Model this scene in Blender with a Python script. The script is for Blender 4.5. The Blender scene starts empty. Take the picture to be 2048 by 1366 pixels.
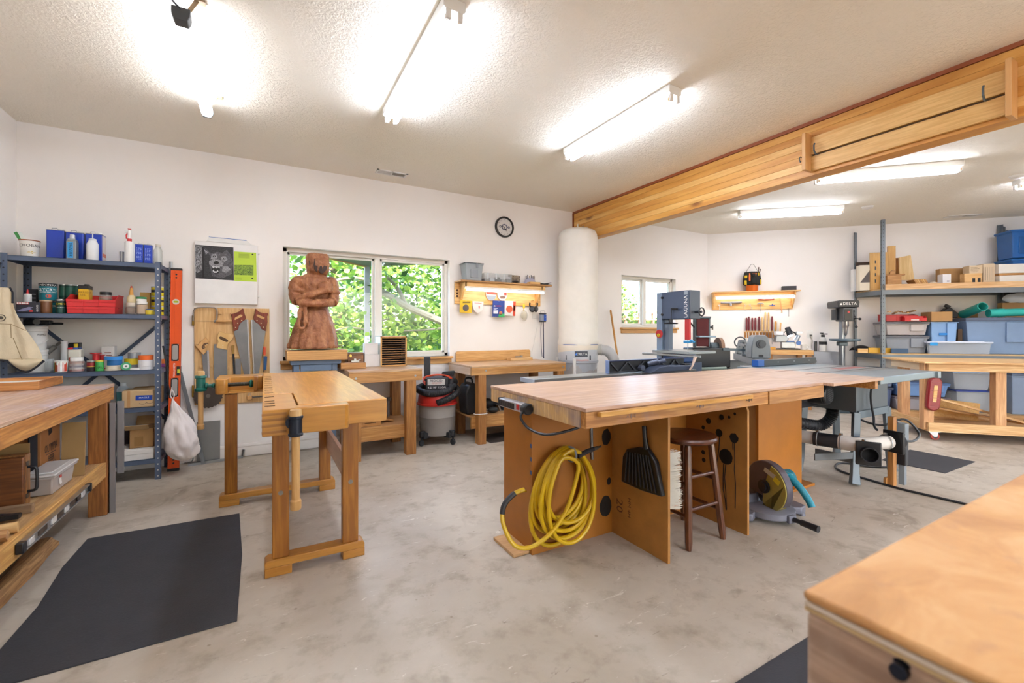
import bpy,bmesh,math,random
from mathutils import Vector,Matrix,Euler,noise
random.seed(11)
scene=bpy.context.scene
COL=scene.collection
PI=math.pi
R_=math.radians
# ------------------------------------------------------------------ survey
EYE=1.26;FPX=879.0;CX=1024.0;HY=661.0;YAW=R_(29.38)
FX,FY=math.sin(YAW),math.cos(YAW);RX,RY=math.cos(YAW),-math.sin(YAW)
def ray(px,py):
 a=(px-CX)/FPX;b=-(py-HY)/FPX
 return(FX+a*RX,FY+a*RY,b)
def oz(px,py,z):
 r=ray(px,py);t=(z-EYE)/r[2];return Vector((r[0]*t,r[1]*t,z))
def oy(px,py,Y):
 r=ray(px,py);t=Y/r[1];return Vector((r[0]*t,Y,EYE+r[2]*t))
def ox(px,py,X):
 r=ray(px,py);t=X/r[0];return Vector((X,r[1]*t,EYE+r[2]*t))
def oa(px,py,p,n):
 r=ray(px,py);t=(p[0]*n[0]+p[1]*n[1])/(r[0]*n[0]+r[1]*n[1])
 return Vector((r[0]*t,r[1]*t,EYE+r[2]*t))
def depth(x,y):return x*FX+y*FY
def crop(x0,y0,s):
 return lambda cx,cy:(x0+cx/s,y0+cy/s)
def cylfit(px0,px1,Y):
 """centre x and radius of an upright round thing standing on line Y"""
 pc=(px0+px1)/2
 p=oy(pc,HY,Y);d=depth(p.x,p.y);th=math.atan((pc-CX)/FPX)
 return p.x,(px1-px0)*d/(2*FPX)*math.cos(th)
# ------------------------------------------------------------------ mesh builder
class MB:
 def __init__(s):
  s.v=[];s.f=[];s.mi=[];s.k=0;s.M=None
 def add(s,vs,fs):
  b=len(s.v)
  if s.M is not None:vs=[s.M@Vector(v)for v in vs]
  s.v+=[tuple(v)for v in vs]
  for f in fs:s.f.append(tuple(i+b for i in f));s.mi.append(s.k)
  return s
 def box(s,x0,y0,z0,x1,y1,z1):
  if x0>x1:x0,x1=x1,x0
  if y0>y1:y0,y1=y1,y0
  if z0>z1:z0,z1=z1,z0
  return s.add([(x0,y0,z0),(x1,y0,z0),(x1,y1,z0),(x0,y1,z0),(x0,y0,z1),(x1,y0,z1),(x1,y1,z1),(x0,y1,z1)],
[(0,3,2,1),(4,5,6,7),(0,1,5,4),(1,2,6,5),(2,3,7,6),(3,0,4,7)])
 def cbox(s,c,d,rot=(0,0,0)):
  E=Euler(rot).to_matrix();c=Vector(c);vs=[]
  for z in(-.5,.5):
   for x,y in((-.5,-.5),(.5,-.5),(.5,.5),(-.5,.5)):
    vs.append(c+E@Vector((x*d[0],y*d[1],z*d[2])))
  return s.add(vs,[(0,3,2,1),(4,5,6,7),(0,1,5,4),(1,2,6,5),(2,3,7,6),(3,0,4,7)])
 def beam(s,p0,p1,w,h,up=(0,0,1)):
  p0=Vector(p0);p1=Vector(p1);d=(p1-p0).normalized();u=Vector(up)
  if abs(d.dot(u))>.98:u=Vector((0,1,0))
  sd=d.cross(u).normalized();u=sd.cross(d).normalized();vs=[]
  for p in(p0,p1):
   for a,b in((-.5,-.5),(.5,-.5),(.5,.5),(-.5,.5)):vs.append(p+sd*a*w+u*b*h)
  return s.add(vs,[(0,3,2,1)[::-1],(4,5,6,7)[::-1],(0,1,5,4)[::-1],(1,2,6,5)[::-1],(2,3,7,6)[::-1],(3,0,4,7)[::-1]])
 def tube(s,pts,r,n=8,cap=True,closed=False):
  pts=[Vector(p)for p in pts];m=len(pts)
  rs=r if isinstance(r,(list,tuple))else[r]*m
  t0=(pts[1]-pts[0]).normalized()
  a=Vector((0,0,1))if abs(t0.z)<.9 else Vector((1,0,0))
  u=(a-t0*a.dot(t0)).normalized();vs=[]
  for i,p in enumerate(pts):
   if closed:t=(pts[(i+1)%m]-pts[i-1]).normalized()
   elif i==0:t=t0
   elif i==m-1:t=(pts[i]-pts[i-1]).normalized()
   else:
    t=(pts[i+1]-pts[i-1])
    t=t.normalized()if t.length>1e-9 else(pts[i]-pts[i-1]).normalized()
   u=(u-t*u.dot(t));u=u.normalized()if u.length>1e-6 else Vector((1,0,0));w=t.cross(u)
   for k in range(n):
    q=2*PI*k/n;vs.append(p+(u*math.cos(q)+w*math.sin(q))*rs[i])
  fs=[]
  for i in range(m if closed else m-1):
   j=(i+1)%m
   for k in range(n):
    l=(k+1)%n;fs.append((i*n+k,i*n+l,j*n+l,j*n+k))
  if cap and not closed:fs+=[tuple(range(n))[::-1],tuple((m-1)*n+k for k in range(n))]
  return s.add(vs,fs)
 def cyl(s,p0,p1,r0,r1=None,n=18,cap=True):
  return s.tube([p0,p1],[r0,r0 if r1 is None else r1],n,cap)
 def lathe(s,prof,c=(0,0,0),n=24,axis=(0,0,1),sx=1,sy=1,cap=True):
  ax=Vector(axis).normalized();q=Vector((0,0,1)).rotation_difference(ax);c=Vector(c);vs=[];fs=[]
  for r,z in prof:
   for k in range(n):
    t=2*PI*k/n;vs.append(c+q@Vector((r*math.cos(t)*sx,r*math.sin(t)*sy,z)))
  for i in range(len(prof)-1):
   for k in range(n):
    l=(k+1)%n;fs.append((i*n+k,i*n+l,(i+1)*n+l,(i+1)*n+k))
  if cap:
   if prof[0][0]>1e-5:fs.append(tuple(range(n))[::-1])
   if prof[-1][0]>1e-5:fs.append(tuple((len(prof)-1)*n+k for k in range(n)))
  return s.add(vs,fs)
 def sph(s,c,r,n=14,m=9,rot=None):
  if not isinstance(r,(list,tuple)):r=(r,r,r)
  E=Euler(rot).to_matrix()if rot else None;c=Vector(c);vs=[];fs=[]
  for i in range(m+1):
   a=-PI/2+PI*i/m
   for k in range(n):
    t=2*PI*k/n;p=Vector((r[0]*math.cos(a)*math.cos(t),r[1]*math.cos(a)*math.sin(t),r[2]*math.sin(a)))
    vs.append(c+(E@p if E else p))
  for i in range(m):
   for k in range(n):
    l=(k+1)%n;fs.append((i*n+k,i*n+l,(i+1)*n+l,(i+1)*n+k))
  return s.add(vs,fs)
 def torus(s,c,R,r,axis=(0,0,1),n=24,m=8,a0=0,a1=2*PI):
  q=Vector((0,0,1)).rotation_difference(Vector(axis).normalized());full=abs(a1-a0-2*PI)<1e-6
  k=n if full else n+1
  pts=[Vector(c)+q@Vector((R*math.cos(a0+(a1-a0)*i/n),R*math.sin(a0+(a1-a0)*i/n),0))for i in range(k)]
  return s.tube(pts,r,m,closed=full)
 def prism(s,pts,a,b,plane='xz'):
  """closed 2-D outline, extruded from a to b along the plane's normal"""
  n=len(pts)
  def P(p,h):return{'xz':(p[0],h,p[1]),'xy':(p[0],p[1],h),'yz':(h,p[0],p[1])}[plane]
  ar=sum(pts[i][0]*pts[(i+1)%n][1]-pts[(i+1)%n][0]*pts[i][1]for i in range(n))
  vs=[P(p,a)for p in pts]+[P(p,b)for p in pts]
  fs=[tuple(range(n)),tuple(range(2*n-1,n-1,-1))]
  fs+=[(i,i+n,(i+1)%n+n,(i+1)%n)for i in range(n)]
  return s.add(vs,fs)
 def sheet(s,grid):
  h=len(grid);w=len(grid[0])
  vs=[p for row in grid for p in row]
  return s.add(vs,[(i*w+j,i*w+j+1,(i+1)*w+j+1,(i+1)*w+j)for i in range(h-1)for j in range(w-1)])
 def quad(s,a,b,c,d):return s.add([a,b,c,d],[(0,1,2,3)])
 def text(s,body,size,place,spacing=1.0,stretch=1.0,fine=2):
  """letters as mesh; place(x, y) puts the writing's own 2-D point (centred) on the surface"""
  cu=bpy.data.curves.new('t','FONT');cu.body=body;cu.size=size;cu.align_x='CENTER';cu.align_y='CENTER'
  cu.space_character=spacing;cu.resolution_u=fine
  ob=bpy.data.objects.new('t',cu);COL.objects.link(ob)
  dg=bpy.context.evaluated_depsgraph_get()
  me=bpy.data.meshes.new_from_object(ob.evaluated_get(dg))
  vs=[place(v.co.x*stretch,v.co.y)for v in me.vertices];fs=[tuple(p.vertices)for p in me.polygons]
  bpy.data.objects.remove(ob);bpy.data.meshes.remove(me);bpy.data.curves.remove(cu)
  return s.add(vs,fs)
def rbox2(w,h,r,n=4):
 """rounded rectangle outline centred on 0"""
 pts=[]
 for cx,cy,a0 in((w/2-r,h/2-r,0),(-w/2+r,h/2-r,PI/2),(-w/2+r,-h/2+r,PI),(w/2-r,-h/2+r,1.5*PI)):
  for k in range(n+1):
   a=a0+PI/2*k/n;pts.append((cx+r*math.cos(a),cy+r*math.sin(a)))
 return pts
def onwall(y):return lambda x0,z0:(lambda x,z:(x0+x,y,z0+z))
def oncyl(r,ang,z0,cx=0,cy=0):
 """writing round an upright can: ang is the direction the label faces"""
 return lambda x,y:(cx+r*math.cos(ang+x/r),cy+r*math.sin(ang+x/r),z0+y)
def curve(pts,n=8):
 """smooth path through points"""
 P=[Vector(p)for p in pts];out=[]
 for i in range(len(P)-1):
  a=P[max(i-1,0)];b=P[i];c=P[i+1];d=P[min(i+2,len(P)-1)]
  for k in range(n):
   t=k/n
   out.append(.5*((2*b)+(c-a)*t+(2*a-5*b+4*c-d)*t*t+(3*b-a-3*c+d)*t**3))
 out.append(P[-1]);return out
def mesh_obj(name,mb,mats,bevel=0,sharp=35,seg=2,flat=False):
 me=bpy.data.meshes.new(name);me.from_pydata(mb.v,[],mb.f);me.update()
 if not flat:
  bm=bmesh.new();bm.from_mesh(me);bmesh.ops.recalc_face_normals(bm,faces=bm.faces);bm.to_mesh(me);bm.free()
 if not isinstance(mats,(list,tuple)):mats=[mats]
 for m in mats:me.materials.append(m)
 if len(mats)>1:
  for p,k in zip(me.polygons,mb.mi):p.material_index=k
 if not flat:
  me.polygons.foreach_set('use_smooth',[True]*len(me.polygons))
  me.set_sharp_from_angle(angle=R_(sharp))
 o=bpy.data.objects.new(name,me);COL.objects.link(o)
 if bevel:
  b=o.modifiers.new('bevel','BEVEL');b.width=bevel;b.segments=seg;b.limit_method='ANGLE';b.angle_limit=R_(40)
  b.harden_normals=False
 return o
def tag(o,label,cat,group=None):
 o['label']=label;o['category']=cat
 if group:o['group']=group
 return o
def thing(name,label,cat,loc=(0,0,0),rz=0,group=None):
 o=bpy.data.objects.new(name,None);COL.objects.link(o);o.empty_display_size=.05
 o.location=loc;o.rotation_euler=(0,0,rz);return tag(o,label,cat,group)
def part(name,mb,mats,parent,bevel=0,label=None,**k):
 o=mesh_obj(name,mb,mats,bevel,**k);o.parent=parent
 if label:o['label']=label
 return o
def solo(name,label,cat,mb,mats,loc=(0,0,0),rz=0,bevel=0,group=None,**k):
 o=mesh_obj(name,mb,mats,bevel,**k);o.location=loc;o.rotation_euler=(0,0,rz);return tag(o,label,cat,group)
def struct(name,mb,mats,bevel=0,parent=None,**k):
 o=mesh_obj(name,mb,mats,bevel,**k)
 if parent:o.parent=parent
 else:o['kind']='structure'
 return o
def dup(root,loc,rz=None,label=None):
 r=root.copy();COL.objects.link(r);r.location=loc
 if rz is not None:r.rotation_euler=(0,0,rz)
 if label:r['label']=label
 for ch in root.children:
  c=ch.copy();COL.objects.link(c);c.parent=r
  for g in ch.children:
   d=g.copy();COL.objects.link(d);d.parent=c
 return r
# ------------------------------------------------------------------ materials
def lin(h):
 h=h.lstrip('#');c=[int(h[i:i+2],16)/255 for i in(0,2,4)]
 return tuple(x/12.92 if x<=.04045 else((x+.055)/1.055)**2.4 for x in c)+(1,)
MATS={}
class NT:
 def __init__(s,name):
  s.m=bpy.data.materials.new(name);s.m.use_nodes=True;s.t=s.m.node_tree;s.t.nodes.clear()
  s.out=s.n('ShaderNodeOutputMaterial');s.b=s.n('ShaderNodeBsdfPrincipled');s.l(s.b.outputs[0],s.out.inputs[0])
 def n(s,t,**k):
  o=s.t.nodes.new(t)
  for a,b in k.items():
   if a in o.inputs:o.inputs[a].default_value=b
   else:setattr(o,a,b)
  return o
 def l(s,a,b):s.t.links.new(a,b)
 def coords(s,kind='Object',scale=(1,1,1),rnd=True):
  tc=s.n('ShaderNodeTexCoord');mp=s.n('ShaderNodeMapping');mp.inputs['Scale'].default_value=scale
  s.l(tc.outputs[kind],mp.inputs['Vector'])
  if rnd:
   oi=s.n('ShaderNodeObjectInfo');vm=s.n('ShaderNodeVectorMath',operation='SCALE');vm.inputs[0].default_value=(7.3,4.1,9.7)
   s.l(oi.outputs['Random'],vm.inputs['Scale']);s.l(vm.outputs[0],mp.inputs['Location'])
  return mp.outputs[0]
 def noise(s,co,scale,detail=4,rough=.55,dist=0):
  n=s.n('ShaderNodeTexNoise');n.inputs['Scale'].default_value=scale;n.inputs['Detail'].default_value=detail
  n.inputs['Roughness'].default_value=rough;n.inputs['Distortion'].default_value=dist;s.l(co,n.inputs['Vector']);return n.outputs['Fac']
 def ramp(s,f,stops):
  r=s.n('ShaderNodeValToRGB');e=r.color_ramp.elements
  while len(e)<len(stops):e.new(.5)
  for i,(p,c)in enumerate(stops):e[i].position=p;e[i].color=lin(c)if isinstance(c,str)else(c,c,c,1)
  s.l(f,r.inputs[0]);return r.outputs[0]
 def mix(s,f,a,b,mode='MIX'):
  m=s.n('ShaderNodeMix',data_type='RGBA',blend_type=mode)
  for v,i in((f,0),(a,6),(b,7)):
   if isinstance(v,(int,float)):m.inputs[i].default_value=v
   elif isinstance(v,str):m.inputs[i].default_value=lin(v)
   else:s.l(v,m.inputs[i])
  return m.outputs[2]
 def bump(s,h,strength=.2,dist=.01):
  b=s.n('ShaderNodeBump');b.inputs['Strength'].default_value=strength;b.inputs['Distance'].default_value=dist
  s.l(h,b.inputs['Height']);s.l(b.outputs[0],s.b.inputs['Normal'])
 def set(s,col=None,rough=None,metal=None,**k):
  for v,nm in((col,'Base Color'),(rough,'Roughness'),(metal,'Metallic')):
   if v is None:continue
   i=s.b.inputs[nm]
   if isinstance(v,str):i.default_value=lin(v)
   elif isinstance(v,(int,float)):i.default_value=v
   else:s.l(v,i)
  for a,v in k.items():s.b.inputs[a.replace('_',' ')].default_value=v
  return s.m
def M(col,rough=.5,metal=0,var=.06,name=None,bump=0,bscale=60,**k):
 """plain surface with a faint procedural unevenness of tone"""
 key=(col,rough,metal,var,bump,bscale,tuple(sorted(k.items())))
 if key in MATS:return MATS[key]
 t=NT(name or 'surface_'+col.strip('#'));co=t.coords()
 f=t.noise(co,9,3)
 c=t.mix(t.ramp(f,[(.3,1-var),(.7,1.0)]),'#000000',col)if var else col
 if bump:t.bump(t.noise(co,bscale,3),bump,.004)
 MATS[key]=t.set(c,rough,metal,**k);return MATS[key]
def metal(col='#b9bbbd',rough=.3):return M(col,rough,1.0,.12)
def wood(c1,c2,axis='x',rough=.5,scale=1.0,dark=None,coat=0,stain=None,stainamt=.5):
 key=('wood',c1,c2,axis,rough,scale,dark,coat,stain,stainamt)
 if key in MATS:return MATS[key]
 t=NT('wood');st={'x':(.07,1,1),'y':(1,.07,1),'z':(1,1,.07)}[axis]
 co=t.coords(scale=tuple(v*scale for v in st))
 f=t.noise(co,14,6,.6,1.2)
 g=t.noise(co,90,2,.5)
 c=t.ramp(f,[(.32,c1),(.68,c2)])
 c=t.mix(t.ramp(g,[(.42,.55),(.6,0.0)]),c,dark or c1)
 if stain:
  co2=t.coords(scale=(1,1,1));s1=t.noise(co2,3.2,6,.65,.6)
  c=t.mix(t.ramp(s1,[(.47,0.0),(.72,stainamt)]),c,stain)
 t.bump(g,.08,.003)
 MATS[key]=t.set(c,rough,0,Coat_Weight=coat,Coat_Roughness=.25);return MATS[key]
def emit(col,strength):
 key=('e',col,strength)
 if key in MATS:return MATS[key]
 t=NT('lamp_glow');t.set('#f4f4f4',.4);t.b.inputs['Emission Color'].default_value=lin(col);t.b.inputs['Emission Strength'].default_value=strength
 MATS[key]=t.m;return t.m
def clear(col='#ffffff',rough=.05,alpha=.25,name='clear_plastic'):
 key=('c',col,rough,alpha)
 if key in MATS:return MATS[key]
 t=NT(name);tr=t.n('ShaderNodeBsdfTransparent');mx=t.n('ShaderNodeMixShader');mx.inputs[0].default_value=alpha
 tr.inputs[0].default_value=(.97,.98,.98,1)
 t.set(col,rough);t.l(tr.outputs[0],mx.inputs[1]);t.l(t.b.outputs[0],mx.inputs[2]);t.l(mx.outputs[0],t.out.inputs[0])
 MATS[key]=t.m;return t.m
# ------------------------------------------------------------------ room shell
XL,YB,ZC=-1.775,5.14,2.979
CR=Vector((6.905,5.14));U=Vector((.6946,-.7194));N=Vector((-.7194,-.6946))
def W(s,o,z):return Vector((CR.x+U.x*s+N.x*o,CR.y+U.y*s+N.y*o,z))
WANG=math.atan2(U.y,U.x)
def owall(px,py,off=0):
 p=oa(px,py,(CR.x+N.x*off,CR.y+N.y*off),N);return p
def sloc(p):return(p.x-CR.x)*U.x+(p.y-CR.y)*U.y
def wall_mat(col):
 t=NT('painted_drywall');co=t.coords('Object',rnd=False)
 f=t.noise(co,1.3,4);t.set(t.mix(t.ramp(f,[(.35,.95),(.65,1.0)]),'#b9a58f',col),.75)
 t.bump(t.noise(co,180,3),.12,.003);return t.m
m_wall=wall_mat('#f3efeb');m_wall2=m_wall
def ceiling_mat():
 t=NT('knockdown_ceiling');co=t.coords('Object',rnd=False)
 n=t.noise(co,26,5,.6,.9)
 h=t.ramp(n,[(.47,0.0),(.53,1.0)])
 n2=t.noise(co,60,3);hh=t.mix(.35,h,t.ramp(n2,[(.4,0.0),(.6,1.0)]))
 t.bump(hh,.5,.008);f=t.noise(co,1.2,3)
 t.set(t.mix(t.ramp(f,[(.3,.97),(.7,1.0)]),'#dacdb0','#f2ecdf'),.8);return t.m
def floor_mat():
 t=NT('worn_concrete');co=t.coords('Object',rnd=False)
 a=t.noise(co,1.1,8,.62,.3);b=t.noise(co,6,6,.65);c=t.noise(co,2.3,4,.6,1.0)
 col=t.ramp(a,[(.3,'#a89b89'),(.5,'#b9ae9f'),(.72,'#c8bdae')])
 col=t.mix(t.ramp(b,[(.5,0.0),(.75,.75)]),col,'#8d7f6c')
 col=t.mix(t.ramp(c,[(.62,0.0),(.7,.5)]),col,'#7d6d58')
 v=t.n('ShaderNodeTexVoronoi');v.inputs['Scale'].default_value=7;t.l(co,v.inputs['Vector'])
 col=t.mix(t.ramp(v.outputs['Distance'],[(.035,.55),(.06,0.0)]),col,'#7d6a52')
 co2=t.coords('Object',(.6,2.2,1),rnd=False);d=t.noise(co2,9,5,.7,1.5)
 col=t.mix(t.ramp(d,[(.64,0.0),(.68,.75)]),col,'#dcd5ca')
 d2=t.noise(co2,5.1,6,.75,2.2)
 col=t.mix(t.ramp(d2,[(.63,0.0),(.68,.6)]),col,'#69594a')
 t.bump(t.noise(co,40,4),.06,.004)
 t.set(col,t.ramp(b,[(.3,.42),(.7,.62)]));return t.m
m_white=M('#eceae6',.5);m_trimw=M('#e6e0da',.45)
mb=MB();mb.box(XL-.2,-4.2,-.2,11.3,6.0,0);struct('floor',mb,floor_mat())
mb=MB();mb.box(XL-.2,-4.2,ZC,11.3,6.0,ZC+.2);struct('ceiling',mb,ceiling_mat())
W1=(.166,2.005,.944,2.135);W2=(4.857,6.08,1.308,2.13);WT=.15
mb=MB()
xs=[XL-.15,W1[0],W1[1],W2[0],W2[1],CR.x+.11]
mb.box(xs[0],YB,0,xs[1],YB+WT,ZC);mb.box(xs[2],YB,0,xs[3],YB+WT,ZC);mb.box(xs[4],YB,0,xs[5],YB+WT,ZC)
for w in(W1,W2):
 mb.box(w[0],YB,0,w[1],YB+WT,w[2]);mb.box(w[0],YB,w[3],w[1],YB+WT,ZC)
struct('wall_back',mb,m_wall)
mb=MB();mb.box(XL-.15,-4.2,0,XL,YB,ZC);struct('wall_left',mb,m_wall)
a=W(0,0,0);b=W(6.2,0,0);mb=MB()
mb.beam((a.x-N.x*.075,a.y-N.y*.075,ZC/2),(b.x-N.x*.075,b.y-N.y*.075,ZC/2),.15,ZC);struct('wall_right',mb,m_wall)
mb=MB();mb.box(b.x,-4.2,0,b.x+.15,-2.9,ZC);mb.box(b.x,.3,0,b.x+.15,b.y+.1,ZC);mb.box(b.x,-2.9,2.5,b.x+.15,.3,ZC);struct('wall_side',mb,m_wall)
mb=MB()
for k in range(4):mb.box(b.x-2.4+k*.6,-2.88,2.55,b.x-2.4+k*.6+.58,.28,2.6)
struct('added_door_1',mb,m_white,.004)  # raised panels of an open door, added out of view to let daylight in
mb=MB();mb.box(XL-.15,-4.35,0,1.6,-4.2,ZC);mb.box(5.0,-4.35,0,b.x+.15,-4.2,ZC);mb.box(1.6,-4.35,2.5,5.0,-4.2,ZC);struct('wall_front',mb,m_wall)
mb=MB()
for k in range(4):mb.box(1.62,-4.15+k*.5,2.56,4.98,-4.15+k*.5+.48,2.6)
struct('added_door_2',mb,m_white,.004)  # second open door, added behind the camera so sun and sky reach in
mb=MB()
prof=[(0,0),(.016,0),(.016,.075),(.012,.083),(.012,.088),(.016,.094),(.012,.11),(.006,.118),(0,.12)]
mb.prism([(YB-x,z+.012)for x,z in prof],-.78,2.1,'yz');struct('baseboard_back',mb,m_trimw)
m_glu=wood('#b87a2e','#e0a750','y',.5,.8,'#9c6424')
def knots(base_c1,base_c2,axis):
 t=NT('knotty_glulam');st={'y':(1,.08,1),'x':(.08,1,1),'z':(1,1,.08)}[axis]
 co=t.coords(scale=st);f=t.noise(co,12,6,.6,1.1);c=t.ramp(f,[(.3,base_c1),(.7,base_c2)])
 co2=t.coords(scale={'y':(1,.4,1),'x':(.4,1,1),'z':(1,1,.4)}[axis]);v=t.n('ShaderNodeTexVoronoi');v.inputs['Scale'].default_value=3.6;t.l(co2,v.inputs['Vector'])
 c=t.mix(t.ramp(v.outputs['Distance'],[(.06,.9),(.15,0.0)]),c,'#74431a')
 t.bump(f,.1,.004);return t.set(c,.45)
m_glu=knots('#bd7f35','#dfa855','y')
bz=2.532
beam=thing('trim_1','knotty golden glulam beam crossing under the ceiling','beam',(0,0,0));del beam['label'];del beam['category'];beam['kind']='structure'
for k in range(7):
 z0=bz+k*(ZC-.03-bz)/7;z1=bz+(k+1)*(ZC-.03-bz)/7;mb=MB();mb.box(3.916,-4.2,z0+.0006,4.055,YB,z1)
 struct('lamination',mb,[m_glu,knots('#c48a3c','#ecc077','y'),knots('#b97a2f','#dba24e','y')][k%3],.002,beam)
mb=MB();mb.box(3.905,-4.2,ZC-.028,4.066,YB,ZC);mb.box(3.9,YB-.02,bz,3.918,YB,ZC-.02);struct('edging',mb,M('#8f4a26',.5),0,beam)
m_vinyl=M('#e4dfd6',.35,var=.03);m_sill=wood('#b98243','#d9a866','x',.4)
m_glass=clear('#ffffff',.0,.04,'window_glass')
def glass():
 t=NT('window_glass');tr=t.n('ShaderNodeBsdfTransparent');gl=t.n('ShaderNodeBsdfGlossy');mx=t.n('ShaderNodeMixShader')
 gl.inputs['Roughness'].default_value=.02;mx.inputs[0].default_value=.012
 t.l(tr.outputs[0],mx.inputs[1]);t.l(gl.outputs[0],mx.inputs[2]);t.l(mx.outputs[0],t.out.inputs[0]);return t.m
m_glass=glass()
def window(n,w,muls):
 x0,x1,z0,z1=w;y0=YB+.075;y1=YB+.14
 r=thing('window_%d'%n,'','',((x0+x1)/2,YB,z0));del r['label'];del r['category'];r['kind']='structure'
 mb=MB();t=.042;ox_,oz_=(x0+x1)/2,z0
 def B(a,b,c,d,e,f):mb.box(a-ox_,b-YB,c-oz_,d-ox_,e-YB,f-oz_)
 B(x0,y0,z0,x0+t,y1,z1);B(x1-t,y0,z0,x1,y1,z1);B(x0,y0,z1-t,x1,y1,z1);B(x0,y0,z0,x1,y1,z0+t)
 struct('window_frame',mb,m_vinyl,.004,r)
 mb=MB();xm=x0+(x1-x0)*muls
 B(xm-.03,y0-.012,z0+t,xm+.03,y1-.01,z1-t);struct('mullion',mb,m_vinyl,.004,r)
 for a,b,dy in((x0+t,xm-.03,.02),(xm+.03,x1-t,.0)):
  mb=MB();s=.026
  B(a,y0+.01+dy,z0+t,a+s,y1-.02+dy*.5,z1-t);B(b-s,y0+.01+dy,z0+t,b,y1-.02+dy*.5,z1-t)
  B(a,y0+.01+dy,z1-t-s,b,y1-.02+dy*.5,z1-t);B(a,y0+.01+dy,z0+t,b,y1-.02+dy*.5,z0+t+s)
  f=struct('sash',mb,m_vinyl,.003,r)
  mb=MB();B(a+s,y0+.03+dy*.5,z0+t+s,b-s,y0+.034+dy*.5,z1-t-s);struct('pane',mb,m_glass,0,f)
 mb=MB();B(x0-.03,YB-.05,z0-.03,x1+.03,YB+.075,z0);B(x0-.02,YB-.018,z0-.09,x1+.02,YB,z0-.03)
 struct('window_sill',mb,m_sill,.004,r)
window(1,(W1[0],W1[1],W1[2]+.0,W1[3]),.53);window(2,W2,.46)
# ------------------------------------------------------------------ ceiling fittings
m_fix=M('#efefec',.35,var=.02);m_tube=emit('#e2ecff',22.0);m_tube2=emit('#eaf0ff',13.0);m_amber=M('#d8b98a',.3)
def fixture(label,p0,p1,group='fluorescent strip lights on the ceiling',z=ZC,cat='light',name='strip_light',tube=None):
 p0=Vector(p0);p1=Vector(p1);L=(p1-p0).length;c=(p0+p1)/2;ang=math.atan2(p1.y-p0.y,p1.x-p0.x)
 r=thing(name,label,cat,(c.x,c.y,z),ang,group)
 mb=MB();mb.prism([(-.062,0),(.062,0),(.062,-.05),(.045,-.062),(-.045,-.062),(-.062,-.05)],-L/2,L/2,'yz');part('housing',mb,m_fix,r,.003)
 for y in(-.032,.032):
  mb=MB();mb.cyl((-L/2+.03,y,-.088),(L/2-.03,y,-.088),.0185,n=12);tb=part('tube',mb,tube or m_tube,r)
  for e in(-1,1):
   mb=MB();mb.cyl((e*(L/2-.03),y,-.088),(e*(L/2-.015),y,-.088),.0175,n=10);part('end_cap',mb,m_amber,tb)
   mb=MB();mb.cbox((e*(L/2-.01),y,-.078),(.018,.03,.06));part('socket',mb,m_white,r,.004)
 return r
fixture('fluorescent strip light left of the beam, nearer the carved figure',(.86,2.13,ZC),(.86,3.46,ZC))
fixture('fluorescent strip light nearest the left face of the beam',(2.52,2.13,ZC),(2.52,3.38,ZC))
fixture('fluorescent strip light partly hidden behind the beam',(5.27,2.57,ZC),(6.17,1.66,ZC),tube=m_tube2)
fixture('fluorescent strip light over the wall by the small window',(5.96,3.92,ZC),(6.95,3.05,ZC),tube=m_tube2)
pE=oz(2036,372,2.9);fixture('fluorescent strip light cut off by the right edge',(pE.x+.02,pE.y+.02,ZC),(pE.x+.86,pE.y-.88,ZC),tube=m_tube2)
for x,y in((.86,-.9),(2.52,-.9),(6.6,-.8)):
 fixture('added fluorescent strip light, unseen on the ceiling behind the camera',(x,y-.62,ZC),(x,y+.62,ZC))  # fixtures out of view, added to throw fill light forward
r=thing('shop_light','slim glowing shop light with grey ends and black flex','light',(-.37,3.38,ZC-.1))
mb=MB();pts=[(.032*math.cos(a)*1.1,-.012-.03*math.sin(a))for a in[PI*k/10 for k in range(11)]]
mb.prism([(p[0],p[1])for p in pts]+[(-.035,.012),(.035,.012)],-.55,.55,'xz');part('diffuser',mb,emit('#f0f5ff',11.0),r)
mb=MB();mb.prism([(-.04,.02),(.04,.02),(.04,-.02),(.028,-.047),(-.028,-.047),(-.04,-.02)],-.62,-.55,'xz');part('end_cap',mb,M('#4a4d50',.5),r,.004)
mb=MB();mb.prism([(-.038,.016),(.038,.016),(.038,-.02),(.025,-.043),(-.025,-.043),(-.038,-.02)],.55,.568,'xz');part('end_cap',mb,M('#6d7072',.5),r,.003)
for y in(-.58,.5):
 mb=MB();mb.beam((.02,y,.012),(.065,y,.0995),.02,.006,(0,1,0));mb.box(.05,y-.02,.09,.1,y+.02,.1);part('hanging_bracket',mb,M('#a58b6a',.6),r)
mb=MB();mb.tube(curve([(.0,-.62,.01),(-.03,-.66,.02),(-.05,-.72,.06),(-.055,-.8,.085),(-.05,-1.2,.09)]),.0055);part('power_cord',mb,M('#33353a',.5),r)
def vent(label,c,ang,w=.33,d=.13,half=True):
 r=thing('ceiling_vent',label,'vent',(c.x,c.y,ZC),ang)
 mb=MB();mb.box(-w/2,-d/2,-.008,w/2,-d/2+.022,0);mb.box(-w/2,d/2-.022,-.008,w/2,d/2,0);mb.box(-w/2,-d/2,-.008,-w/2+.022,d/2,0);mb.box(w/2-.022,-d/2,-.008,w/2,d/2,0);mb.box(-.008,-d/2,-.008,.008,d/2,0)
 part('vent_frame',mb,m_white,r)
 mb=MB();mb.box(-w/2+.02,-d/2+.02,-.0015,w/2-.02,d/2-.02,0);part('duct_opening',mb,M('#6f675c',.8),r)
 mb=MB()
 for k in range(22):
  x=-w/2+.03+k*(w-.06)/21
  mb.cbox((x,0,-.005),(.002,d-.045,.01),(0,.7 if x>0 else -.7,0))
 part('louvre',mb,m_white,r)
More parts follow.
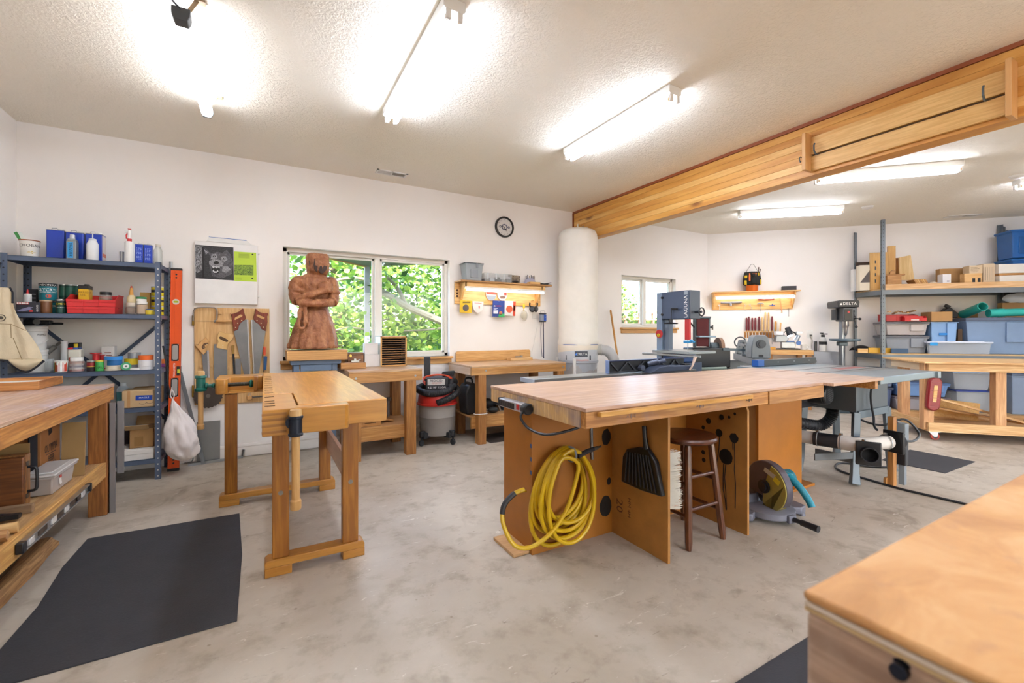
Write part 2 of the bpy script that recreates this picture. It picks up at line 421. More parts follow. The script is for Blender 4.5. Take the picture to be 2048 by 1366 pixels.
vent('white louvred ceiling vent above the large window',Vector((1.21,4.83)),0)
vent('white louvred ceiling vent above the right storage rack',oz(1925,431.5,ZC),WANG,.4,.15)
for px,py,lb in((1735,413,'round white ceiling disc between strip light and storage rack'),(2036,351,'round white ceiling disc at the right edge of the photo')):
 c=oz(px,py,ZC);r=thing('smoke_detector',lb,'detector',(c.x,c.y,ZC))
 mb=MB();mb.lathe([(.0,-.03),(.05,-.03),(.062,-.022),(.066,-.008)],n=28);part('cover',mb,m_white,r)
 mb=MB();mb.lathe([(.066,-.009),(.072,-.006),(.072,0),(0,0)],n=28);part('mounting_ring',mb,m_white,r)
X0=3.916
ra=ox(1617,272,X0-.11);y1r=1.93;y0r=.83
r=thing('beam_tool_rack','shallow plywood rack with end boards screwed to the beam','rack',(X0,1.38,2.69))
m_ply=wood('#d5a35c','#e6c07e','y',.5,1,'#c79650')
mb=MB();mb.box(-.03,-.55,.005,-.004,.55,.145);part('upper_board',mb,m_ply,r,.002)
mb=MB();mb.box(-.03,-.55,-.13,-.004,.55,-.012);part('lower_board',mb,m_ply,r,.002)
mb=MB();mb.box(-.006,-.55,-.02,-.001,.55,.02);part('slot_back',mb,M('#5b4630',.9),r)
for y,h0,h1 in((.562,-.13,.17),(-.562,-.17,.17)):
 mb=MB();mb.box(-.115,y-.014,h0,-.001,y+.014,h1);part('end_board',mb,wood('#c99458','#dcae74','z',.5),r,.003)
m_hook=M('#5f6a70',.4,.3)
for y in(.5,-.45):
 mb=MB();mb.tube([(-.03,y,-.01),(-.06,y,-.012),(-.082,y,.01),(-.085,y,.05),(-.075,y,.07)],.006);part('hook',mb,m_hook,r)
p=ox(1603,318,X0);mb=MB();mb.tube(curve([(0,0,.01),(-.02,.0,.012),(-.03,0,-.005),(-.02,0,-.03),(-.012,0,-.02)]),.004)
solo('screw_hook','small bare screw hook on the beam beside the plywood rack','hook',mb,m_hook,(X0,p.y,p.z))
# ------------------------------------------------------------------ blue-grey steel shelving in the left corner
m_steel=M('#56637a',.45,.2,.1);m_steeld=M('#3f4a5e',.5,.2)
YF,YK=4.71,5.105
SX0,SX1=-1.712,-.769
unit=thing('shelving_unit','blue-grey slotted steel shelving unit in the left corner','shelves',((SX0+SX1)/2,(YF+YK)/2,0))
ux,uy=(SX0+SX1)/2,(YF+YK)/2
def slotted_post(mb,x,y,sx,sy,z1,w=.038,t=.002,pitch=.05,z0=0,holes=True):
 """L-shaped post with corner at (x, y), legs towards sx, sy; holes as dark studs"""
 mb.box(x,y,z0,x+sx*w,y+sy*t,z1);mb.box(x,y,z0,x+sx*t,y+sy*w,z1)
 z=z0+.03
 while z<z1-.01:
  if holes:
   mb.k=1
   mb.cyl((x+sx*w*.45,y-sy*.0006,z),(x+sx*w*.45,y+sy*.0028,z),.006,n=8)
   mb.cyl((x-sx*.0006,y+sy*w*.45,z),(x+sx*.0028,y+sy*w*.45,z),.006,n=8);mb.k=0
  z+=pitch
for x,y,sx,sy in((SX0,YF,1,1),(SX1,YF,-1,1),(SX0,YK,1,-1),(SX1,YK,-1,-1)):
 mb=MB();slotted_post(mb,x-ux,y-uy,sx,sy,1.84);part('post',mb,[m_steel,M('#c9c4bd' if sx<0 and sy>0 else '#20242c',.6)],unit)
SZ=[1.826,1.395,.93,.615,.176]
for z in SZ:
 mb=MB();mb.box(SX0+.003-ux,YF+.003-uy,z-.004,SX1-.003-ux,YK-.003-uy,z)
 mb.box(SX0+.003-ux,YF+.003-uy,z-.036,SX1-.003-ux,YF+.005-uy,z);mb.box(SX0+.003-ux,YK-.005-uy,z-.036,SX1-.003-ux,YK-.003-uy,z)
 mb.box(SX0+.003-ux,YF+.003-uy,z-.036,SX0+.005-ux,YK-.003-uy,z);mb.box(SX1-.005-ux,YF+.003-uy,z-.036,SX1-.003-ux,YK-.003-uy,z)
 part('shelf',mb,m_steel,unit,.002)
for a,b in(((SX0+.03,1.36),(SX1-.03,.45)),((SX0+.03,.45),(SX1-.03,1.36))):
 mb=MB();mb.beam((a[0]-ux,YK-.002-uy,a[1]),(b[0]-ux,YK-.002-uy,b[1]),.003,.028);part('cross_brace',mb,m_steeld,unit)
def vis(x,y):return math.atan2(-y,-x)
def can(name,label,cat,x,y,z,r,h,body,lid=None,band=None,writing=(),lidname='lid',group=None,rim='#b9bcc0',bands=(),taper=1.0):
 h-=.006 if lid else .0015
 t=thing(name,label,cat,(x,y,z),0,group)
 mb=MB();mb.lathe([(r*taper*.97,0),(r*taper,.004),(r,h-.006),(r*.97,h)],n=28);b=part('body',mb,body,t)
 if lid:mb=MB();mb.lathe([(r*1.015,h-.006),(r*1.02,h+.003),(r*.9,h+.004),(r*.86,h-.001),(0,h-.001)],n=28,cap=False);part(lidname,mb,lid,t)
 for z0,z1,m in bands:
  mb=MB();mb.lathe([(r*1.004,z0),(r*1.004,z1)],n=28,cap=False);part('label_band',mb,m,b)
 for body_t,size,zz,m in writing:
  mb=MB();mb.text(body_t,size,oncyl(r*1.012,vis(x,y),zz));part('lettering',mb,m,b,flat=True)
 return t
def jar(name,label,cat,x,y,z,r,h,body,lid,lidh=.018,fill=None,fillh=.6,label_m=None,group=None):
 h-=.0015
 t=thing(name,label,cat,(x,y,z),0,group)
 mb=MB();mb.lathe([(r*.92,0),(r,.006),(r,h-lidh-.018),(r*.84,h-lidh-.002),(r*.84,h-lidh)],n=24);part('body',mb,body,t)
 if fill:mb=MB();mb.lathe([(r*.86,.006),(r*.94,.01),(r*.94,h*fillh)],n=24);part('contents',mb,fill,t)
 mb=MB();mb.lathe([(r*.9,h-lidh),(r*.92,h-lidh+.001),(r*.92,h-.002),(r*.88,h),(0,h)],n=24,cap=False);part('lid',mb,lid,t)
 if label_m:mb=MB();mb.lathe([(r*1.006,h*.18),(r*1.006,h*.66)],n=24,cap=False);part('paper_label',mb,label_m,t)
 return t
def carton(name,label,cat,x0,x1,y0,y1,z,h,m,bevel=.002,cap=None,rz=0):
 h-=.0015
 cx,cy=(x0+x1)/2,(y0+y1)/2
 t=thing(name,label,cat,(cx,cy,z),rz);mb=MB();mb.box(x0-cx,y0-cy,0,x1-cx,y1-cy,h);part('body',mb,m,t,bevel)
 return t
k1=crop(0,420,5.06);k2=crop(0,680,5.06);k3=crop(0,830,3.903);k4=crop(330,460,4.5525);k5=crop(380,720,2.969);k6=crop(370,600,5.69);k7=crop(0,560,6.21);kw=crop(560,480,5.253);kb=crop(680,680,4.876);ks=crop(880,420,4.553)
def zt(cxy,Y):return oy(*cxy,Y).z
m_blue=M('#1c3fae',.3,.0,.05);m_tin=metal('#b4b7ba',.35);m_jug=clear('#eef0f0',.25,.8,'milky_plastic');m_plw=M('#e6e5e1',.4);m_red=M('#c9262a',.4);m_black=M('#1d1e22',.4)
m_darktxt=M('#24262b',.6,var=0);m_wtxt=M('#eeeeea',.5,var=0)
zs=SZ[0]+.0012
x,r=cylfit(37,81.5,4.84)
t=thing('yogurt_tub','white yogurt tub with brown rim and sticks in it','tub',(x,4.84,zs));h=zt((60,481),4.84)-zs
mb=MB();mb.lathe([(r*.82,0),(r*.84,.003),(r*.98,h-.006)],n=30);b=part('body',mb,M('#eeebe4',.4),t)
mb=MB();mb.lathe([(r*.985,h-.008),(r*1.02,h-.008),(r*1.02,h),(r*.95,h),(r*.95,h-.012)],n=30,cap=False);part('rim',mb,M('#9a5a3a',.5),t)
mb=MB();mb.text('CHOBANI',.032,oncyl(r*.96,vis(x,4.84)+.1,h*.66));part('lettering',mb,m_darktxt,b,flat=True)
mb=MB();mb.prism([(.012*math.cos(a),.006*math.sin(a))for a in[PI*k/5 for k in range(10)]],0,.001,'xy')
mb.M=None;mb=MB();q=oncyl(r*.93,vis(x,4.84)+.15,h*.28)
for k in range(5):
 a=k*2*PI/5;mb.add([q(0,0),q(.022*math.cos(a-.2),.009*math.sin(a-.2)),q(.028*math.cos(a),.012*math.sin(a)),q(.022*math.cos(a+.2),.009*math.sin(a+.2))],[(0,1,2,3)])
part('flower_print',mb,M('#d8b63c',.5,var=0),b,flat=True)
for dx,c in((-.045,'#3f8f4a'),(-.02,'#d9e2dd')):
 mb=MB();mb.beam((0,0,.03),(dx-.03,-.01,h+.055),.02,.004,(0,1,0));part('paint_stick',mb,M(c,.5),t)
for i,(a,b_,top,lb)in enumerate(((92,128,457,'tall blue rectangular tin nearest the yogurt tub'),(131,167,462,'tall blue rectangular tin in the middle of three'),(171,204,465,'tall blue rectangular tin behind the milky jug'))):
 Y=4.84;p0=oy(a,HY,Y);p1=oy(b_,HY,Y);h=zt((a+15,top),Y)-zs;w=p1.x-p0.x;d=.11
 t=thing('solvent_tin',lb,'tin',((p0.x+p1.x)/2,Y+d/2,zs),0,'blue tins on the top shelf')
 mb=MB();mb.box(-w/2,-d/2,.003,w/2,d/2,h-.012);part('body',mb,m_blue,t,.006)
 mb=MB();mb.box(-w/2-.001,-d/2-.001,h-.014,w/2+.001,d/2+.001,h-.008);part('top_seam',mb,m_tin,t,.002);mb=MB();mb.box(-w/2-.001,-d/2-.001,0,w/2+.001,d/2+.001,.006);part('bottom_seam',mb,m_tin,t,.002)
 mb=MB();mb.cyl((w*.2,0,h-.01),(w*.2,0,h+.008),.018);part('cap',mb,m_plw,t,.002)
 mb=MB();mb.tube([(-w*.35,0,h-.01),(-w*.33,0,h+.012),(-w*.05,0,h+.014),(0,0,h-.01)],.003);part('handle',mb,m_tin,t)
 if i==2:
  mb=MB();mb.box(w/2,-d/2+.006,.012,w/2+.0008,d/2-.006,h-.02);part('side_label',mb,M('#d9cfc9',.5),t)
  mb=MB();mb.box(w/2+.0008,-d/2+.012,.045,w/2+.0016,d/2-.012,.075);part('side_stripe',mb,M('#cf6a4c',.5),t)
p0=oy(*k1(668,470),4.76);p1=oy(*k1(770,470),4.76);h=zt(k1(700,285),4.76)-zs;w=p1.x-p0.x
t=thing('solvent_bottle','small grey tin bottle with a blue tape label','bottle',((p0.x+p1.x)/2,4.79,zs))
mb=MB();mb.box(-w/2,-.03,0,w/2,.03,h-.02);mb.prism([(-w/2,h-.02),(w/2,h-.02),(.02,h),(-.02,h)],-.028,.028,'xz');part('body',mb,M('#8e9699',.35,.4),t,.004)
mb=MB();mb.cyl((0,0,h-.002),(0,0,h+.034),.017,.015);part('cap',mb,clear('#dfe3e6',.3,.7),t,.002)
mb=MB();mb.box(-w/2+.008,-.0312,.01,w/2-.018,-.0302,h-.03);b=part('tape_label',mb,M('#2f9bdc',.6),t)
mb=MB();mb.text('TRANSFER',.03,lambda x,y:(-.004+y*1,-.0318,h*.46-x*.8));part('lettering',mb,m_darktxt,b,flat=True)
x,r=cylfit(172.5,198,4.76);h=zt(k1(935,312),4.76)-zs
t=thing('milky_jug','milky white plastic jug in front of blue tins','jug',(x,4.76,zs))
mb=MB();mb.lathe([(r*.95,0),(r,.005),(r,h-.03),(r*.72,h-.004),(r*.62,h)],n=24);part('body',mb,m_jug,t)
mb=MB();mb.lathe([(r*.94,.006),(r*.95,h*.4)],n=24);part('liquid',mb,M('#d4d6d6',.3),t)
mb=MB();mb.lathe([(r*.63,h-.002),(r*.64,h+.014),(r*.3,h+.018),(.004,h+.02),(.003,h+.075),(0,h+.076)],n=20);part('cap',mb,clear('#e7ebee',.3,.7),t)
x,r=cylfit(239.5,248.5,4.86);can('tin_can','small bare tin can beside the red-topped bottle','can',x,4.86,zs,r*1.1,zt(k1(1235,420),4.86)-zs,m_tin,m_tin)
x,r=cylfit(249,269,4.76);h=zt(k1(1310,318),4.76)-zs
t=thing('squeeze_bottle','tall white bottle with red and white trigger top','bottle',(x,4.76,zs))
mb=MB();mb.lathe([(r*.95,0),(r,.004),(r,h-.012),(r*.9,h-.003),(r*.45,h)],n=24);part('body',mb,M('#dfdfdc',.35),t)
mb=MB();mb.cyl((0,0,h-.003),(0,0,h+.022),r*.5,r*.48);part('collar',mb,m_red,t)
mb=MB();mb.lathe([(r*.4,h+.02),(r*.34,h+.05),(r*.5,h+.07),(r*.42,h+.09),(0,h+.1)],n=12,sx=1,sy=.7);mb.cbox((-r*.55,0,h+.085),(.028,.014,.016),(0,-.3,0));part('nozzle',mb,m_plw,t)
mb=MB();mb.tube([(-r*.3,0,h+.075),(-r*.65,0,h+.05),(-r*.6,0,h+.02)],.005);mb.cbox((0,0,h+.103),(.02,.015,.01));part('trigger',mb,m_red,t)
for a,b_,lb in((270,285.5,'short blue tin against the red-topped bottle'),(287.5,303.5,'short blue tin next to the glass jar')):
 Y=4.78;p0=oy(a,HY,Y);p1=oy(b_,HY,Y);w=p1.x-p0.x;h=zt((290,488.5),Y)-zs
 t=thing('solvent_tin',lb,'tin',((p0.x+p1.x)/2,Y+.035,zs),0,'blue tins on the top shelf')
 mb=MB();mb.box(-w/2,-.035,0,w/2,.035,h);part('body',mb,m_blue,t,.003)
 mb=MB();mb.box(-w/2-.001,-.036,h-.006,w/2+.001,.036,h);part('seam',mb,m_tin,t,.002)
 mb=MB()
 for k in range(9):
  for j in range(3):mb.box(-w*.34+j*w*.24,-.0362,h*.2+k*h*.07,-w*.34+j*w*.24+w*.2*(.6+.4*((k*7+j*3)%4)/3),-.0352,h*.2+k*h*.07+h*.03)
 part('small_print',mb,M('#8fa3dd',.5,var=0),t)
 mb=MB();mb.cyl((0,0,h),(0,0,h+.012),.012);part('cap',mb,m_plw,t)
x,r=cylfit(307,325,4.94);h=zt(k1(1595,350),4.94)-zs
t=thing('glass_jar','clear glass jar at the right end of the top shelf','jar',(x,4.94,zs));mb=MB();mb.lathe([(r*.9,0),(r,.006),(r,h*.72),(r*.6,h*.88),(r*.6,h*.94)],n=22);part('body',mb,clear('#cfd2cc',.1,.4),t)
mb=MB();mb.lathe([(r*.66,h*.9),(r*.66,h),(0,h)],n=22);part('lid',mb,M('#c9c3b4',.4),t)
zs=SZ[1]+.0012
p0=oy(*k1(160,980),4.74);p1=oy(*k1(402,980),4.74);h=zt(k1(280,932),4.74)-zs
t=thing('glove_box','black and red carton of disposable gloves','box',((p0.x+p1.x)/2,4.80,zs));w=p1.x-p0.x
mb=MB();mb.box(-w/2,-.06,0,w/2,.06,h);part('body',mb,M('#34353e',.45),t,.002)
mb=MB();mb.box(-w/2+.004,-.0612,h*.78,w*.05,-.0602,h-.002);b=part('red_band',mb,M('#d8433f',.5),t)
mb=MB()
for k in range(5):mb.cyl((-w*.42+k*w*.1,-.0618,h*.89),(-w*.42+k*w*.1,-.061,h*.89),.006,n=10)
part('dots',mb,m_wtxt,b)
mb=MB();mb.text('GLOVES',.015,lambda x,y:(w*.40-y,-.0615,h*.42+x));part('lettering',mb,m_wtxt,t,flat=True)
mb=MB();mb.prism([(-.06,.012),(-.03,.03),(.005,.045),(.03,.042),(.012,.03),(.03,.022),(.0,.018),(-.03,.008)],-.0615,-.0605,'xz');part('hand_print',mb,M('#8d8cae',.5),t)
mb=MB();mb.box(w*.06,-.0615,.006,w*.2,-.0605,.022);part('red_panel',mb,M('#d8433f',.5),t)
x,r=cylfit(46.5,64,4.80);zb=zs+h;hh=zt(k1(275,850),4.80)-zb
t=thing('glue_bottle','squat white glue bottle with red tip on glove carton','bottle',(x,4.80,zb))
mb=MB();mb.lathe([(r*.95,0),(r,.004),(r,hh*.8),(r*.9,hh*.86)],n=22);part('body',mb,M('#cfd0d0',.35),t)
mb=MB();mb.lathe([(r*.95,hh*.8),(r*.95,hh),(r*.4,hh*1.03),(0,hh*1.03)],n=22);part('collar',mb,m_plw,t)
mb=MB();mb.lathe([(.009,hh),(.004,hh+.034),(0,hh+.036)],n=12);part('tip',mb,m_red,t)
p0=oy(*k1(300,900),4.98);p1=oy(*k1(400,900),4.98)
t=carton('dark_box','dark printed box behind the glue bottle','box',p0.x,p1.x,4.94,5.08,zs,zt(k1(340,800),4.96)-zs,M('#22242c',.5))
mb=MB()
for k in range(4):mb.box(-.03,-.0712,.06+k*.03,.02,-.07,.066+k*.03)
part('small_print',mb,M('#9a9aa6',.5,var=0),t)
teal=M('#12707c',.35);m_lidgrey=M('#33363a',.4,.4)
x,r=cylfit(80,98,4.82);hl=zt(k1(450,910),4.78)-zs
can('brown_jar','brown glass jar between glove carton and teal can','jar',oy(*k1(450,960),4.76).x,4.785,zs,.036,hl,M('#6e4426',.3),M('#b9a283',.5))
x,r=cylfit(98,113,4.80);can('paint_can','lower teal finish can half hidden by the brown jar','can',x+.004,4.87,zs,.052,hl-.005,teal,m_lidgrey,writing=(('CRYLIC',.02,hl*.55,m_wtxt),))
x,r=cylfit(77,115.3,4.86);h2=zt(k1(480,742),4.86)-zs-hl
can('paint_can','wide teal wood-finish can stacked on the lower ones','can',x,4.86,zs+hl,r,h2,teal,m_lidgrey,bands=((h2*.8,h2*.97,m_black),),writing=(('MINWAX',.026,h2*.88,m_wtxt),('POLYCRYLIC',.03,h2*.6,m_wtxt),('PROTECTIVE FINISH',.012,h2*.46,m_wtxt)))
q=MB();xx,yy=x,4.86;f=oncyl(r*1.012,vis(xx,yy)+.05,h2*.24);q.add([f(.017*math.cos(a),.014*math.sin(a))for a in[2*PI*k/14 for k in range(14)]],[tuple(range(14))])
tt=[o for o in bpy.data.objects if o.get('label','').startswith('wide teal')][0];part('red_seal',q,M('#b8422e',.5,var=0),tt,flat=True)
x,r=cylfit(112,132,4.78);h=zt(k1(610,900),4.78)-zs
can('paint_can','small dark green can with yellow writing, left of red bins','can',x,4.78,zs,r,h,M('#12463f',.35),m_tin,bands=((h*.8,h*.98,m_black),(h*.52,h*.76,M('#1d3a24',.4))),writing=(('HELMSMAN',.019,h*.64,M('#e8d53a',.5,var=0)),('MINWAX',.013,h*.89,m_wtxt),('SPAR URETHANE',.008,h*.4,m_wtxt)))
green=M('#1d5445',.4)
for a,b_,Y,lb in((121,133,5.03,'green can at the left of three behind the red bins'),(131,150,5.02,'green can in the middle of three behind the red bins'),(149,160,5.03,'green can behind the yellow tin')):
 x,r=cylfit(a,b_,Y);h=zt(k1(700,752),Y)-zs;can('paint_can',lb,'can',x,Y,zs,.032 if a==131 else .026,h/2-.002,green,m_tin,group='green cans behind the red bins')
 can('paint_can',lb.replace('green can','upper green can'),'can',x,Y,zs+h/2,.032 if a==131 else .026,h/2,green,m_tin,bands=((h*.1,h*.4,M('#2d6a58',.4)),),group='green cans behind the red bins')
def stack_bin(label,x0,x1,y0,y1,z,h,m,group,cutz=.45):
 cx,cy=(x0+x1)/2,(y0+y1)/2;w,d=x1-x0,y1-y0;t=thing('parts_bin',label,'bin',(cx,cy,z),0,group);e=.004
 mb=MB();mb.prism([(-w/2*.93,0),(w/2*.93,0),(w/2*.93,e),(-w/2*.93,e)],-d/2*.95,d/2*.95,'xz');part('bin_floor',mb,m,t)
 for sx in(-1,1):
  mb=MB();mb.prism([(-d/2*.96,0),(d/2*.95,0),(d/2,h),(-d/2*.2,h),(-d/2,h*cutz)],sx*w/2*.95-e/2,sx*w/2*.95+e/2,'yz');mb.box(sx*w/2*.95-.006 if sx<0 else w/2*.95-.004,-d/2*.2,h-.006,sx*w/2*.95+.004 if sx<0 else w/2*.95+.006,d/2,h);part('side_panel',mb,m,t)
 mb=MB();mb.prism([(-w/2*.95,0),(w/2*.95,0),(w/2*.97,h*cutz),(-w/2*.97,h*cutz)],-d/2*.97-e/2,-d/2*.97+e/2,'xz');mb.box(-w/2*.97,-d/2-.004,h*cutz-.02,w/2*.97,-d/2+.002,h*cutz)
 mb.box(-w*.17,-d/2-.0055,.003,-w*.165,-d/2,h*cutz);mb.box(w*.14,-d/2-.0055,.003,w*.145,-d/2,h*cutz);part('front_panel',mb,m,t,.002)
 mb=MB();mb.box(-w/2*.95,d/2*.94,0,w/2*.95,d/2*.94+e,h);part('back_panel',mb,m,t)
 return t
m_binred=M('#cf2a2c',.4)
p0=oy(*k1(668,1000),4.735);p1=oy(*k1(1172,1000),4.735);hb_=(zt(k1(800,900),4.735)-zs)/2
stack_bin('lower of two stacked red plastic bins',p0.x,p1.x,4.735,4.965,zs,hb_*.95,m_binred,'red plastic bins on the second shelf',.999)
stack_bin('upper red plastic bin holding the yellow tin',p0.x-.005,p1.x+.004,4.735,4.965,zs+hb_*.99,hb_*1.75,m_binred,'red plastic bins on the second shelf',.55)
zb2=zs+hb_*.99+.006
p0=oy(*k1(802,800),4.86);p1=oy(*k1(895,800),4.86);h=zt(k1(850,768),4.86)-zb2
t=thing('yellow_tin','rectangular yellow tin with a dark top in the red bin','tin',((p0.x+p1.x)/2,4.897,zb2));w=p1.x-p0.x+.01
mb=MB();mb.box(-w/2,-.05,0,w/2,.05,h);part('body',mb,M('#e0b21a',.35),t,.006)
mb=MB();mb.box(-w/2-.0005,-.0505,h-.03,w/2+.0005,.0505,h+.004);part('top',mb,M('#2c2d2c',.4,.3),t,.004)
mb=MB();mb.cyl((.01,0,h),(.01,0,h+.016),.017);part('cap',mb,m_black,t,.002)
mb=MB();mb.text('VARNISH\nOIL',.022,lambda x,y:(x,-.0512,h*.6+y));part('lettering',mb,M('#7a4a12',.5,var=0),t,flat=True)
x,r=cylfit(198,225,4.88);h=zt(k1(1070,828),4.88)-zb2
jar('screw_jar','clear jar of brown contents with a wide black lid','jar',x,4.88,zb2,r,h,clear('#d8d0c4',.1,.3),m_black,.026,M('#7a5434',.7),.55)
x,r=cylfit(251,272.5,4.78);hj=zt(k1(1320,938),4.78)-zs
jar('stain_jar','jar of dark red stain with a pale lid','jar',x,4.78,zs,r,hj,clear('#c8b8a8',.1,.4),M('#c9bdae',.4),.03,M('#4a1a14',.3),.6)
x2,r=cylfit(253.5,272,4.78);zz=zs+hj;h=zt(k1(1320,862),4.78)-zz
t=thing('glue_bottle','amber-stained squeeze bottle standing on the stain jar','bottle',(x2,4.78,zz))
mb=MB();mb.lathe([(r*.95,0),(r,.004),(r,h*.7),(r*.6,h)],n=22);part('body',mb,M('#c9b78e',.35),t)
mb=MB();mb.lathe([(r*.5,h),(r*.45,h+.02),(.012,h+.034),(.009,h+.06)],n=16);part('collar',mb,M('#c98f3a',.4),t)
mb=MB();mb.lathe([(.009,h+.06),(.004,h+.078),(0,h+.08)],n=10);part('tip',mb,M('#a43a22',.4),t)
x,r=cylfit(272.5,296,4.78);h=zt(k1(1435,926),4.78)-zs
jar('food_jar','jar of beige pellets with a white screw lid','jar',x,4.78,zs,r,h,clear('#d8d0c4',.1,.3),m_plw,.022,M('#c7a98a',.8,bump=.6,bscale=120),.72)
x,r=cylfit(272.5,294,4.80);zz=zs+h;h2=zt(k1(1432,880),4.80)-zz
can('food_tub','low white tub with a green lid atop the pellet jar','tub',x,4.79,zz,r,h2*.55,m_plw,None)
mb=MB();mb.lathe([(r*1.03,0),(r*1.04,h2*.4),(r*.9,h2*.45),(0,h2*.45)],n=24);o=part('lid',mb,M('#2c7a46',.4),[o for o in bpy.data.objects if o.get('label','').startswith('low white tub')][0]);o.location.z=h2*.55
x,r=cylfit(291,309,4.76);can('wax_tin','short yellow tin lying in front by the shelf post','tin',x,4.76,zs,r,zt(k1(1510,1000),4.76)-zs,M('#d9c22c',.35),M('#2b5f9a',.4))
myel=M('#dfce1c',.4)
x,r=cylfit(300,330,4.97)
hz=[zt(k1(1600,v),4.97)for v in(1050,968,866,772)]
for i in range(3):
 can('filler_can',['yellow can at the foot of the stack beside the shelf post','yellow can in the middle of the stack beside the shelf post','yellow can topping the stack beside the shelf post'][i],'can',x,4.97,zs if i==0 else zs+(hz[3]-zs)*i/3,r*.85,(hz[3]-zs)/3-.002,myel,M('#c9cac8',.4),bands=(((hz[3]-zs)*.11,(hz[3]-zs)*.2,m_black),),group='yellow cans by the shelf post')
p=oy(*k1(1478,860),5.02);carton('small_carton','small ochre carton in front of the wall on shelf two','box',p.x-.035,p.x+.035,4.98,5.04,zs,zt(k1(1480,832),4.98)-zs,M('#b8924a',.6))
zs=SZ[2]+.0012
m_bucket=M('#e3e2de',.35)
x,r=cylfit(42,97.5,4.9)
def bucket(label,x,y,z,r,h,lidm=None,group='white buckets stacked on the third shelf',bail=True):
 h-=.0015
 t=thing('plastic_bucket',label,'bucket',(x,y,z),0,group)
 mb=MB();mb.lathe([(r*.84,0),(r*.86,.004),(r*.95,h*.72),(r,h*.74),(r,h*.78),(r*.955,h*.79),(r*.965,h*.86),(r,h*.87),(r,h*.91),(r*.97,h*.92),(r*.98,h*.965)],n=34);part('body',mb,m_bucket,t)
 mb=MB();mb.lathe([(r*1.03,h*.94),(r*1.04,h*.99),(r*1.02,h),(r*.94,h),(r*.92,h*.985),(0,h*.985)],n=34);part('lid',mb,lidm or m_bucket,t)
 if bail:
  mb=MB();mb.tube([(r*1.0*math.cos(a),-abs(r*1.02*math.sin(a)),h*.42-.05*abs(math.sin(a)))for a in[PI*k/14 for k in range(15)]],.004);part('bail_handle',mb,m_plw,t)
 return t
hB1=zt(k7(450,862),4.9)-zs;hB2=zt(k7(450,560),4.9)-zs-hB1
bucket('lower white bucket of the stack behind the hanging apron',x,4.9,zs,r,hB1,bail=False)
tb=bucket('upper white bucket of the stack behind the hanging apron',x,4.9,zs+hB1,r,hB2,M('#9b9da0',.35))
mb=MB();mb.text('PUMICE',.018,oncyl(r*.965,vis(x,4.9)+.62,hB2*.6));part('lettering',mb,m_darktxt,tb,flat=True)
t=thing('black_clamp','black plastic clamp head lying on the upper bucket','tool',(x+.02,4.9,zs+hB1+hB2))
mb=MB();mb.cbox((0,0,.02),(.16,.06,.038));mb.cbox((.1,.0,.012),(.09,.03,.02));part('body',mb,m_black,t,.01);mb=MB();mb.cyl((0,-.02,.025),(0,-.034,.025),.022);part('knob',mb,M('#9aa0a4',.3,.6),t)
for i,(cx_,Y,lb)in enumerate(((497,4.82,'small empty glass jar right of the buckets'),(515,4.9,'small clear beaker behind the glass jar'))):
 p=oy(*k2(cx_,250),Y);t=thing('glass_jar',lb,'jar',(p.x,Y,zs));mb=MB();mb.lathe([(.022,0),(.024,.004),(.024,.07),(.018,.085),(.02,.1)],n=18,cap=False);part('body',mb,clear('#d8dcdc',.05,.3),t)
p=oy(*k2(575,150),5.0);mb=MB();mb.beam((-.11,0,.02),(.05,.02,.2),.035,.035);mb.beam((.05,.02,.2),(.09,.025,.245),.02,.02)
solo('caulking_tube','grey sealant tube leaning behind the jars','tube',mb,M('#77736e',.5),(p.x-.06,4.99,zs),0,.01)
x,r=cylfit(121.5,136,4.95);h=zt(k2(650,14),4.95)-zs
t=thing('measuring_cylinder','tall milky measuring cylinder at the back of shelf three','cylinder',(x,4.95,zs));mb=MB();mb.lathe([(r*.9,0),(r,.004),(r,h-.01),(r*1.15,h)],n=20);part('body',mb,m_jug,t)
p0=oy(*k2(682,120),4.93);p1=oy(*k2(818,120),4.93);h=zt(k2(740,95),4.93)-zs
t=thing('parts_jar','white tub with red, blue and yellow caps on top','jar',((p0.x+p1.x)/2,4.97,zs));w=p1.x-p0.x;mb=MB();mb.box(-w/2,-.04,0,w/2,.04,h);part('body',mb,M('#e4dfcf',.4),t,.01)
mb=MB();mb.box(-w/2,-.04,h,-w*.1,.04,h+.014);part('red_cap',mb,m_red,t,.003);mb=MB();mb.box(-w*.1,-.04,h,w*.3,.04,h+.014);part('blue_cap',mb,M('#2b4f9e',.4),t,.003);mb=MB();mb.cyl((0,0,h+.014),(0,0,h+.045),.013);part('yellow_nozzle',mb,M('#e0c320',.4),t)
mb=MB();mb.box(-w*.4,-.041,h*.2,w*.1,-.04,h*.62);part('paper_label',mb,M('#b84a26',.5),t)
p0=oy(*k2(700,60),5.04);p1=oy(*k2(810,60),5.04);carton('black_carton','black carton at the back behind the coloured caps','box',p0.x,p1.x,5.025,5.085,zs,zt(k2(760,27),5.0)-zs,m_black)
x,r=cylfit(107,137,4.77);h=zt(k2(610,205),4.77)-zs
t=can('food_tub','white deli tub with red and green label','tub',x,4.77,zs,r,h,M('#e8e6df',.4),m_plw,taper=.84)
for a0,c,w_ in((-.62,'#c23c24',.03),(.62,'#c23c24',.028),(-1.0,'#5f8a3a',.02),(.0,'#f0efea',.036)):
 f=oncyl(r*1.01,vis(x,4.77)+a0*.9,h*.48);mb=MB();mb.quad(f(-w_/2,-h*.4),f(w_/2,-h*.4),f(w_/2,h*.42),f(-w_/2,h*.42));part('label_panel',mb,M(c,.5,var=0),t,flat=True)
x,r=cylfit(137.5,170,4.79);h=zt(k2(775,212),4.79)-zs
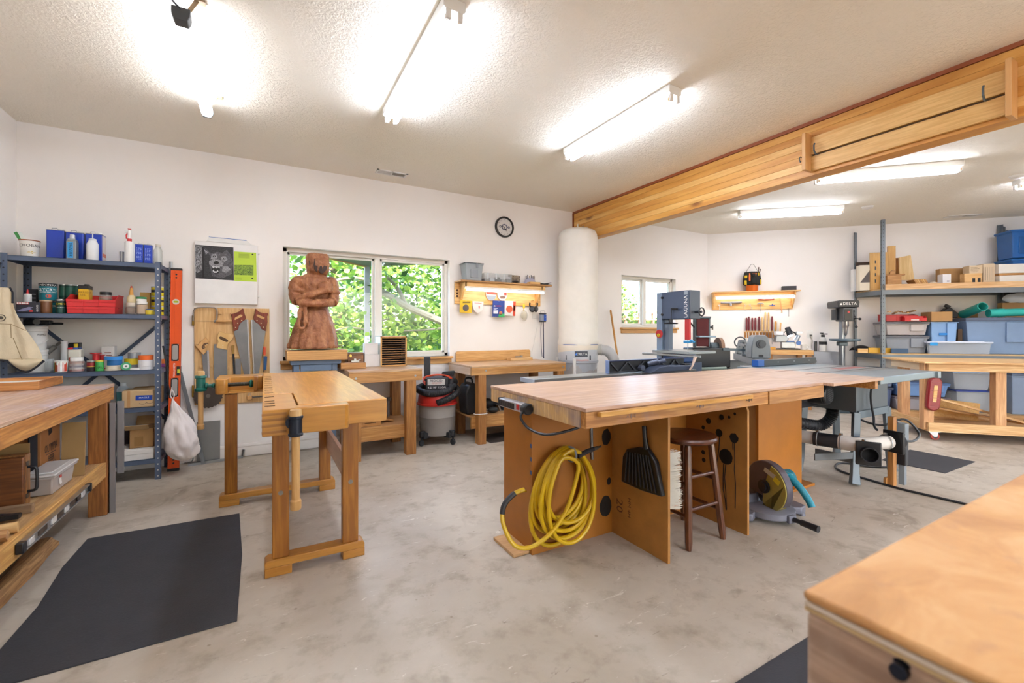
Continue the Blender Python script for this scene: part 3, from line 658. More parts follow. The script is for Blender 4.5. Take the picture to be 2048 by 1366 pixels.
t=thing('clear_tub','clear tub layered with coloured discs under a white lid','tub',(x,4.79,zs));mb=MB();mb.lathe([(r*.95,0),(r,.004),(r,h)],n=26);part('body',mb,clear('#d8d2cf',.15,.35),t)
for k,c in enumerate(('#a83a34','#e9e2dc','#4a4f7e','#dfd8d6','#c98672')):
 mb=MB();mb.cyl((0,0,.004+k*h*.18),(0,0,.004+(k+.85)*h*.18),r*.9,n=22);part('disc',mb,M(c,.6),t)
mb=MB();mb.lathe([(r*.84,h),(r*.84,h+.024),(r*.8,h+.028),(0,h+.028)],n=26);part('lid',mb,m_plw,t)
x,r=cylfit(173,191,4.77);h=zt(k2(915,207),4.77)-zs
t=can('putty_jar','small jar with black and red label on shelf three','jar',x,4.77,zs,r,h*.86,M('#2a1f22',.4),None,bands=((h*.45,h*.8,M('#8f1d22',.4)),(h*.4,h*.46,M('#d9b83a',.4))))
mb=MB();mb.lathe([(r*.98,h*.86),(r*.98,h),(0,h)],n=24);part('lid',mb,M('#a9abab',.4,.4),t)
x,r=cylfit(190,208.5,4.77)
t=can('putty_jar','small jar with bright green label on shelf three','jar',x,4.77,zs,r,h*.86,M('#3fa34c',.4),None)
mb=MB();mb.lathe([(r*.98,h*.86),(r*.98,h),(0,h)],n=24);part('lid',mb,M('#c8b43c',.4),t)
mb=MB();f=oncyl(r*1.01,vis(x,4.77),h*.3)
for a in range(4):mb.add([f(.008*math.cos(q)+(-.012+.008*a),.006*math.sin(q)+(.006 if a in(1,2)else -.003))for q in[2*PI*k/8 for k in range(8)]],[tuple(range(8))])
part('leaf_print',mb,M('#1d5a2c',.5,var=0),t,flat=True)
for a,b_,Y,lb,z0 in((180,204,4.9,'larger red plastic spool behind the label jars',.06),(196,211,4.95,'smaller red plastic spool behind the green jar',.05)):
 x,r=cylfit(a,b_,Y);h=zt(k2(960,126 if a==180 else 145),Y)-zs
 h-=.0015;t=thing('thread_spool',lb,'spool',(x,Y,zs),0,'red plastic spools');mb=MB();mb.lathe([(r*.6,.0),(r*.6,h-.01)],n=22);part('core',mb,m_red,t)
 mb=MB();mb.lathe([(r*.6,h-.012),(r,h-.01),(r,h-.002),(0,h)],n=22);part('flange',mb,m_red,t);mb=MB();mb.lathe([(r,0),(r,.01),(r*.6,.012)],n=22);part('flange',mb,m_red,t)
p0=oy(*k2(1005,120),4.95);p1=oy(*k2(1140,120),4.95)
t=carton('white_carton','small white carton with red print behind the blue tape','box',p0.x,p1.x,5.0,5.08,zs,zt(k2(1070,62),4.99)-zs,M('#e3e1de',.5))
mb=MB();w=p1.x-p0.x;mb.box(-w*.25,-.0412,.135,w*.25,-.0405,.142);mb.box(-w*.1,-.0412,.11,w*.3,-.0405,.117);part('print',mb,M('#8a3a2e',.5,var=0),t)
def roll(label,x,y,z,r,h,m,group='tape rolls on the third shelf',core=.62):
 t=thing('tape_roll',label,'tape',(x,y,z),0,group)
 mb=MB();mb.lathe([(r*core,0),(r,0),(r,h),(r*core,h),(r*core,0)],n=30,cap=False);part('tape',mb,m,t)
 mb=MB();mb.lathe([(r*core*.94,0),(r*core,0),(r*core,h),(r*core*.94,h),(r*core*.94,0)],n=30,cap=False);part('core',mb,M('#b79a72',.7),t)
 return t
za=zs;zb=zt(k2(1160,290),4.79);zc=zt(k2(1160,254),4.79);zd=zt(k2(1160,200),4.79);ze=zt(k2(1150,165),4.79)
x,r=cylfit(209.5,245,4.79);m_cream=M('#e0d3bc',.6)
roll('lower cream masking tape roll under the blue tape',x,4.79,za,r,zb-za-.001,m_cream);roll('upper cream masking tape roll under the blue tape',x+.003,4.79,zb,r*.95,zc-zb-.001,m_cream)
x2,r2=cylfit(214,245,4.79);roll('dark blue painter tape roll beneath the light blue one',x2,4.79,zc,r2,zd-zc-.001,M('#2467a4',.5))
x2,r2=cylfit(208,246,4.79);roll('light blue painter tape roll topping its stack',x2,4.79,zd,r2,ze-zd,M('#2f86d2',.5))
x,r=cylfit(276,308,4.78);z1=zt(k2(1480,262),4.78);z2=zt(k2(1480,200),4.78);z3=zt(k2(1480,155),4.78)
mwt=M('#e2e0e2',.5)
roll('lower white tape roll next to the shelf post',x,4.78,zs,r*.93,z1-zs-.001,mwt);roll('upper white tape roll next to the shelf post',x,4.78,z1,r,z2-z1-.001,mwt);roll('orange tape roll on top of the white ones',x,4.78,z2,r*.97,z3-z2,M('#e8681f',.5))
x,r=cylfit(247,276,4.88);z1=zt(k2(1320,250),4.88);z2=zt(k2(1320,188),4.88);z3=zt(k2(1320,128),4.88)
roll('grey tape roll under the yellow one',x,4.9,zs,r*.95,z1-zs-.001,M('#8d8f93',.4));roll('yellow tape roll between the blue and orange ones',x,4.9,z1,r,z2-z1-.001,M('#e4c41f',.5));roll('silver duct tape roll at the back on the yellow one',x+.02,4.9,z2,r*.95,z3-z2,M('#9a9fa6',.3,.4))
p=oy(*k2(1274,276),4.74);t=thing('tape_roll','small green and white tape roll standing on edge','tape',(p.x,4.745,zs+.033),0,'tape rolls on the third shelf')
mb=MB();mb.lathe([(.018,-.009),(.033,-.009),(.033,.009),(.018,.009),(.018,-.009)],n=26,axis=(.25,-1,0),cap=False);part('tape',mb,M('#3f9a68',.5),t)
mb=MB();mb.lathe([(.008,-.0095),(.019,-.0095),(.019,.0095),(.008,.0095),(.008,-.0095)],n=26,axis=(.25,-1,0),cap=False);part('core',mb,M('#dfe2dc',.5),t)
p0=oy(*k2(1316,292),4.76);p1=oy(*k2(1412,292),4.76);carton('white_block','small white eraser-like block before the grey tape','block',p0.x,p1.x,4.745,4.79,zs,zt(k2(1360,282),4.745)-zs,m_plw)
p=oy(*k2(1650,230),5.03);t=carton('orange_case','small orange and purple packet at the shelf end','packet',p.x-.03,p.x+.02,5.0,5.06,zs,.07,M('#c96a2a',.5));mb=MB();mb.box(-.026,-.031,.0,.024,-.0302,.03);part('label_panel',mb,M('#7d3a78',.5),t)
zs=SZ[3]+.0012
x,r=cylfit(233,259,5.0);h=zt(k2(1245,462),5.0)-zs
t=thing('detergent_bottle','white plastic bottle with a blue-green label','bottle',(x,5.0,zs));mb=MB();mb.lathe([(r*.94,0),(r,.005),(r,h*.84),(r*.55,h)],n=24);part('body',mb,M('#cfd6da',.35),t)
mb=MB();mb.lathe([(r*.5,h),(r*.5,h+.025),(0,h+.026)],n=20);part('cap',mb,M('#e4e8ea',.4),t);mb=MB();mb.lathe([(r*1.01,h*.08),(r*1.01,h*.7)],n=24,cap=False);part('paper_label',mb,M('#58a0a8',.5),t)
m_card=M('#b58a57',.75,var=.1);m_card2=M('#c7a67a',.75,var=.1)
p0=oy(*k2(1232,600),4.735);p1=oy(*k2(1555,600),4.735);h=zt(k2(1400,512),4.735)-zs;w=p1.x-p0.x
t=thing('shipping_box','crumpled cardboard box with a blue label','box',((p0.x+p1.x)/2,4.84,zs));mb=MB();mb.box(-w/2,-.105,0,w/2,.105,h);part('body',mb,m_card2,t,.006)
mb=MB();mb.cbox((.04,-.1062,h*.56),(.11,.001,.04),(0,.03,0));b=part('blue_label',mb,M('#1f46a8',.4),t);mb=MB();mb.text('FRAGILE',.018,lambda x,y:(.04+x,-.1072,h*.56+y));part('lettering',mb,m_wtxt,b,flat=True)
mb=MB();mb.tube([(-.0+.012*k+.008*math.cos(k*1.7),-.1058,h*.2+.008*math.sin(k*1.7)+.001*k)for k in range(10)],.0012,5);part('scribble',mb,m_darktxt,t)
mb=MB();mb.box(-w*.34,-.1056,0,-w*.24,-.1051,h);part('packing_tape',mb,M('#b98c58',.4),t)
p0=oy(*k2(1360,500),5.0);p1=oy(*k2(1640,500),5.0);carton('cardboard_box','plain cardboard box standing behind the labelled one','box',p0.x,p1.x,4.96,5.08,zs,zt(k2(1480,478),4.96)-zs,m_card)
zs=SZ[4]+.0012
p0=oy(*k2(1178,1160),4.73);p1=oy(*k2(1556,1160),4.73);h=zt(k2(1400,1110),4.73)-zs;w=p1.x-p0.x
t=thing('flat_white_box','flat white box on the lowest steel shelf','box',((p0.x+p1.x)/2,4.88,zs));mb=MB();mb.box(-w/2,-.15,0,w/2,.15,h*.8);part('body',mb,M('#dcd6cf',.55),t,.003);mb=MB();mb.box(-w/2-.002,-.152,h*.55,w/2+.002,.152,h);part('lid',mb,M('#e2ddd6',.55),t,.003)
zz=zs+h;p0=oy(*k2(1308,1000),4.80);p1=oy(*k2(1560,1000),4.80);h2=zt(k2(1400,905),4.80)-zz;w=p1.x-p0.x
t=thing('open_carton','small open cardboard carton with flaps up','box',((p0.x+p1.x)/2,4.9,zz))
mb=MB();e=.004;mb.box(-w/2,-.1,0,w/2,.1,e);mb.box(-w/2,-.1,0,w/2,-.1+e,h2);mb.box(-w/2,.1-e,0,w/2,.1,h2);mb.box(-w/2,-.1,0,-w/2+e,.1,h2);mb.box(w/2-e,-.1,0,w/2,.1,h2);part('body',mb,m_card,t)
mb=MB();mb.cbox((-.03,-.125,h2+.02),(w*.96,.062,e),(-.75,0,0));part('flap',mb,m_card2,t);mb=MB();mb.cbox((w/2+.012,0,h2+.035),(.06,.19,e),(0,-1.2,0));part('flap',mb,m_card,t);mb=MB();mb.cbox((0,.13,h2+.04),(w*.96,.09,e),(.9,0,0));part('flap',mb,m_card,t)
mb=MB();mb.cbox((-.02,-.1275,h2+.026),(.05,.03,.001),(-.75,0,0));part('sticker',mb,m_plw,t);mb=MB();mb.box(-.05,-.1012,h2*.1,.01,-.1004,h2*.6);part('packing_tape',mb,M('#9c7444',.35),t)
p0=oy(*k2(1165,1000),4.98);p1=oy(*k2(1310,1000),4.98);carton('dark_case','dark maroon case behind the open carton','case',p0.x,p1.x,4.9+.12,5.09,zs,zt(k2(1230,890),5.02)-zs,M('#33191c',.5))
p=oy(*k2(1108,1320),4.62);q=oz(*k2(1108,1362),0);t=carton('red_carton','little red and white carton on the floor below the shelves','box',q.x-.015,q.x+.02,q.y,q.y+.04,0,.07,m_red);mb=MB();mb.box(.0176,-.018,.004,.0182,.018,.068);part('white_side',mb,m_plw,t)
# ------------------------------------------------------------------ beside the shelving: apron, levels, bag
m_canvas=M('#d6c6a8',.85,var=.14,bump=.35,bscale=220);m_trimdark=M('#23242c',.8)
t=thing('work_apron','cream canvas work apron with black binding hung on the shelf post','apron',(-1.69,4.6,1.1))
rows=[(.575,.44),(.56,.44),(.5,.41),(.4,.39),(.3,.36),(.2,.31),(.1,.255),(0,.19),(-.06,.15)]
edge=[(574.5,16),(584,22.5),(606,24),(627,32),(647,43.5),(663,53),(682,67.6),(701,80.5),(721,88)]
g=[]
for i,(py,px)in enumerate(edge):
 p=oy(px,py,4.58);row=[]
 for j in range(15):
  u=j/14;x=-1.762+(p.x+1.762)*u;f=.012*math.sin(u*9+i*.35)*(.3+i/9)+.01*math.sin(u*21+i)
  yy=4.60-.035*math.sin(u*PI)*(.4+i/10)+f;row.append((x+1.69,yy-4.6,p.z-1.1+.012*math.sin(u*6)*(i/8)))
 g.append(row)
mb=MB();mb.sheet(g);b=part('cloth_body',mb,m_canvas,t);so_=b.modifiers.new('s','SOLIDIFY');so_.thickness=.004;b.modifiers.new('u','SUBSURF').render_levels=1
mb=MB();mb.tube([Vector(p)+Vector((0,-.004,0))for p in g[-1]],.006,6);part('bottom_binding',mb,m_trimdark,t)
mb=MB();mb.tube([Vector(r_[-1])+Vector((0,-.002,0))for r_ in g[:3]],.006,6);part('side_binding',mb,m_trimdark,t)
pk=[]
for i in range(8):
 v=i/7;row=[]
 for j in range(13):
  u=j/12;a=oy(*k7(105+(560-105)*u,985-15*math.sin(u*PI)),4.57);bt=oy(*k7(105+(560-105)*u,1000+(140*math.sin(min(1,u/.55)*PI/2)if u<.55 else 140*(1-((u-.55)/.45)**1.3))),4.57)
  p=a.lerp(bt,v);row.append((p.x+1.69,-.035-.045*math.sin(v*PI)*math.sin(u*PI)-.01,p.z-1.1))
 pk.append(row)
mb=MB();mb.sheet(pk);q=part('pocket',mb,M('#cdbc9c',.85,var=.14,bump=.35,bscale=220),t);q.modifiers.new('s','SOLIDIFY').thickness=.004
mb=MB();mb.tube([Vector(p)+Vector((0,-.004,0))for p in pk[-1]],.008,6);part('binding',mb,m_trimdark,q)
mb=MB();p1=[oy(*k7(a,b_),4.555)for a,b_ in((145,545),(150,720),(175,720),(290,1005))];mb.tube([Vector((v.x+1.69,v.y-4.6-.012,v.z-1.1))for v in p1],.0022,5)
mb.tube([Vector((v.x+1.69,v.y-4.6-.012,v.z-1.1))for v in[oy(*k7(a,b_),4.555)for a,b_ in((5,545),(150,550),(330,630))]],.0022,5);part('stitching',mb,M('#8d7a5a',.9),t)
c_=oy(*k7(12,470),4.545);mb=MB();mb.torus((c_.x+1.69,c_.y-4.6,c_.z-1.1),.022,.003,(0,1,0),16,6);mb.cyl((c_.x+1.69,-.057,c_.z-1.1),(c_.x+1.69,-.054,c_.z-1.1),.012);part('badge',mb,M('#4a4338',.7),t)
mb=MB();mb.tube(curve([(.0,.01,.55),(-.02,.05,.62),(-.02,.105,.66)]),.008,6);part('hanging_strap',mb,m_trimdark,t)
m_or=M('#e8571a',.35);m_alu=metal('#a9adb1',.35)
bx,by=-.712,4.925
t=thing('spirit_level','six foot orange spirit level standing against the wall','level',(bx,by,0));t.rotation_euler=(-R_(5.2),0,0)
hz=1.845
mb=MB();wv=.042
segs=[(.03,.215),(.395,.62),(.86,1.0),(1.19,1.455),(1.56,hz-.02)]
mb.box(-wv,-.004,.025,wv,.004,hz-.02)if False else None
cuts=[(.66,.83),(.985,1.14)]
zz=.025
for a,b_ in cuts+[(hz-.02,None)]:
 mb.box(-wv,-.011,zz,wv,.011,a);zz=b_
for a,b_ in cuts:mb.box(-wv,-.011,a,-wv*.62,.011,b_);mb.box(wv*.62,-.011,a,wv,.011,b_)
for s in(-1,1):mb.box(s*wv,-.014,.025,s*(wv-.007),.014,hz-.02)
mb.box(-.010,-.0125,.025,-.007,.011,.64);mb.box(-.010,-.0125,1.16,-.007,.011,hz-.02);part('body',mb,m_or,t,.0015)
for a,b_ in((0,.025),(hz-.02,hz)):mb=MB();mb.box(-wv-.001,-.0145,a,wv+.001,.0145,b_);part('end_cap',mb,m_black,t,.003)
for a,b_ in cuts:
 mb=MB();mb.prism([(x,z+(a+b_)/2)for x,z in rbox2(wv*1.3,b_-a,.016)],-.0135,.0135,'xz');o=part('hand_hole',mb,m_black,t)
 mb=MB();mb.prism([(x,z+(a+b_)/2)for x,z in rbox2(wv*.95,b_-a-.022,.012)],-.0142,.0142,'xz');part('opening',mb,M('#a7a09a',.8),o)
mb=MB();mb.cyl((0,-.0135,1.53),(0,.0135,1.53),.026,n=22);o=part('vial_ring',mb,M('#d9d3c8',.4),t);mb=MB();mb.prism([(x,z+1.53)for x,z in rbox2(.036,.018,.008)],-.0148,.0148,'xz');part('vial',mb,M('#b7c23a',.2),o)
mb=MB();mb.box(.012,-.0135,.83+.02,wv+.002,.0135,.935);o=part('plumb_window',mb,m_black,t);mb=MB();mb.box(.018,-.0148,.872,wv-.004,.0148,.91);part('vial',mb,M('#c6cf3e',.2),o)
mb=MB();mb.text('KLEIN TOOLS',.021,lambda x,y:(-.006+y,-.0128,.90-x));part('lettering',mb,m_wtxt,t,flat=True)
for z in(.07,.10,hz-.06,hz-.09):mb=MB();mb.cyl((0,-.0125,z),(0,-.010,z),.008,n=12);part('bolt_hole',mb,m_black,t)
mb=MB();mb.box(-.006,-.002,0,.006,0,1.78);mb.box(-.006,-.018,0,-.004,0,1.78)
for k in range(34):mb.k=1;mb.box(-.004,-.0024,.03+k*.052,.004,.0006,.048+k*.052);mb.k=0
t=solo('slotted_angle','grey slotted steel angle standing between shelf post and orange level','angle',mb,[M('#7d848c',.4,.4),M('#2a2c30',.7)],(-.7615,5.02,0));t.rotation_euler=(-R_(2.5),0,0)
mb=MB();mb.lathe([(.011,0),(.011,1.9),(.009,1.9),(.009,1.86)],n=14,cap=False);mb.add([(0,0,0)],[]);t=solo('metal_pipe','thin bare metal pipe rising behind the orange level','pipe',mb,m_alu,(-.76,5.1255,0))
p=[oy(*k2(a,b_),4.9)for a,b_ in((1617,60),(1632,130),(1650,220),(1656,330),(1664,430),(1680,520),(1692,590))]
mb=MB();mb.tube(curve([(v.x+.765+.022,v.y-4.9,v.z-.9)for v in p],5),.0075,8);solo('black_strap','black rubber strap hanging beside the right shelf post','strap',mb,M('#1d1f24',.6),(-.765,4.9,.9))
p0=oy(*k2(1697,610),4.86);t=thing('carrier_bag','crumpled white plastic carrier bag hanging from the shelf post','bag',(-.618,4.755,.12))
rs=[(0,.03),(.03,.085),(.08,.115),(.17,.132),(.26,.122),(.34,.085),(.42,.05),(.5,.02),(.545,.006)];n=36;vs=[];fs=[]
for i,(z,r)in enumerate(rs):
 for k in range(n):
  a=2*PI*k/n;nz=noise.noise((math.cos(a)*2.2,math.sin(a)*2.2,z*7));rr=r*(1+.28*nz+.08*math.sin(a*7+z*22));off=-.075*(z/.545)**1.6
  vs.append((rr*math.cos(a)*1.02+off,rr*math.sin(a)*.72,z+.012*nz))
for i in range(len(rs)-1):
 for k in range(n):l=(k+1)%n;fs.append((i*n+k,i*n+l,(i+1)*n+l,(i+1)*n+k))
fs.append(tuple(range(n))[::-1]);mb=MB();mb.add(vs,fs);o=part('film',mb,M('#e6ddd9',.35,var=.03),t);o.modifiers.new('u','SUBSURF').render_levels=2
dtex=bpy.data.textures.new('crumple','CLOUDS');dtex.noise_scale=.07;dm=o.modifiers.new('d','DISPLACE');dm.texture=dtex;dm.strength=.03
mb=MB();mb.tube(curve([(-.075,0,.54),(-.09,0,.58),(-.083,.0,.63),(-.08,0,.65)]),.004,6);mb.tube(curve([(-.075,.01,.54),(-.065,.01,.585),(-.083,.01,.63)]),.004,6);part('hanging_loop',mb,M('#e6ddd9',.35,var=.03),t)
mb=MB();mb.box(-.093,-.001,0,.093,.001,.39);t=solo('metal_sheet','flat grey metal sheet leaning on the wall behind the bench leg','sheet',mb,M('#8d8d8c',.4,.5),(-.468,5.085,.0));t.rotation_euler=(-R_(3.2),0,0)
t=thing('folding_trestle','bare aluminium folding trestle leaning beside the white bag','trestle',(-.5,5.03,0))
a=oy(360,744,5.11);mb=MB();mb.beam((a.x+.5,.085,a.z),(.0,-.005,.003),.03,.012,(0,1,0));part('leg',mb,M('#82878c',.4,.6),t)
mb=MB();mb.beam((-.12,.0,.012),(.31,.06,.012),.022,.022);part('foot_bar',mb,m_alu,t);mb=MB();mb.beam((.31,.06,.012),(.32,.075,.08),.016,.016);part('foot_stop',mb,m_alu,t)
mb=MB();mb.tube(curve([(-.15,.03,.12),(-.09,.02,.12),(-.09,.02,.04),(-.15,.03,.03)]),.005,6);part('hinge_loop',mb,m_alu,t)
# ------------------------------------------------------------------ left workbench against the left wall
m_fir=wood('#a8682c','#d09650','y',.5,1.0,'#8c5423');m_firx=wood('#a8682c','#d09650','x',.5,1.0,'#8c5423');m_firz=wood('#8d5526','#b9773a','z',.55,1.0,'#6d3f1b')
m_plyworn=wood('#b98f6d','#cbb09a','y',.42,.7,'#a07a62',.15,'#b9b2c6',.75)  # worn ply; its lilac-white blotches put a sheen into the colour
bxr,by0,by1=-.93,1.3,4.112
t=thing('workbench','worn plywood-topped workbench along the left wall','workbench',(-1.35,2.7,0))
def L(mb,x0,y0,z0,x1,y1,z1):return mb.box(x0+1.35,y0-2.7,z0,x1+1.35,y1-2.7,z1)
mb=L(MB(),XL+.01,by0,.864,bxr,by1,.884);part('top',mb,m_plyworn,t,.003)
mb=L(MB(),bxr-.04,by0,.772,bxr-.002,by1-.002,.862);part('front_rail',mb,m_fir,t,.004)
mb=L(MB(),XL+.012,by1-.04,.772,bxr-.042,by1-.002,.862);part('end_rail',mb,m_firx,t,.004)
for y in(3.97,1.35):
 mb=L(MB(),-1.035,y,0,-.938,y+.09,.862 if False else .77);part('leg',mb,m_firz,t,.004)
 mb=L(MB(),XL+.03,y,0,XL+.12,y+.09,.77);part('leg',mb,m_firz,t,.004)
mb=L(MB(),XL+.02,by0+.05,.345,-.965,3.965,.36);part('lower_shelf',mb,wood('#a98052','#c7a372','y',.6,1,'#8a6338'),t,.002)
mb=L(MB(),-.964,by0+.05,.262,-.94,3.965,.362);part('shelf_rail',mb,wood('#c08a45','#deb06a','y',.5,1,'#a8743a'),t,.003)
zl=.3615
for a,b_,z0,z1,lb in((-.934,-.902,.02,.76,'long narrow aluminium strip'),(-.9,-.862,.26,.765,'short wide grey aluminium channel')):
 mb=MB();mb.box(0,0,z0 if z0>.1 else 0,b_-a,.012,z1);mb.box(0,0,z0 if z0>.1 else 0,.003,.03,z1)
 mb.v=[(x+a+1.35,y+(4.03 if a>-.91 else 4.0)-2.7,z)for x,y,z in mb.v];part('aluminium_strip',mb,M('#9a989a',.4,.5),t,label=lb)
a=oz(*k2(390,512),.885);zt_=.052
t=thing('wooden_tray','shallow wooden tray with white paper on the left workbench','tray',(-1.5,4.07,.8855))
x1,y0,y1=-1.245,3.885,4.28
mb=MB()
wl=wood('#b9783f','#d79f63','x',.45,1,'#9a6232');wly=wood('#8f5527','#b4783f','y',.45,1,'#7a461f')
X0_=XL+.02
mb.box(X0_+1.5,y0-4.07,0,x1+1.5,y0-4.07+.018,zt_);part('side_board',mb,wl,t,.002)
mb=MB();mb.box(X0_+1.5,.19,0,x1+1.5,.208,zt_);part('side_board',mb,wl,t,.002)
mb=MB();mb.box(x1+1.5-.018,y0-4.07+.019,0,x1+1.5,.189,zt_);part('end_board',mb,wly,t,.002)
mb=MB();mb.box(X0_+1.5,y0-4.07+.019,.03,x1+1.5-.02,.189,.034);part('tray_floor',mb,M('#c9a27a',.6),t)
mb=MB();mb.box(X0_+1.52,-.16,.0345,.19,.12,.036);part('paper',mb,M('#e5e0dc',.6),t)
m_case=wood('#6b3e1e','#8a5429','x',.45,.8,'#53301a');m_hb=M('#a5814f',.7,var=.1)
t=thing('games_case','flat brown wooden carrying case with a black handle on the lower shelf','case',(-1.22,3.2,zl))
mb=MB();mb.box(-.35,-.045,0,.155,-.015,.255);part('front_shell',mb,m_case,t,.004)
mb=MB();mb.box(-.35,-.014,0,.155,.035,.262);part('back_shell',mb,wood('#8a5a2e','#a97440','z',.45,1,'#6d441f'),t,.004)
mb=MB();mb.tube(curve([(.155,.0,.07),(.185,.0,.075),(.19,.0,.11),(.19,.0,.15),(.185,.0,.19),(.155,.0,.195)]),.007,8);part('handle',mb,m_black,t)
for z in(.05,.215):mb=MB();mb.box(.155,-.02,z-.012,.16,.01,z+.012);part('latch',mb,M('#5a5048',.4,.6),t,.002)
mb=MB();mb.box(-.3,-.004,0,.0,.004,.3);mb2=mb;t=solo('hardboard_sheet','thin hardboard sheet standing behind the carrying case','panel',mb,m_hb,(-1.09,3.3,zl));
a0=.0
t=thing('beer_carton','tall brown beer carton with black print and a hand hole','carton',(-1.31,3.72,zl))
mb=MB();mb.box(-.18,-.125,0,.17,.15,.34);part('body',mb,M('#a8703f',.7,var=.1),t,.004)
mb=MB();mb.text('OLYMPIA',.058,lambda x,y:(.1712,.012+x*.78,.185+y*1.15));mb.text('BEER',.05,lambda x,y:(.1712,.012+x*.8,.12+y*1.05));mb.text('DONT DROP',.026,lambda x,y:(.1712,.012+x,.06+y));part('lettering',mb,m_darktxt,t,flat=True)
for z in(.15,.09):mb=MB();mb.box(.1702,-.055,z,.1712,.08,z+.003);part('rule_line',mb,m_darktxt,t)
mb=MB();mb.cbox((.1695,.0,.285),(.003,.05,.034),(.2,0,0));part('hand_hole',mb,m_black,t)
t=thing('storage_bin','small translucent grey bin with paper label on the lower shelf','bin',(-1.06,3.47,zl))
mb=MB();
def tub(t,w,d,h,body,lid,e=.88,lidh=.02,lip=.012,pz=0):
 mb=MB();vs=[(sx*w/2*k,sy*d/2*k,z)for k,z in((e,0),(1,h))for sx,sy in((-1,-1),(1,-1),(1,1),(-1,1))]
 mb.add(vs,[(3,2,1,0),(0,1,5,4),(1,2,6,5),(2,3,7,6),(3,0,4,7),(4,5,6,7)]);b=part('body',mb,body,t,.008)
 mb=MB();mb.box(-w/2-lip,-d/2-lip,h-.014,w/2+lip,d/2+lip,h-.001);part('rim',mb,body,t,.004)
 if lid:mb=MB();mb.box(-w/2-lip-.004,-d/2-lip-.004,h,w/2+lip+.004,d/2+lip+.004,h+lidh);mb.box(-w/2*.8,-d/2*.8,h+lidh-.002,w/2*.8,d/2*.8,h+lidh+.006);part('lid',mb,lid,t,.005)
 return b
tub(t,.115,.33,.105,M('#b3aca8',.35),M('#c4bfba',.35),.85,.012,.008)
mb=MB();mb.cbox((.056,-.06,.06),(.001,.03,.05),(0,-.1,0));o=part('paper_label',mb,m_plw,t);mb=MB();mb.cbox((.058,-.06,.078),(.001,.028,.014),(0,-.1,0));part('red_print',mb,M('#c0392f',.5),o)
mb=MB();mb.box(-.062,-.004,0,.045,.004,.33);t=solo('hardboard_offcut','tan hardboard offcut standing between the bin and bench leg','panel',mb,m_hb,(-1.02,3.685,zl));t.rotation_euler=(-R_(4),0,0)
mb=MB();mb.box(-.3,0,0,.0,.012,.42);solo('dark_board','very dark wooden panel standing at the back of the lower shelf','panel',mb,M('#2c1c17',.6),(-1.2,3.93,zl),-.1)
mb=MB();mb.box(-.02,-.004,0,.02,.004,.4);solo('steel_strip','dark steel strip standing by the beer carton','strip',mb,M('#3b3d42',.35,.6),(-1.16,3.55,zl),.9)
for px,py,z0,ln,rr,c,lb,an in((142,862,.03,.09,.024,'#c79a5f','short round dowel with a pale cut end on the lower shelf',.2),(60,935,.028,.16,.026,'#8f5a30','brown square stick lying below the round dowel',.1)):
 p=oz(*k3(px,py),zl+z0);mb=MB();mb.cyl((0,0,0),(-ln*math.cos(an),ln*math.sin(an)*-1,0),rr,n=20 if px>100 else 4)
 solo('wood_dowel',lb,'dowel',mb,wood(c,'#d4ac74','x',.6),(p.x,p.y,zl+rr+.0005))
p=oz(*k3(250,760),zl);mb=MB();mb.prism([(-.36,-.03),(0,-.005),(0,.03),(-.1,.035),(-.36,.0)],0,.038,'xy');solo('wood_wedge','long grey-brown wooden wedge lying before the carrying case','wood',mb,wood('#7b6048','#a3845f','x',.7),(p.x,p.y,zl+.0005))
p=oz(*k3(85,830),zl);mb=MB();mb.cbox((0,0,.02),(.1,.03,.022));mb.tube([(-.06,.0,.02),(-.02,.02,.03),(.05,.015,.02)],.006);solo('trigger_clamp','small black hand clamp lying beside the dowel','clamp',mb,m_black,(p.x-.02,p.y,zl+.001))
t=thing('spirit_level','aluminium spirit level with black ends on the lower shelf edge','level',(-.925,3.14,.29))
mb=MB();
mb.box(-.012,-.41,.0,.012,.41,.006);mb.box(-.012,-.41,.04,.012,.41,.046);mb.box(-.003,-.41,.006,.003,.41,.04);part('beam',mb,metal('#c0c0c0',.35),t,.001)
for y in(-.42,.42):mb=MB();mb.box(-.0135,y-.018,-.001,.0135,y+.018,.047);part('end_cap',mb,m_black,t,.004)
for y in(-.345,-.1,.06,.3):mb=MB();mb.box(-.011,y-.026,.007,.0115,y+.026,.039);part('vial_block',mb,M('#d2cdc8',.3),t,.004)
for y in(-.22,-.02,.17,.235):mb=MB();mb.box(-.006,y-.045,.009,.007,y+.045,.038);part('web_opening',mb,M('#4c3d30',.7),t)
mb=MB();g=[]
for i in range(14):
 u=i/13;row=[]
 for j in range(9):
  a=PI*j/8;r=.055+.012*noise.noise((u*5,a*2,0));row.append((r*math.cos(a)*1.0+.015*math.sin(u*3),-.62+.6*u*2,max(0,.012+r*math.sin(a)*.95)))
 g.append(row)
mb.sheet(g);mb.add([p for p in g[-1]],[tuple(range(9))]);mb.add([p for p in g[0]],[tuple(range(9))[::-1]])
solo('split_log','split log with rough bark lying under the left workbench','log',mb,wood('#9c7246','#c99b63','y',.75,1.2,'#6b4626'),(-1.1,2.95,0))
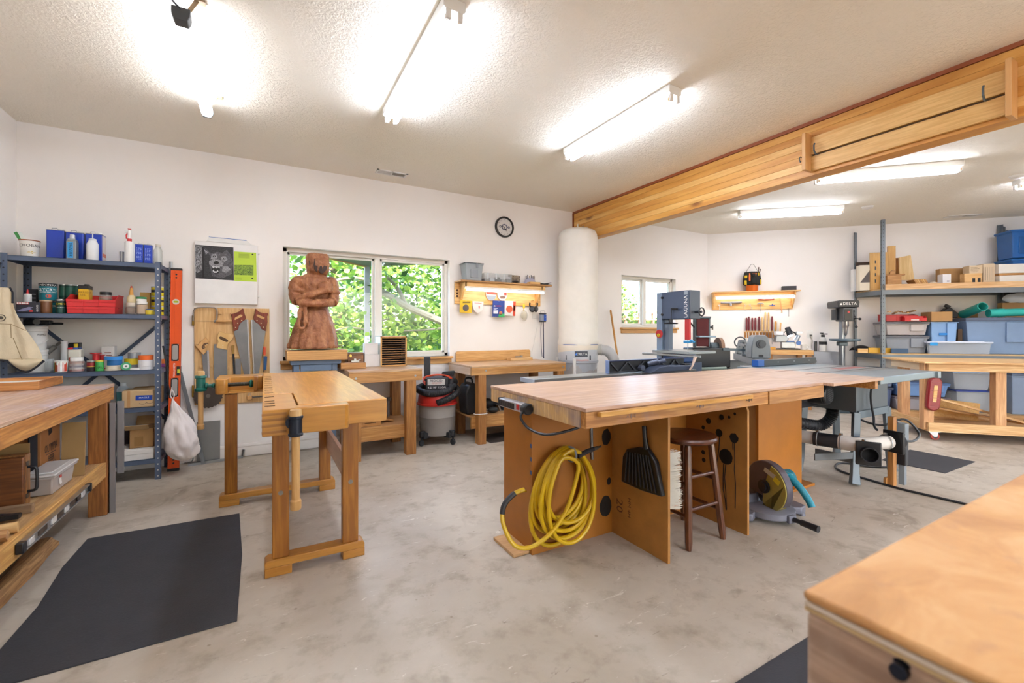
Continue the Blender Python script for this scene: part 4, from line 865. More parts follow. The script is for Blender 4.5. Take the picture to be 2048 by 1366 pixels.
# ------------------------------------------------------------------ mats
m_mat=M('#35353a',.75,var=.16,bump=.5,bscale=140)
def mat(label,pts):
 mb=MB();mb.prism(pts,0,.006,'xy');cx,cy=sum(p[0]for p in pts)/len(pts),sum(p[1]for p in pts)/len(pts)
 mb.v=[(v[0]-cx,v[1]-cy,v[2])for v in mb.v];return solo('rubber_mat',label,'mat',mb,m_mat,(cx,cy,0),bevel=.002)
mat('black rubber floor mat between the left workbench and the joiner bench',[(-.915,2.235),(-.104,2.242),(-.11,2.9),(-.15,3.548),(-.93,3.566),(-.935,3.2),(-.9,2.8)])
mat('black rubber floor mat under the nearest workbench',[(.6,-.2),(2.6,-.2),(2.6,.975),(.6,.975)])
mat('dark floor mat beside the table saw near the rolling table',[(5.22,1.5),(5.93,1.49),(5.93,1.98),(5.22,1.96)])
mb=MB();mb.prism([(-.3,-.16),(.28,-.18),(.33,-.14),(.33,.2),(-.3,.22)],0,.01,'xy');o=solo('anti_fatigue_mat','brown ribbed anti-fatigue mat under the bench beside the shop vacuum','mat',mb,M('#3d332d',.7,var=.3,bump=.9,bscale=90),(2.5,4.56,0))
# ------------------------------------------------------------------ joiner's bench
m_be=wood('#b27830','#d39c4a','y',.33,.8,'#a9742f',.25);m_bex=wood('#aa6f28','#cc9240','x',.33,.8,'#a9742f',.25);m_bez=wood('#8f5518','#b27527','z',.35,.8,'#7f4a14',.2)
t=thing('joiner_bench','golden beech joiner bench with two wooden vises','workbench',(.27,3.1,0))
def B(x0,y0,z0,x1,y1,z1,mb=None):mb=mb or MB();return mb.box(x0-.27,y0-3.1,z0,x1-.27,y1-3.1,z1)
mb=MB()
pts=[(.137,2.268),(.543,2.268),(.543,4.06),(-.01,4.06),(-.01,2.72),(.137,2.72)]
mb.prism([(x-.27,y-3.1)for x,y in pts],.802,.915,'xy');part('top',mb,m_be,t,.004)
mb=MB();pts=[(-.01,2.18),(.33,2.18),(.343,2.19),(.35,2.21),(.35,2.262),(.131,2.262),(.131,2.714),(-.01,2.714)]
mb.prism([(x-.27,y-3.1)for x,y in pts],.798,.914,'xy');o=part('end_vise_jaw',mb,m_bex,t,.005)
for z in(.818,.846,.872,.896):mb=B(-.011,2.1785,z-.007,.085,2.182,z+.004);part('finger_joint',mb,wood('#8a5a26','#a9743a','x',.35),o)
for i,y in enumerate((2.291,2.375,2.454,2.607,2.772,2.895,3.02,3.157,3.283,3.4,3.517,3.635,3.753)):
 mb=B(.0,y-.005,.9142,.042,y+.005,.9158);part('dog_hole',mb,M('#3a220f',.8),t)
part('end_cap',B(.352,2.2605,.803,.542,2.2675,.913),m_bex,t,.003)
mb=MB();pts=[(-.305,3.745),(-.295,3.725),(-.275,3.715),(-.245,3.715),(-.23,3.73),(-.228,3.885),(-.012,3.885),(-.012,4.06),(-.29,4.06),(-.305,4.045)]
mb.prism([(x-.27,y-3.1)for x,y in pts],.806,.914,'xy');part('vise_shoulder',mb,m_bex,t,.006)
mb=B(-.226,3.74,.806,-.012,3.884,.815);part('vise_guide',mb,m_bex,t,.002)
mb=B(-.068,3.722,.815,-.043,3.83,.922);part('vise_jaw',mb,m_bez,t,.004)
gm=M('#0f5a4e',.3);sc_=metal('#8a8780',.4)
mb=MB();q=[(-.40-.27,3.775-3.1),(-.08-.27,3.775-3.1)]
prof=[]
for k in range(40):prof+=[(.0125,.13+k*.0045),(.0158,.1322+k*.0045)]
mb.lathe([(.012,.0),(.012,.13)]+prof+[(.012,.32)],(-.40-.27,.675,.868),16,(1,0,0));part('vise_screw',mb,sc_,t)
mb=MB();mb.lathe([(.012,.0),(.022,.006),(.022,.016),(.013,.02),(.013,.045),(.02,.05),(.02,.058),(.012,.064)],(-.37-.27,.675,.868),18,(1,0,0));mb.lathe([(.033,-.055),(.036,-.05),(.036,-.038),(.028,-.032),(.028,.032),(.036,.038),(.036,.05),(.033,.055)],(-.392-.27,.675,.888),20);hubg=part('vise_hub',mb,gm,t)
mb=MB();mb.lathe([(.012,0),(.026,.006),(.03,.016),(.022,.026)],(-.1-.27,.675,.868),18,(1,0,0));part('screw_plate',mb,gm,t)
mb=MB();mb.lathe([(.0,.565),(.02,.565),(.022,.572),(.022,.597),(.0165,.601),(.0165,.9),(.0165,.94),(.024,.942),(.0245,.966),(.02,.974),(0,.975)],(-.392-.27,.675,0),20);part('vise_handle',mb,wood('#b98a4e','#d8b077','z',.4),t)
mb=MB();hx,hy=.118,2.125
mb.lathe([(0,.483),(.02,.483),(.0225,.488),(.0225,.522),(.021,.524),(.017,.528),(.0168,.8),(.018,.885),(.0245,.887),(.0245,.91),(.0225,.916),(0,.917)],(hx-.27,hy-3.1,0),22);part('vise_handle',mb,wood('#b98a4e','#d8b077','z',.4),t)
mb=MB();mb.lathe([(.028,.802),(.0305,.806),(.0305,.812),(.0265,.816),(.0265,.876),(.0305,.88),(.0305,.887),(.028,.89)],(hx-.27,hy-3.1,0),22);mb.cyl((hx-.27-.012,hy-3.1,.86),(hx-.27-.012,2.18-3.1,.86),.028);part('vise_hub',mb,M('#1e2430',.3,.3),t)
for fy,lbl in((2.555,0),(3.735,1)):
 xr=.49
 if fy<3:xl,xs=0.0,((.034,.112),(.375,.458))
 else:xl,xs=-.283,((-.25,-.172),(.375,.458))
 mb=MB();mb.prism([(xl-.27,.045),(xl-.27,.075),(xl-.255,.085),(xr-.285,.085),(xr-.27,.07),(xr-.27,.045)],fy-3.1,fy-3.1+.085,'xz');part('foot_rail',mb,m_bex,t,.004)
 for e0,e1 in((xl,xl+.125),(xr-.115,xr)):mb=B(e0,fy,0,e1,fy+.085,.045);part('foot_pad',mb,m_bex,t,.003)
 for a,b_ in xs:
  mb=B(a,fy+.012,.085,b_,fy+.072,.8);lg=part('leg',mb,m_bez,t,.004)
  if fy<3:mb=MB();mb.cyl(((a+b_)/2-.27,fy+.010-3.1,.42),((a+b_)/2-.27,fy+.013-3.1,.42),.012);mb.cyl(((a+b_)/2-.27,fy+.0075-3.1,.42),((a+b_)/2-.27,fy+.011-3.1,.42),.007);part('bolt',mb,metal('#8e8b86',.4),lg)
 if fy>3:mb=B(.06,fy+.012,.085,.105,fy+.072,.8);part('leg',mb,m_bez,t,.004)
mb=B(.425,2.63,.34,.45,3.745,.49);part('stretcher',mb,wood('#b98c6a','#cfa98a','y',.35,.8,'#a97a55',.2),t,.003)
mb=B(.06,2.63,.34,.085,3.745,.49);part('stretcher',mb,wood('#b98c6a','#cfa98a','y',.35,.8,'#a97a55',.2),t,.003)
# ------------------------------------------------------------------ white board with the snarling animal print
def wp(k,Y):
 def f(cx,cy):
  p=oy(*k(cx,cy),Y);return(p.x,p.z)
 return f
def shift(pts,c):return[(x-c[0],z-c[1])for x,z in pts]
f=wp(k4,5.09)
t=thing('notice_board','white board on the wall holding a black-and-white animal print','board',(.0,5.14,1.6));c0=(0.0,1.6)
a,b=f(270,97),f(843,680)
mb=MB();mb.box(a[0],-.05,b[1]-1.6,b[0],-.001,a[1]-1.6);part('panel',mb,M('#eae8e6',.4),t,.003)
def pz_(pts,lift):return[(x,-.05-lift,z-1.6)for x,z in pts]
class Print:
 def __init__(s):s.mb=MB();s.m=[]
 def add(s,pts,m,lift):
  if m not in s.m:s.m.append(m)
  s.mb.k=s.m.index(m);v=pz_([f(*p)for p in pts],lift);s.mb.add(v,[tuple(range(len(v)))])
def ell(cx,cy,rx,ry,n=14,rot=0):return[(cx+rx*math.cos(a)*math.cos(rot)-ry*math.sin(a)*math.sin(rot),cy+rx*math.cos(a)*math.sin(rot)+ry*math.sin(a)*math.cos(rot))for a in[2*PI*k/n for k in range(n)]]
def fur(c1,c2,sc=60,stretch=(1,1,3)):
 t_=NT('printed_fur');co=t_.coords(scale=stretch);n=t_.noise(co,sc,6,.75,1.5);return t_.set(t_.ramp(n,[(.42,c1),(.6,c2)]),.35)
mf1=fur('#1b1b1e','#3d3d42');mf2=fur('#2a2a2e','#6e6e74',80);mf3=fur('#55555b','#b3b3b8',90);mfl=fur('#1c1c1f','#a9a9ad',40,(3,1,1));mk=M('#0e0e10',.35,var=0);mg=M('#c9c9cc',.35,var=0)
P=Print();P.add([(275,133),(623,160),(628,460),(278,440)],mf1,.0008)
P.add([(277,140),(352,146),(350,360),(300,390),(278,380)],mfl,.0012)
P.add([(338,150),(352,150),(356,438),(342,438)],mk,.0015)
P.add([(360,160),(420,250),(400,300),(430,420),(520,440),(610,400),(622,300),(600,230),(560,180),(520,210),(470,200),(420,215)],mf2,.0018)
P.add([(425,225),(465,215),(480,250),(450,270),(415,262)],mf3,.0024);P.add([(510,245),(548,235),(570,270),(545,290),(515,280)],mf3,.0024)
P.add([(400,285),(440,268),(500,272),(535,300),(520,335),(480,325),(430,335),(405,315)],mf3,.0024)
P.add([(525,330),(570,330),(600,360),(560,390),(520,380)],mf3,.0022)
P.add(ell(448,240,13,7),mk,.003);P.add(ell(540,262,13,7),mk,.003);P.add(ell(448,239,4,3),mg,.0034);P.add(ell(541,261,4,3),mg,.0034)
P.add(ell(468,299,24,17),mk,.003)
P.add([(425,335),(455,325),(490,332),(502,360),(488,395),(455,398),(428,380)],mk,.003)
P.add([(428,332),(500,334),(497,345),(480,340),(472,352),(464,340),(447,340),(438,350)],mg,.0035);P.add([(432,374),(442,360),(450,376),(470,378),(478,362),(488,376),(470,390),(448,390)],mg,.0035)
P.add([(355,175),(395,205),(372,225)],mf3,.0026)
part('animal_print',P.mb,P.m,t,flat=True,label='black-and-white print of a snarling wild animal')
P=Print();mgr=M('#b9d63a',.5);P.add([(628,195),(830,208),(835,472),(630,463)],mgr,.0009);P.add([(668,205),(772,212),(772,262),(668,255)],M('#a9c435',.5,var=0),.0012)
P.add([(632,318),(806,320),(805,414),(632,408)],fur('#2f4a1f','#9bbd3a',50),.0014)
for r in range(5):P.add([(672,218+r*7),(768,222+r*7),(768,224+r*7),(672,220+r*7)],M('#7d9430',.5,var=0),.0018)
for r in range(3):P.add([(640,432+r*8),(700,434+r*8),(700,436+r*8),(640,434+r*8)],M('#7d9430',.5,var=0),.0018)
P.add(ell(797,222,8,6),mk,.003);P.add(ell(795,443,8,6),mk,.003)
part('green_flyer',P.mb,P.m,t,flat=True,label='bright green printed flyer')
g0=wp(k4,5.11)
mb=MB();a=g0(385,95);b=g0(745,130);mb.prism([g0(380,100),g0(400,66),g0(748,100),g0(790,135),g0(850,150)],5.100,5.108,'xz');solo('loose_papers','loose white papers sticking up behind the white board','paper',mb,m_plw,(0,0,0))
mb=MB();mb.prism([g0(398,60),g0(742,92),g0(742,103),g0(398,72)],5.112,5.118,'xz');solo('blue_folder','edge of a blue folder above the white board','folder',mb,M('#1c62b0',.4),(0,0,0))
f6=wp(k6,5.10);cc=wp(k4,5.11)
for y in(215,605):p=cc(852,y);mb=MB();mb.cbox((p[0]-.0,5.12-5.14,p[1]-1.6),(.014,.03,.016));part('clip',mb,m_plw,t,.003)
# ------------------------------------------------------------------ saw till on the wall
m_till=wood('#cfa166','#e0bb85','z',.55,.8,'#bf9055')
t=thing('saw_board','pale plywood panel that carries the hand saws','panel',(0,5.139,1.1))
mb=MB();pts=shift([f6(100,82),f6(960,98),f6(966,1160),f6(105,1200)],(0,1.1));mb.prism(pts,-.018,-.001,'xz');part('backboard',mb,m_till,t,.002)
for a,b_ in((175,757),(298,755),(490,775),(397,148),(895,640),(755,636)):q=f6(a,b_);mb=MB();mb.cbox((q[0],-.026,q[1]-1.1),(.024,.016,.024));part('peg_block',mb,m_till,t,.002)
q=f6(570,642);mb=MB();mb.cbox((q[0],-.024,q[1]-1.1),(.1,.012,.022));part('peg_rail',mb,m_till,t,.002)
for y0,y1 in((175,290),(975,1110)):mb=MB();a=f6(76,y0);b=f6(100,y1);mb.box(a[0],-.03,b[1]-1.1,b[0]-.001,-.001,a[1]-1.1);part('brass_hinge',mb,M('#a8873c',.35,.8),t,.003)
m_blade=M('#8e9094',.28,.85,.15);m_spine=M('#c3c3c6',.25,.9);m_handle=wood('#6f2413','#8f3a1c','z',.35,1,'#55190d',.2);m_hbeech=wood('#c08d52','#d6aa70','z',.45)
def saw(label,handle,blade,hm,hole=None,spine=None,nuts=(),sc='saw',blade2=None,holem=None):
 hp=[f6(*p)for p in handle];c=(sum(p[0]for p in hp)/len(hp),sum(p[1]for p in hp)/len(hp));t=thing('hand_saw',label,'saw',(c[0],5.099,c[1]))
 mb=MB();mb.prism(shift([f6(*p)for p in blade],c),-.002,.0,'xz');part('blade',mb,m_blade,t)
 mb=MB();mb.prism(shift(hp,c),-.014,.010,'xz');h=part('handle',mb,hm,t,.004)
 if hole:mb=MB();mb.prism(shift([f6(*p)for p in hole],c),-.0148,-.013,'xz');part('grip_hole',mb,holem or M('#cfa166',.6),h)
 if spine:mb=MB();mb.prism(shift([f6(*p)for p in spine],c),-.006,.004,'xz');part('spine',mb,m_spine,t)
 for n_ in nuts:q=f6(*n_);mb=MB();mb.cyl((q[0]-c[0],-.0165,q[1]-c[1]),(q[0]-c[0],-.013,q[1]-c[1]),.005,n=10);part('saw_nut',mb,M('#d8c9a0',.3,.6),h)
 return t
saw('large hand saw with red-brown handle, left one of the crossing pair',[(512,148),(530,160),(570,150),(620,130),(650,98),(668,100),(672,140),(690,190),(688,220),(640,255),(615,290),(605,335),(555,358),(548,310),(540,250),(535,200)],[(555,352),(600,300),(640,245),(690,224),(722,225),(744,850),(672,850)],m_handle,
[(563,222),(572,200),(610,180),(628,165),(656,172),(650,190),(600,212),(575,228)],[(704,225),(722,225),(746,850),(729,850)],((646,232),(600,264),(577,314)))
saw('large hand saw with red-brown handle, right one of the crossing pair',[(800,98),(815,105),(840,135),(890,150),(940,148),(948,160),(935,190),(938,250),(918,355),(870,330),(845,280),(800,250),(782,225),(780,190),(795,150)],[(750,228),(782,224),(830,240),(870,290),(918,350),(838,850),(778,850)],m_handle,
[(812,172),(830,166),(880,188),(908,200),(900,222),(860,208),(822,188)],[(750,228),(764,228),(792,850),(778,850)],((820,233),(866,265),(893,310)))
saw('small tenon saw with pale curled handle at the far left',[(110,497),(150,512),(165,490),(200,455),(230,430),(232,416),(255,445),(270,470),(273,500),(240,548),(247,590),(212,622),(180,590),(165,572),(118,522)],[(190,600),(262,575),(285,885),(215,885)],m_hbeech,
[(190,535),(215,495),(262,485),(268,498),(225,515),(235,545),(205,560)],[(252,572),(272,572),(284,885),(264,885)],((220,536),(252,508)),holem=M('#5b3a1c',.6))
saw('wide-bladed saw with pale beech handle next to the file',[(375,385),(395,350),(450,375),(530,385),(555,400),(540,450),(490,500),(480,568),(360,545),(358,520),(380,470),(368,440)],[(328,503),(362,503),(362,540),(480,560),(483,905),(330,905)],wood('#cfa464','#e2c088','z',.45),
[(390,420),(410,414),(450,430),(490,455),(494,474),(470,478),(430,462),(395,440)],None,((432,520),(432,548)),holem=M('#4e3216',.6))
hp=[(527,520),(545,512),(562,520),(568,545),(561,630),(541,630),(530,560)];c=f6(547,570)
t=thing('wood_rasp','rasp with a brown turned handle hanging on the saw panel','rasp',(c[0],5.1,c[1]));mb=MB();a=f6(545,512);b=f6(551,630);r_a=.0125
mb.lathe([(0,0),(.010,.002),(.0125,.012),(.0105,.05),(.0085,.075),(.0095,.085)],(0,0,-.048+(0)),16);mb.v=[(x,y-.004,-z)for x,y,z in mb.v];part('handle',mb,wood('#8a6526','#b08a3d','z',.35),t)
q1=f6(551,632);q2=f6(562,845);mb=MB();mb.beam((q1[0]-c[0],0,q1[1]-c[1]+.02),(q2[0]-c[0],0,q2[1]-c[1]),.017,.008,(0,1,0));part('blade',mb,M('#2a2a2d',.5,.6),t)
mb=MB();pts=[f6(*p)for p in((570,672),(634,670),(634,850),(572,850))];c=pts[0];mb.prism(shift(pts,c),-.003,0,'xz');solo('scraper_plate','plain steel plate hanging beside the rasp','plate',mb,m_blade,(c[0],5.115,c[1]))
c=f6(905,580);t=thing('pad_saw','small saw with red handle and blue blade at the right edge of its panel','saw',(c[0],5.1,c[1]))
mb=MB();mb.prism(shift([f6(*p)for p in((888,545),(897,530),(912,530),(920,545),(919,615),(906,636),(889,620))],c),-.014,.01,'xz');part('handle',mb,M('#d4502c',.4),t,.005)
mb=MB();mb.prism(shift([f6(*p)for p in((895,638),(936,641),(926,796),(893,796))],c),-.004,.002,'xz');part('blade',mb,M('#24507e',.4,.3),t)
mb=MB();mb.tube([(f6(a,b_)[0]-c[0],0,f6(a,b_)[1]-c[1])for a,b_ in((897,796),(898,812),(885,822))],.003,6);part('hook_tip',mb,m_black,t)
c=f6(235,160);t=thing('coping_saw','coping saw with a bent steel frame and wooden handle','saw',(c[0],5.09,c[1]))
G=lambda a,b_:Vector((f6(a,b_)[0]-c[0],0,f6(a,b_)[1]-c[1]))
mb=MB();mb.tube(curve([G(94,240),G(97,150),G(112,105),G(145,88),G(230,84),G(320,86),G(352,98),G(366,125),G(362,235)],5),.006,8);part('frame',mb,M('#8f8680',.35,.7),t)
mb=MB();mb.tube([G(80,238),G(360,241)],.0012,5);part('wire_blade',mb,m_blade,t)
mb=MB();d0,d1=G(350,241),G(532,239);mb.lathe([(.007,0),(.011,.01),(.0125,.05),(.013,.1),(.009,(d1-d0).length)],tuple(d0),14,tuple(d1-d0));part('handle',mb,m_hbeech,t)
mb=MB();mb.lathe([(.012,0),(.013,.008),(.008,.012),(.008,.022)],tuple(G(333,241)),14,(1,0,0));part('ferrule',mb,m_alu,t)
c=f6(265,1090);t=thing('circular_blade','dark circular saw blade hanging low on the saw panel','blade',(c[0],5.095,c[1]))
mb=MB();n=96;mb.prism([((.112+(.006 if k%4<2 else 0))*math.cos(2*PI*k/n),(.112+(.006 if k%4<2 else 0))*math.sin(2*PI*k/n))for k in range(n)],-.002,.001,'xz');part('disc',mb,M('#4e4640',.45,.5),t);mb=MB();mb.cyl((0,-.006,0),(0,-.0015,0),.018);part('hub',mb,M('#7a7168',.4,.5),t)
c=f6(800,1105);t=thing('hand_drill_bit','small wood-handled auger below the joiner bench edge','tool',(c[0],5.09,c[1]));mb=MB();mb.cbox((-.05,.0,0),(.045,.03,.04));part('handle',mb,m_hbeech,t,.006);mb=MB();mb.lathe([(.004,0)]+[(.009 if k%2 else .006,.004+k*.006)for k in range(20)]+[(.004,.126)],(-.03,0,.003),10,(1,0,0));part('bit',mb,metal('#84807c',.4),t);part('hanging_loop',MB().torus((-.05,-.0,.03),.012,.002,(0,1,0),14,5),m_alu,t)
# ------------------------------------------------------------------ carved figure on its stand
t=thing('work_stand','blue-grey wooden stand carrying a heavy block','stand',(.455,4.87,0));m_bg=M('#62748c',.6,var=.12)
mb=MB();mb.box(-.235,-.14,.925,.222,.14,.966);part('top_plate',mb,m_bg,t,.003)
for sx in(-1,1):
 for sy in(-1,1):mb=MB();mb.beam((sx*.175-.01,sy*.1,.924),(sx*.17-.025,sy*.12,.0),.05,.05);mb.v=[(x,y,max(z,0))for x,y,z in mb.v];part('leg',mb,m_bg,t,.003)
mb=MB();mb.box(-.15,-.13,.86,.135,-.11,.924);part('rail',mb,m_bg,t,.003)
mb=MB();mb.box(-.273,-.165,0,.277,.165,.098)
def endgrain():
 t_=NT('block_grain');co=t_.coords(scale=(3,3,14));w_=t_.n('ShaderNodeTexWave',wave_type='RINGS',rings_direction='X');w_.inputs['Scale'].default_value=2.2;w_.inputs['Distortion'].default_value=3.2;w_.inputs['Detail'].default_value=3;t_.l(co,w_.inputs['Vector'])
 return t_.set(t_.ramp(w_.outputs['Fac'],[(.2,'#b07a44'),(.7,'#d3a468')]),.6)
solo('wooden_block','thick pale laminated block under the carved figure','block',mb,endgrain(),(.458,4.868,.9675),bevel=.004)
t=thing('carved_figure','brown carved wooden woman with folded arms and no face','sculpture',(.43,4.86,1.079))
mb=MB();S=.00097
prof=[(.0,.0),(.226,.0),(.23,.02),(.212,.12),(.188,.22),(.158,.31),(.132,.39),(.128,.43),(.138,.5),(.15,.58),(.165,.65),(.155,.7),(.1,.735),(.07,.75),(0,.75)]
vs=[];n=56
for i,(r,z)in enumerate(prof):
 for k in range(n):
  a=2*PI*k/n;fold=1+(.05*math.sin(a*9+z*8)+.035*math.sin(a*17+1))*max(0,1-z/.42)if z<.42 else 1
  vs.append((r*fold*math.cos(a)+.012*math.sin(z*4),r*fold*math.sin(a)*(.8 if z<.4 else .62),z))
fs=[(i*n+k,i*n+(k+1)%n,(i+1)*n+(k+1)%n,(i+1)*n+k)for i in range(len(prof)-1)for k in range(n)]
mb.add(vs,fs)
mb.sph((-.13,0,.655),(.075,.085,.075));mb.sph((.165,0,.66),(.072,.085,.078));mb.sph((.015,.01,.7),(.13,.09,.06))
mb.tube([(.035,.0,.7),(.04,.0,.8)],[.075,.07],14)
vs=[];rings=[(.0,.74),(.085,.745),(.108,.78),(.115,.85),(.112,.92),(.098,.952),(.05,.962),(0,.962)];n=28
for r,z in rings:
 for k in range(n):
  a=2*PI*k/n;c_,s_=math.cos(a),math.sin(a);q=(abs(c_)**2.6+abs(s_)**2.6)**(-1/2.6);vs.append((.04+r*q*c_*.98,r*q*s_*.9,z))
mb.add(vs,[(i*n+k,i*n+(k+1)%n,(i+1)*n+(k+1)%n,(i+1)*n+k)for i in range(len(rings)-1)for k in range(n)])
mb.tube(curve([(-.155,.0,.66),(-.17,-.02,.58),(-.165,-.05,.49),(-.15,-.08,.47)],5),[.06]*5+[.055]*5+[.05]*6,12)
mb.tube(curve([(.175,.0,.66),(.188,-.02,.58),(.185,-.05,.49),(.17,-.08,.465)],5),[.06]*5+[.055]*5+[.05]*6,12)
mb.tube(curve([(-.155,-.085,.48),(-.06,-.135,.52),(.05,-.145,.565),(.12,-.125,.6)],5),[.04]*8+[.034]*8,12)
mb.tube(curve([(.17,-.085,.46),(.06,-.15,.45),(-.05,-.155,.445),(-.11,-.135,.45)],5),[.042]*8+[.035]*8,12)
mb.sph((.1,-.1,.61),(.075,.05,.065));mb.sph((-.12,-.125,.45),(.045,.035,.035))
mb.tube(curve([(-.09,-.135,.44),(-.085,-.14,.36),(-.08,-.15,.28)],4),.022,10);mb.sph((-.085,-.15,.255),(.027,.025,.03))
mb.tube(curve([(-.085,-.155,.24),(-.1,-.165,.205),(-.13,-.165,.2),(-.145,-.16,.23),(-.14,-.15,.3),(-.13,-.14,.38),(-.12,-.13,.43)],4),.015,8);mb.cbox((-.14,-.15,.335),(.035,.03,.055))
mb.sph((-.15,-.03,.575),(.068,.066,.03));mb.sph((.19,-.03,.57),(.065,.066,.03))
def carved():
 t_=NT('carved_wood');co=t_.coords('Object',(1,1,.22));a=t_.noise(co,14,7,.65,.8);b=t_.noise(t_.coords('Object'),46,4,.6,.6)
 c=t_.ramp(a,[(.3,'#7e4c2f'),(.5,'#9d6440'),(.72,'#bd8659')]);c=t_.mix(t_.ramp(b,[(.5,0.0),(.72,.5)]),c,'#6b3d26');t_.bump(b,.7,.012);return t_.set(c,.5)
o=part('figure_body',mb,carved(),t);m=o.modifiers.new('r','REMESH');m.mode='VOXEL';m.voxel_size=.0065;m.use_smooth_shade=True
m=o.modifiers.new('s','SMOOTH');m.factor=.6;m.iterations=3
tx=bpy.data.textures.new('gouge','CLOUDS');tx.noise_scale=.045;tx.noise_depth=2;m=o.modifiers.new('d','DISPLACE');m.texture=tx;m.strength=.015;m.mid_level=.5
mb=MB()
def hollow(pts):
 vs=[]
 for x,z in pts:vs.append((x,-.106,z));
 mb.prism([(x,z)for x,z in pts],-.114,-.085,'xz')
sx0=lambda cx,cy:((cx-350)*S,(1145-cy)*S)
hollow([sx0(*p)for p in((342,290),(352,225),(358,215),(356,290),(380,300),(372,360),(350,330))]);hollow([sx0(*p)for p in((392,345),(402,300),(420,295),(425,340),(440,290),(470,295),(462,335),(430,372),(405,368))]);hollow([sx0(*p)for p in((300,250),(306,240),(304,300))])
part('dark_hollow',mb,M('#3c2a22',.8),t,label='dark hollow in the head')  # notches shown by dark patches laid on the head
# ------------------------------------------------------------------ benches under the window
m_fb=wood('#b07a3e','#cf9d5f','x',.45,.9,'#97632d');m_fbz=wood('#9c6530','#bb8547','z',.5,.9,'#835225');m_top=wood('#b8906a','#d0ac84','x',.4,.7,'#a37b55',.1)
def shop_bench(t,x0,x1,y0,y1,z,ap,legs,shz,shx0,shx1,cx,cy):
 def B(a,b,c,d,e,g):return MB().box(a-cx,b-cy,c,d-cx,e-cy,g)
 part('top',B(x0,y0,z-.02,x1,y1,z),m_top,t,.003)
 part('front_rail',B(x0+.002,y0+.001,z-ap,x1-.002,y0+.038,z-.0205),m_fb,t,.003)
 part('end_rail',B(x0+.002,y0+.039,z-ap,x0+.04,y1-.01,z-.0205),wood('#c9a887','#dcc3a6','y',.5),t,.003);part('end_rail',B(x1-.04,y0+.039,z-ap,x1-.002,y1-.01,z-.0205),m_fb,t,.003)
 for lx,ly,lw in legs:part('leg',B(lx,ly,0,lx+lw,ly+lw,z-ap),m_fbz,t,.003)
 part('lower_shelf',B(shx0,y0+.115,shz-.018,shx1,y1-.02,shz),wood('#a9794a','#c29763','x',.6),t,.002)
 part('shelf_rail',B(shx0,y0+.078,shz-.135,shx1,y0+.113,shz),m_fb,t,.003)
t=thing('window_bench','short wooden bench under the window holding the sandpaper cabinet','workbench',(1.03,4.765,0))
shop_bench(t,.695,1.415,4.39,5.085,.87,.118,((1.25,4.392,.1),(1.25,4.97,.1),(.71,4.392,.1),(.71,4.97,.1)),.30,.695,1.36,1.03,4.765)
for x in(.76,1.34):mb=MB();mb.cyl((x-1.03,4.389-4.765,.80),(x-1.03,4.386-4.765,.80),.011,n=12);part('lag_bolt',mb,m_alu,t)
t=thing('wall_bench','wooden bench under the lit wall shelf with a raised backboard','workbench',(2.6,4.765,0))
shop_bench(t,1.965,3.235,4.39,5.085,.87,.105,((2.05,4.392,.095),(2.05,4.97,.095),(3.11,4.392,.095),(3.11,4.97,.095)),.30,2.0,3.1,2.6,4.765)
mb=MB();a=oy(*kb(1138,145),5.08).x;b=oy(*kb(1862,120),5.08).x;mb.prism([(a-2.6,.8705),(b-2.6,.8705),(b-2.6,.985),(b-2.62,1.0),(a-2.58,1.0),(a-2.6,.985)],5.092-4.765,5.12-4.765,'xz');part('backboard',mb,wood('#cf9a58','#e3b87c','x',.5,1,'#b9833f'),t,.003)
for x in(2.14,3.19):mb=MB();mb.cyl((x-2.6,4.389-4.765,.815),(x-2.6,4.386-4.765,.815),.011,n=12);part('lag_bolt',mb,m_alu,t)
mb=MB();mb.torus((2.0975-2.6,4.44-4.765,.335),.078,.004,(0,.08,1),24,6);part('white_cord_loop',mb,m_plw,t)
zt2=.8712
t=thing('sandpaper_cabinet','wooden cabinet of thin sandpaper drawers with white sides','cabinet',(0,0,zt2))
cf=oz(*kw(1190,1325),zt2);Yc=cf.y;xa=oy(*kw(1056,1150),Yc).x;xb=oy(*kw(1332,1150),Yc).x;hc=oy(*kw(1190,1010),Yc).z-zt2;cx=(xa+xb)/2;t.location=(cx,Yc,zt2);w=xb-xa;dp=.26
mb=MB();e=.012;mb.box(-w/2,.004,0,-w/2+.004,dp,hc);mb.box(w/2-.004,.004,0,w/2,dp,hc);mb.box(-w/2,dp-.004,0,w/2,dp,hc);mb.box(-w/2,.004,hc-.004,w/2,dp,hc);part('carcass',mb,m_plw,t)
mb=MB();mb.box(-w/2,-.004,0,-w/2+.016,.0035,hc);mb.box(w/2-.016,-.004,0,w/2,.0035,hc);mb.box(-w/2,-.004,hc-.016,w/2,.0035,hc);mb.box(-w/2,-.004,0,w/2,.0035,.014);part('face_frame',mb,wood('#b98444','#d4a25f','z',.45),t,.002)
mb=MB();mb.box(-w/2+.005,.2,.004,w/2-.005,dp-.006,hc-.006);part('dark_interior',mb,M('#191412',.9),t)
for k in range(12):
 z=.016+(hc-.034)*(k+.5)/12+.006;mb=MB();mb.box(-w/2+.0165,.0,z-.002,w/2-.0165,.19,z+.001);tr=part('tray',mb,wood('#b07c42','#c99557','x',.5),t)
 mb=MB();c_=['#4a4650','#3f3a38','#6a6470','#7c5a44','#2f2d33'][k%5];mb.box(-w/2+.02,.004+.008*(k%3),z-(hc-.034)/12+.002+.001,w/2-.02-.01*(k%2),.18,z-(hc-.034)/12+.0045+.003*(k%2));part('abrasive_sheet',mb,M(c_,.9),tr)
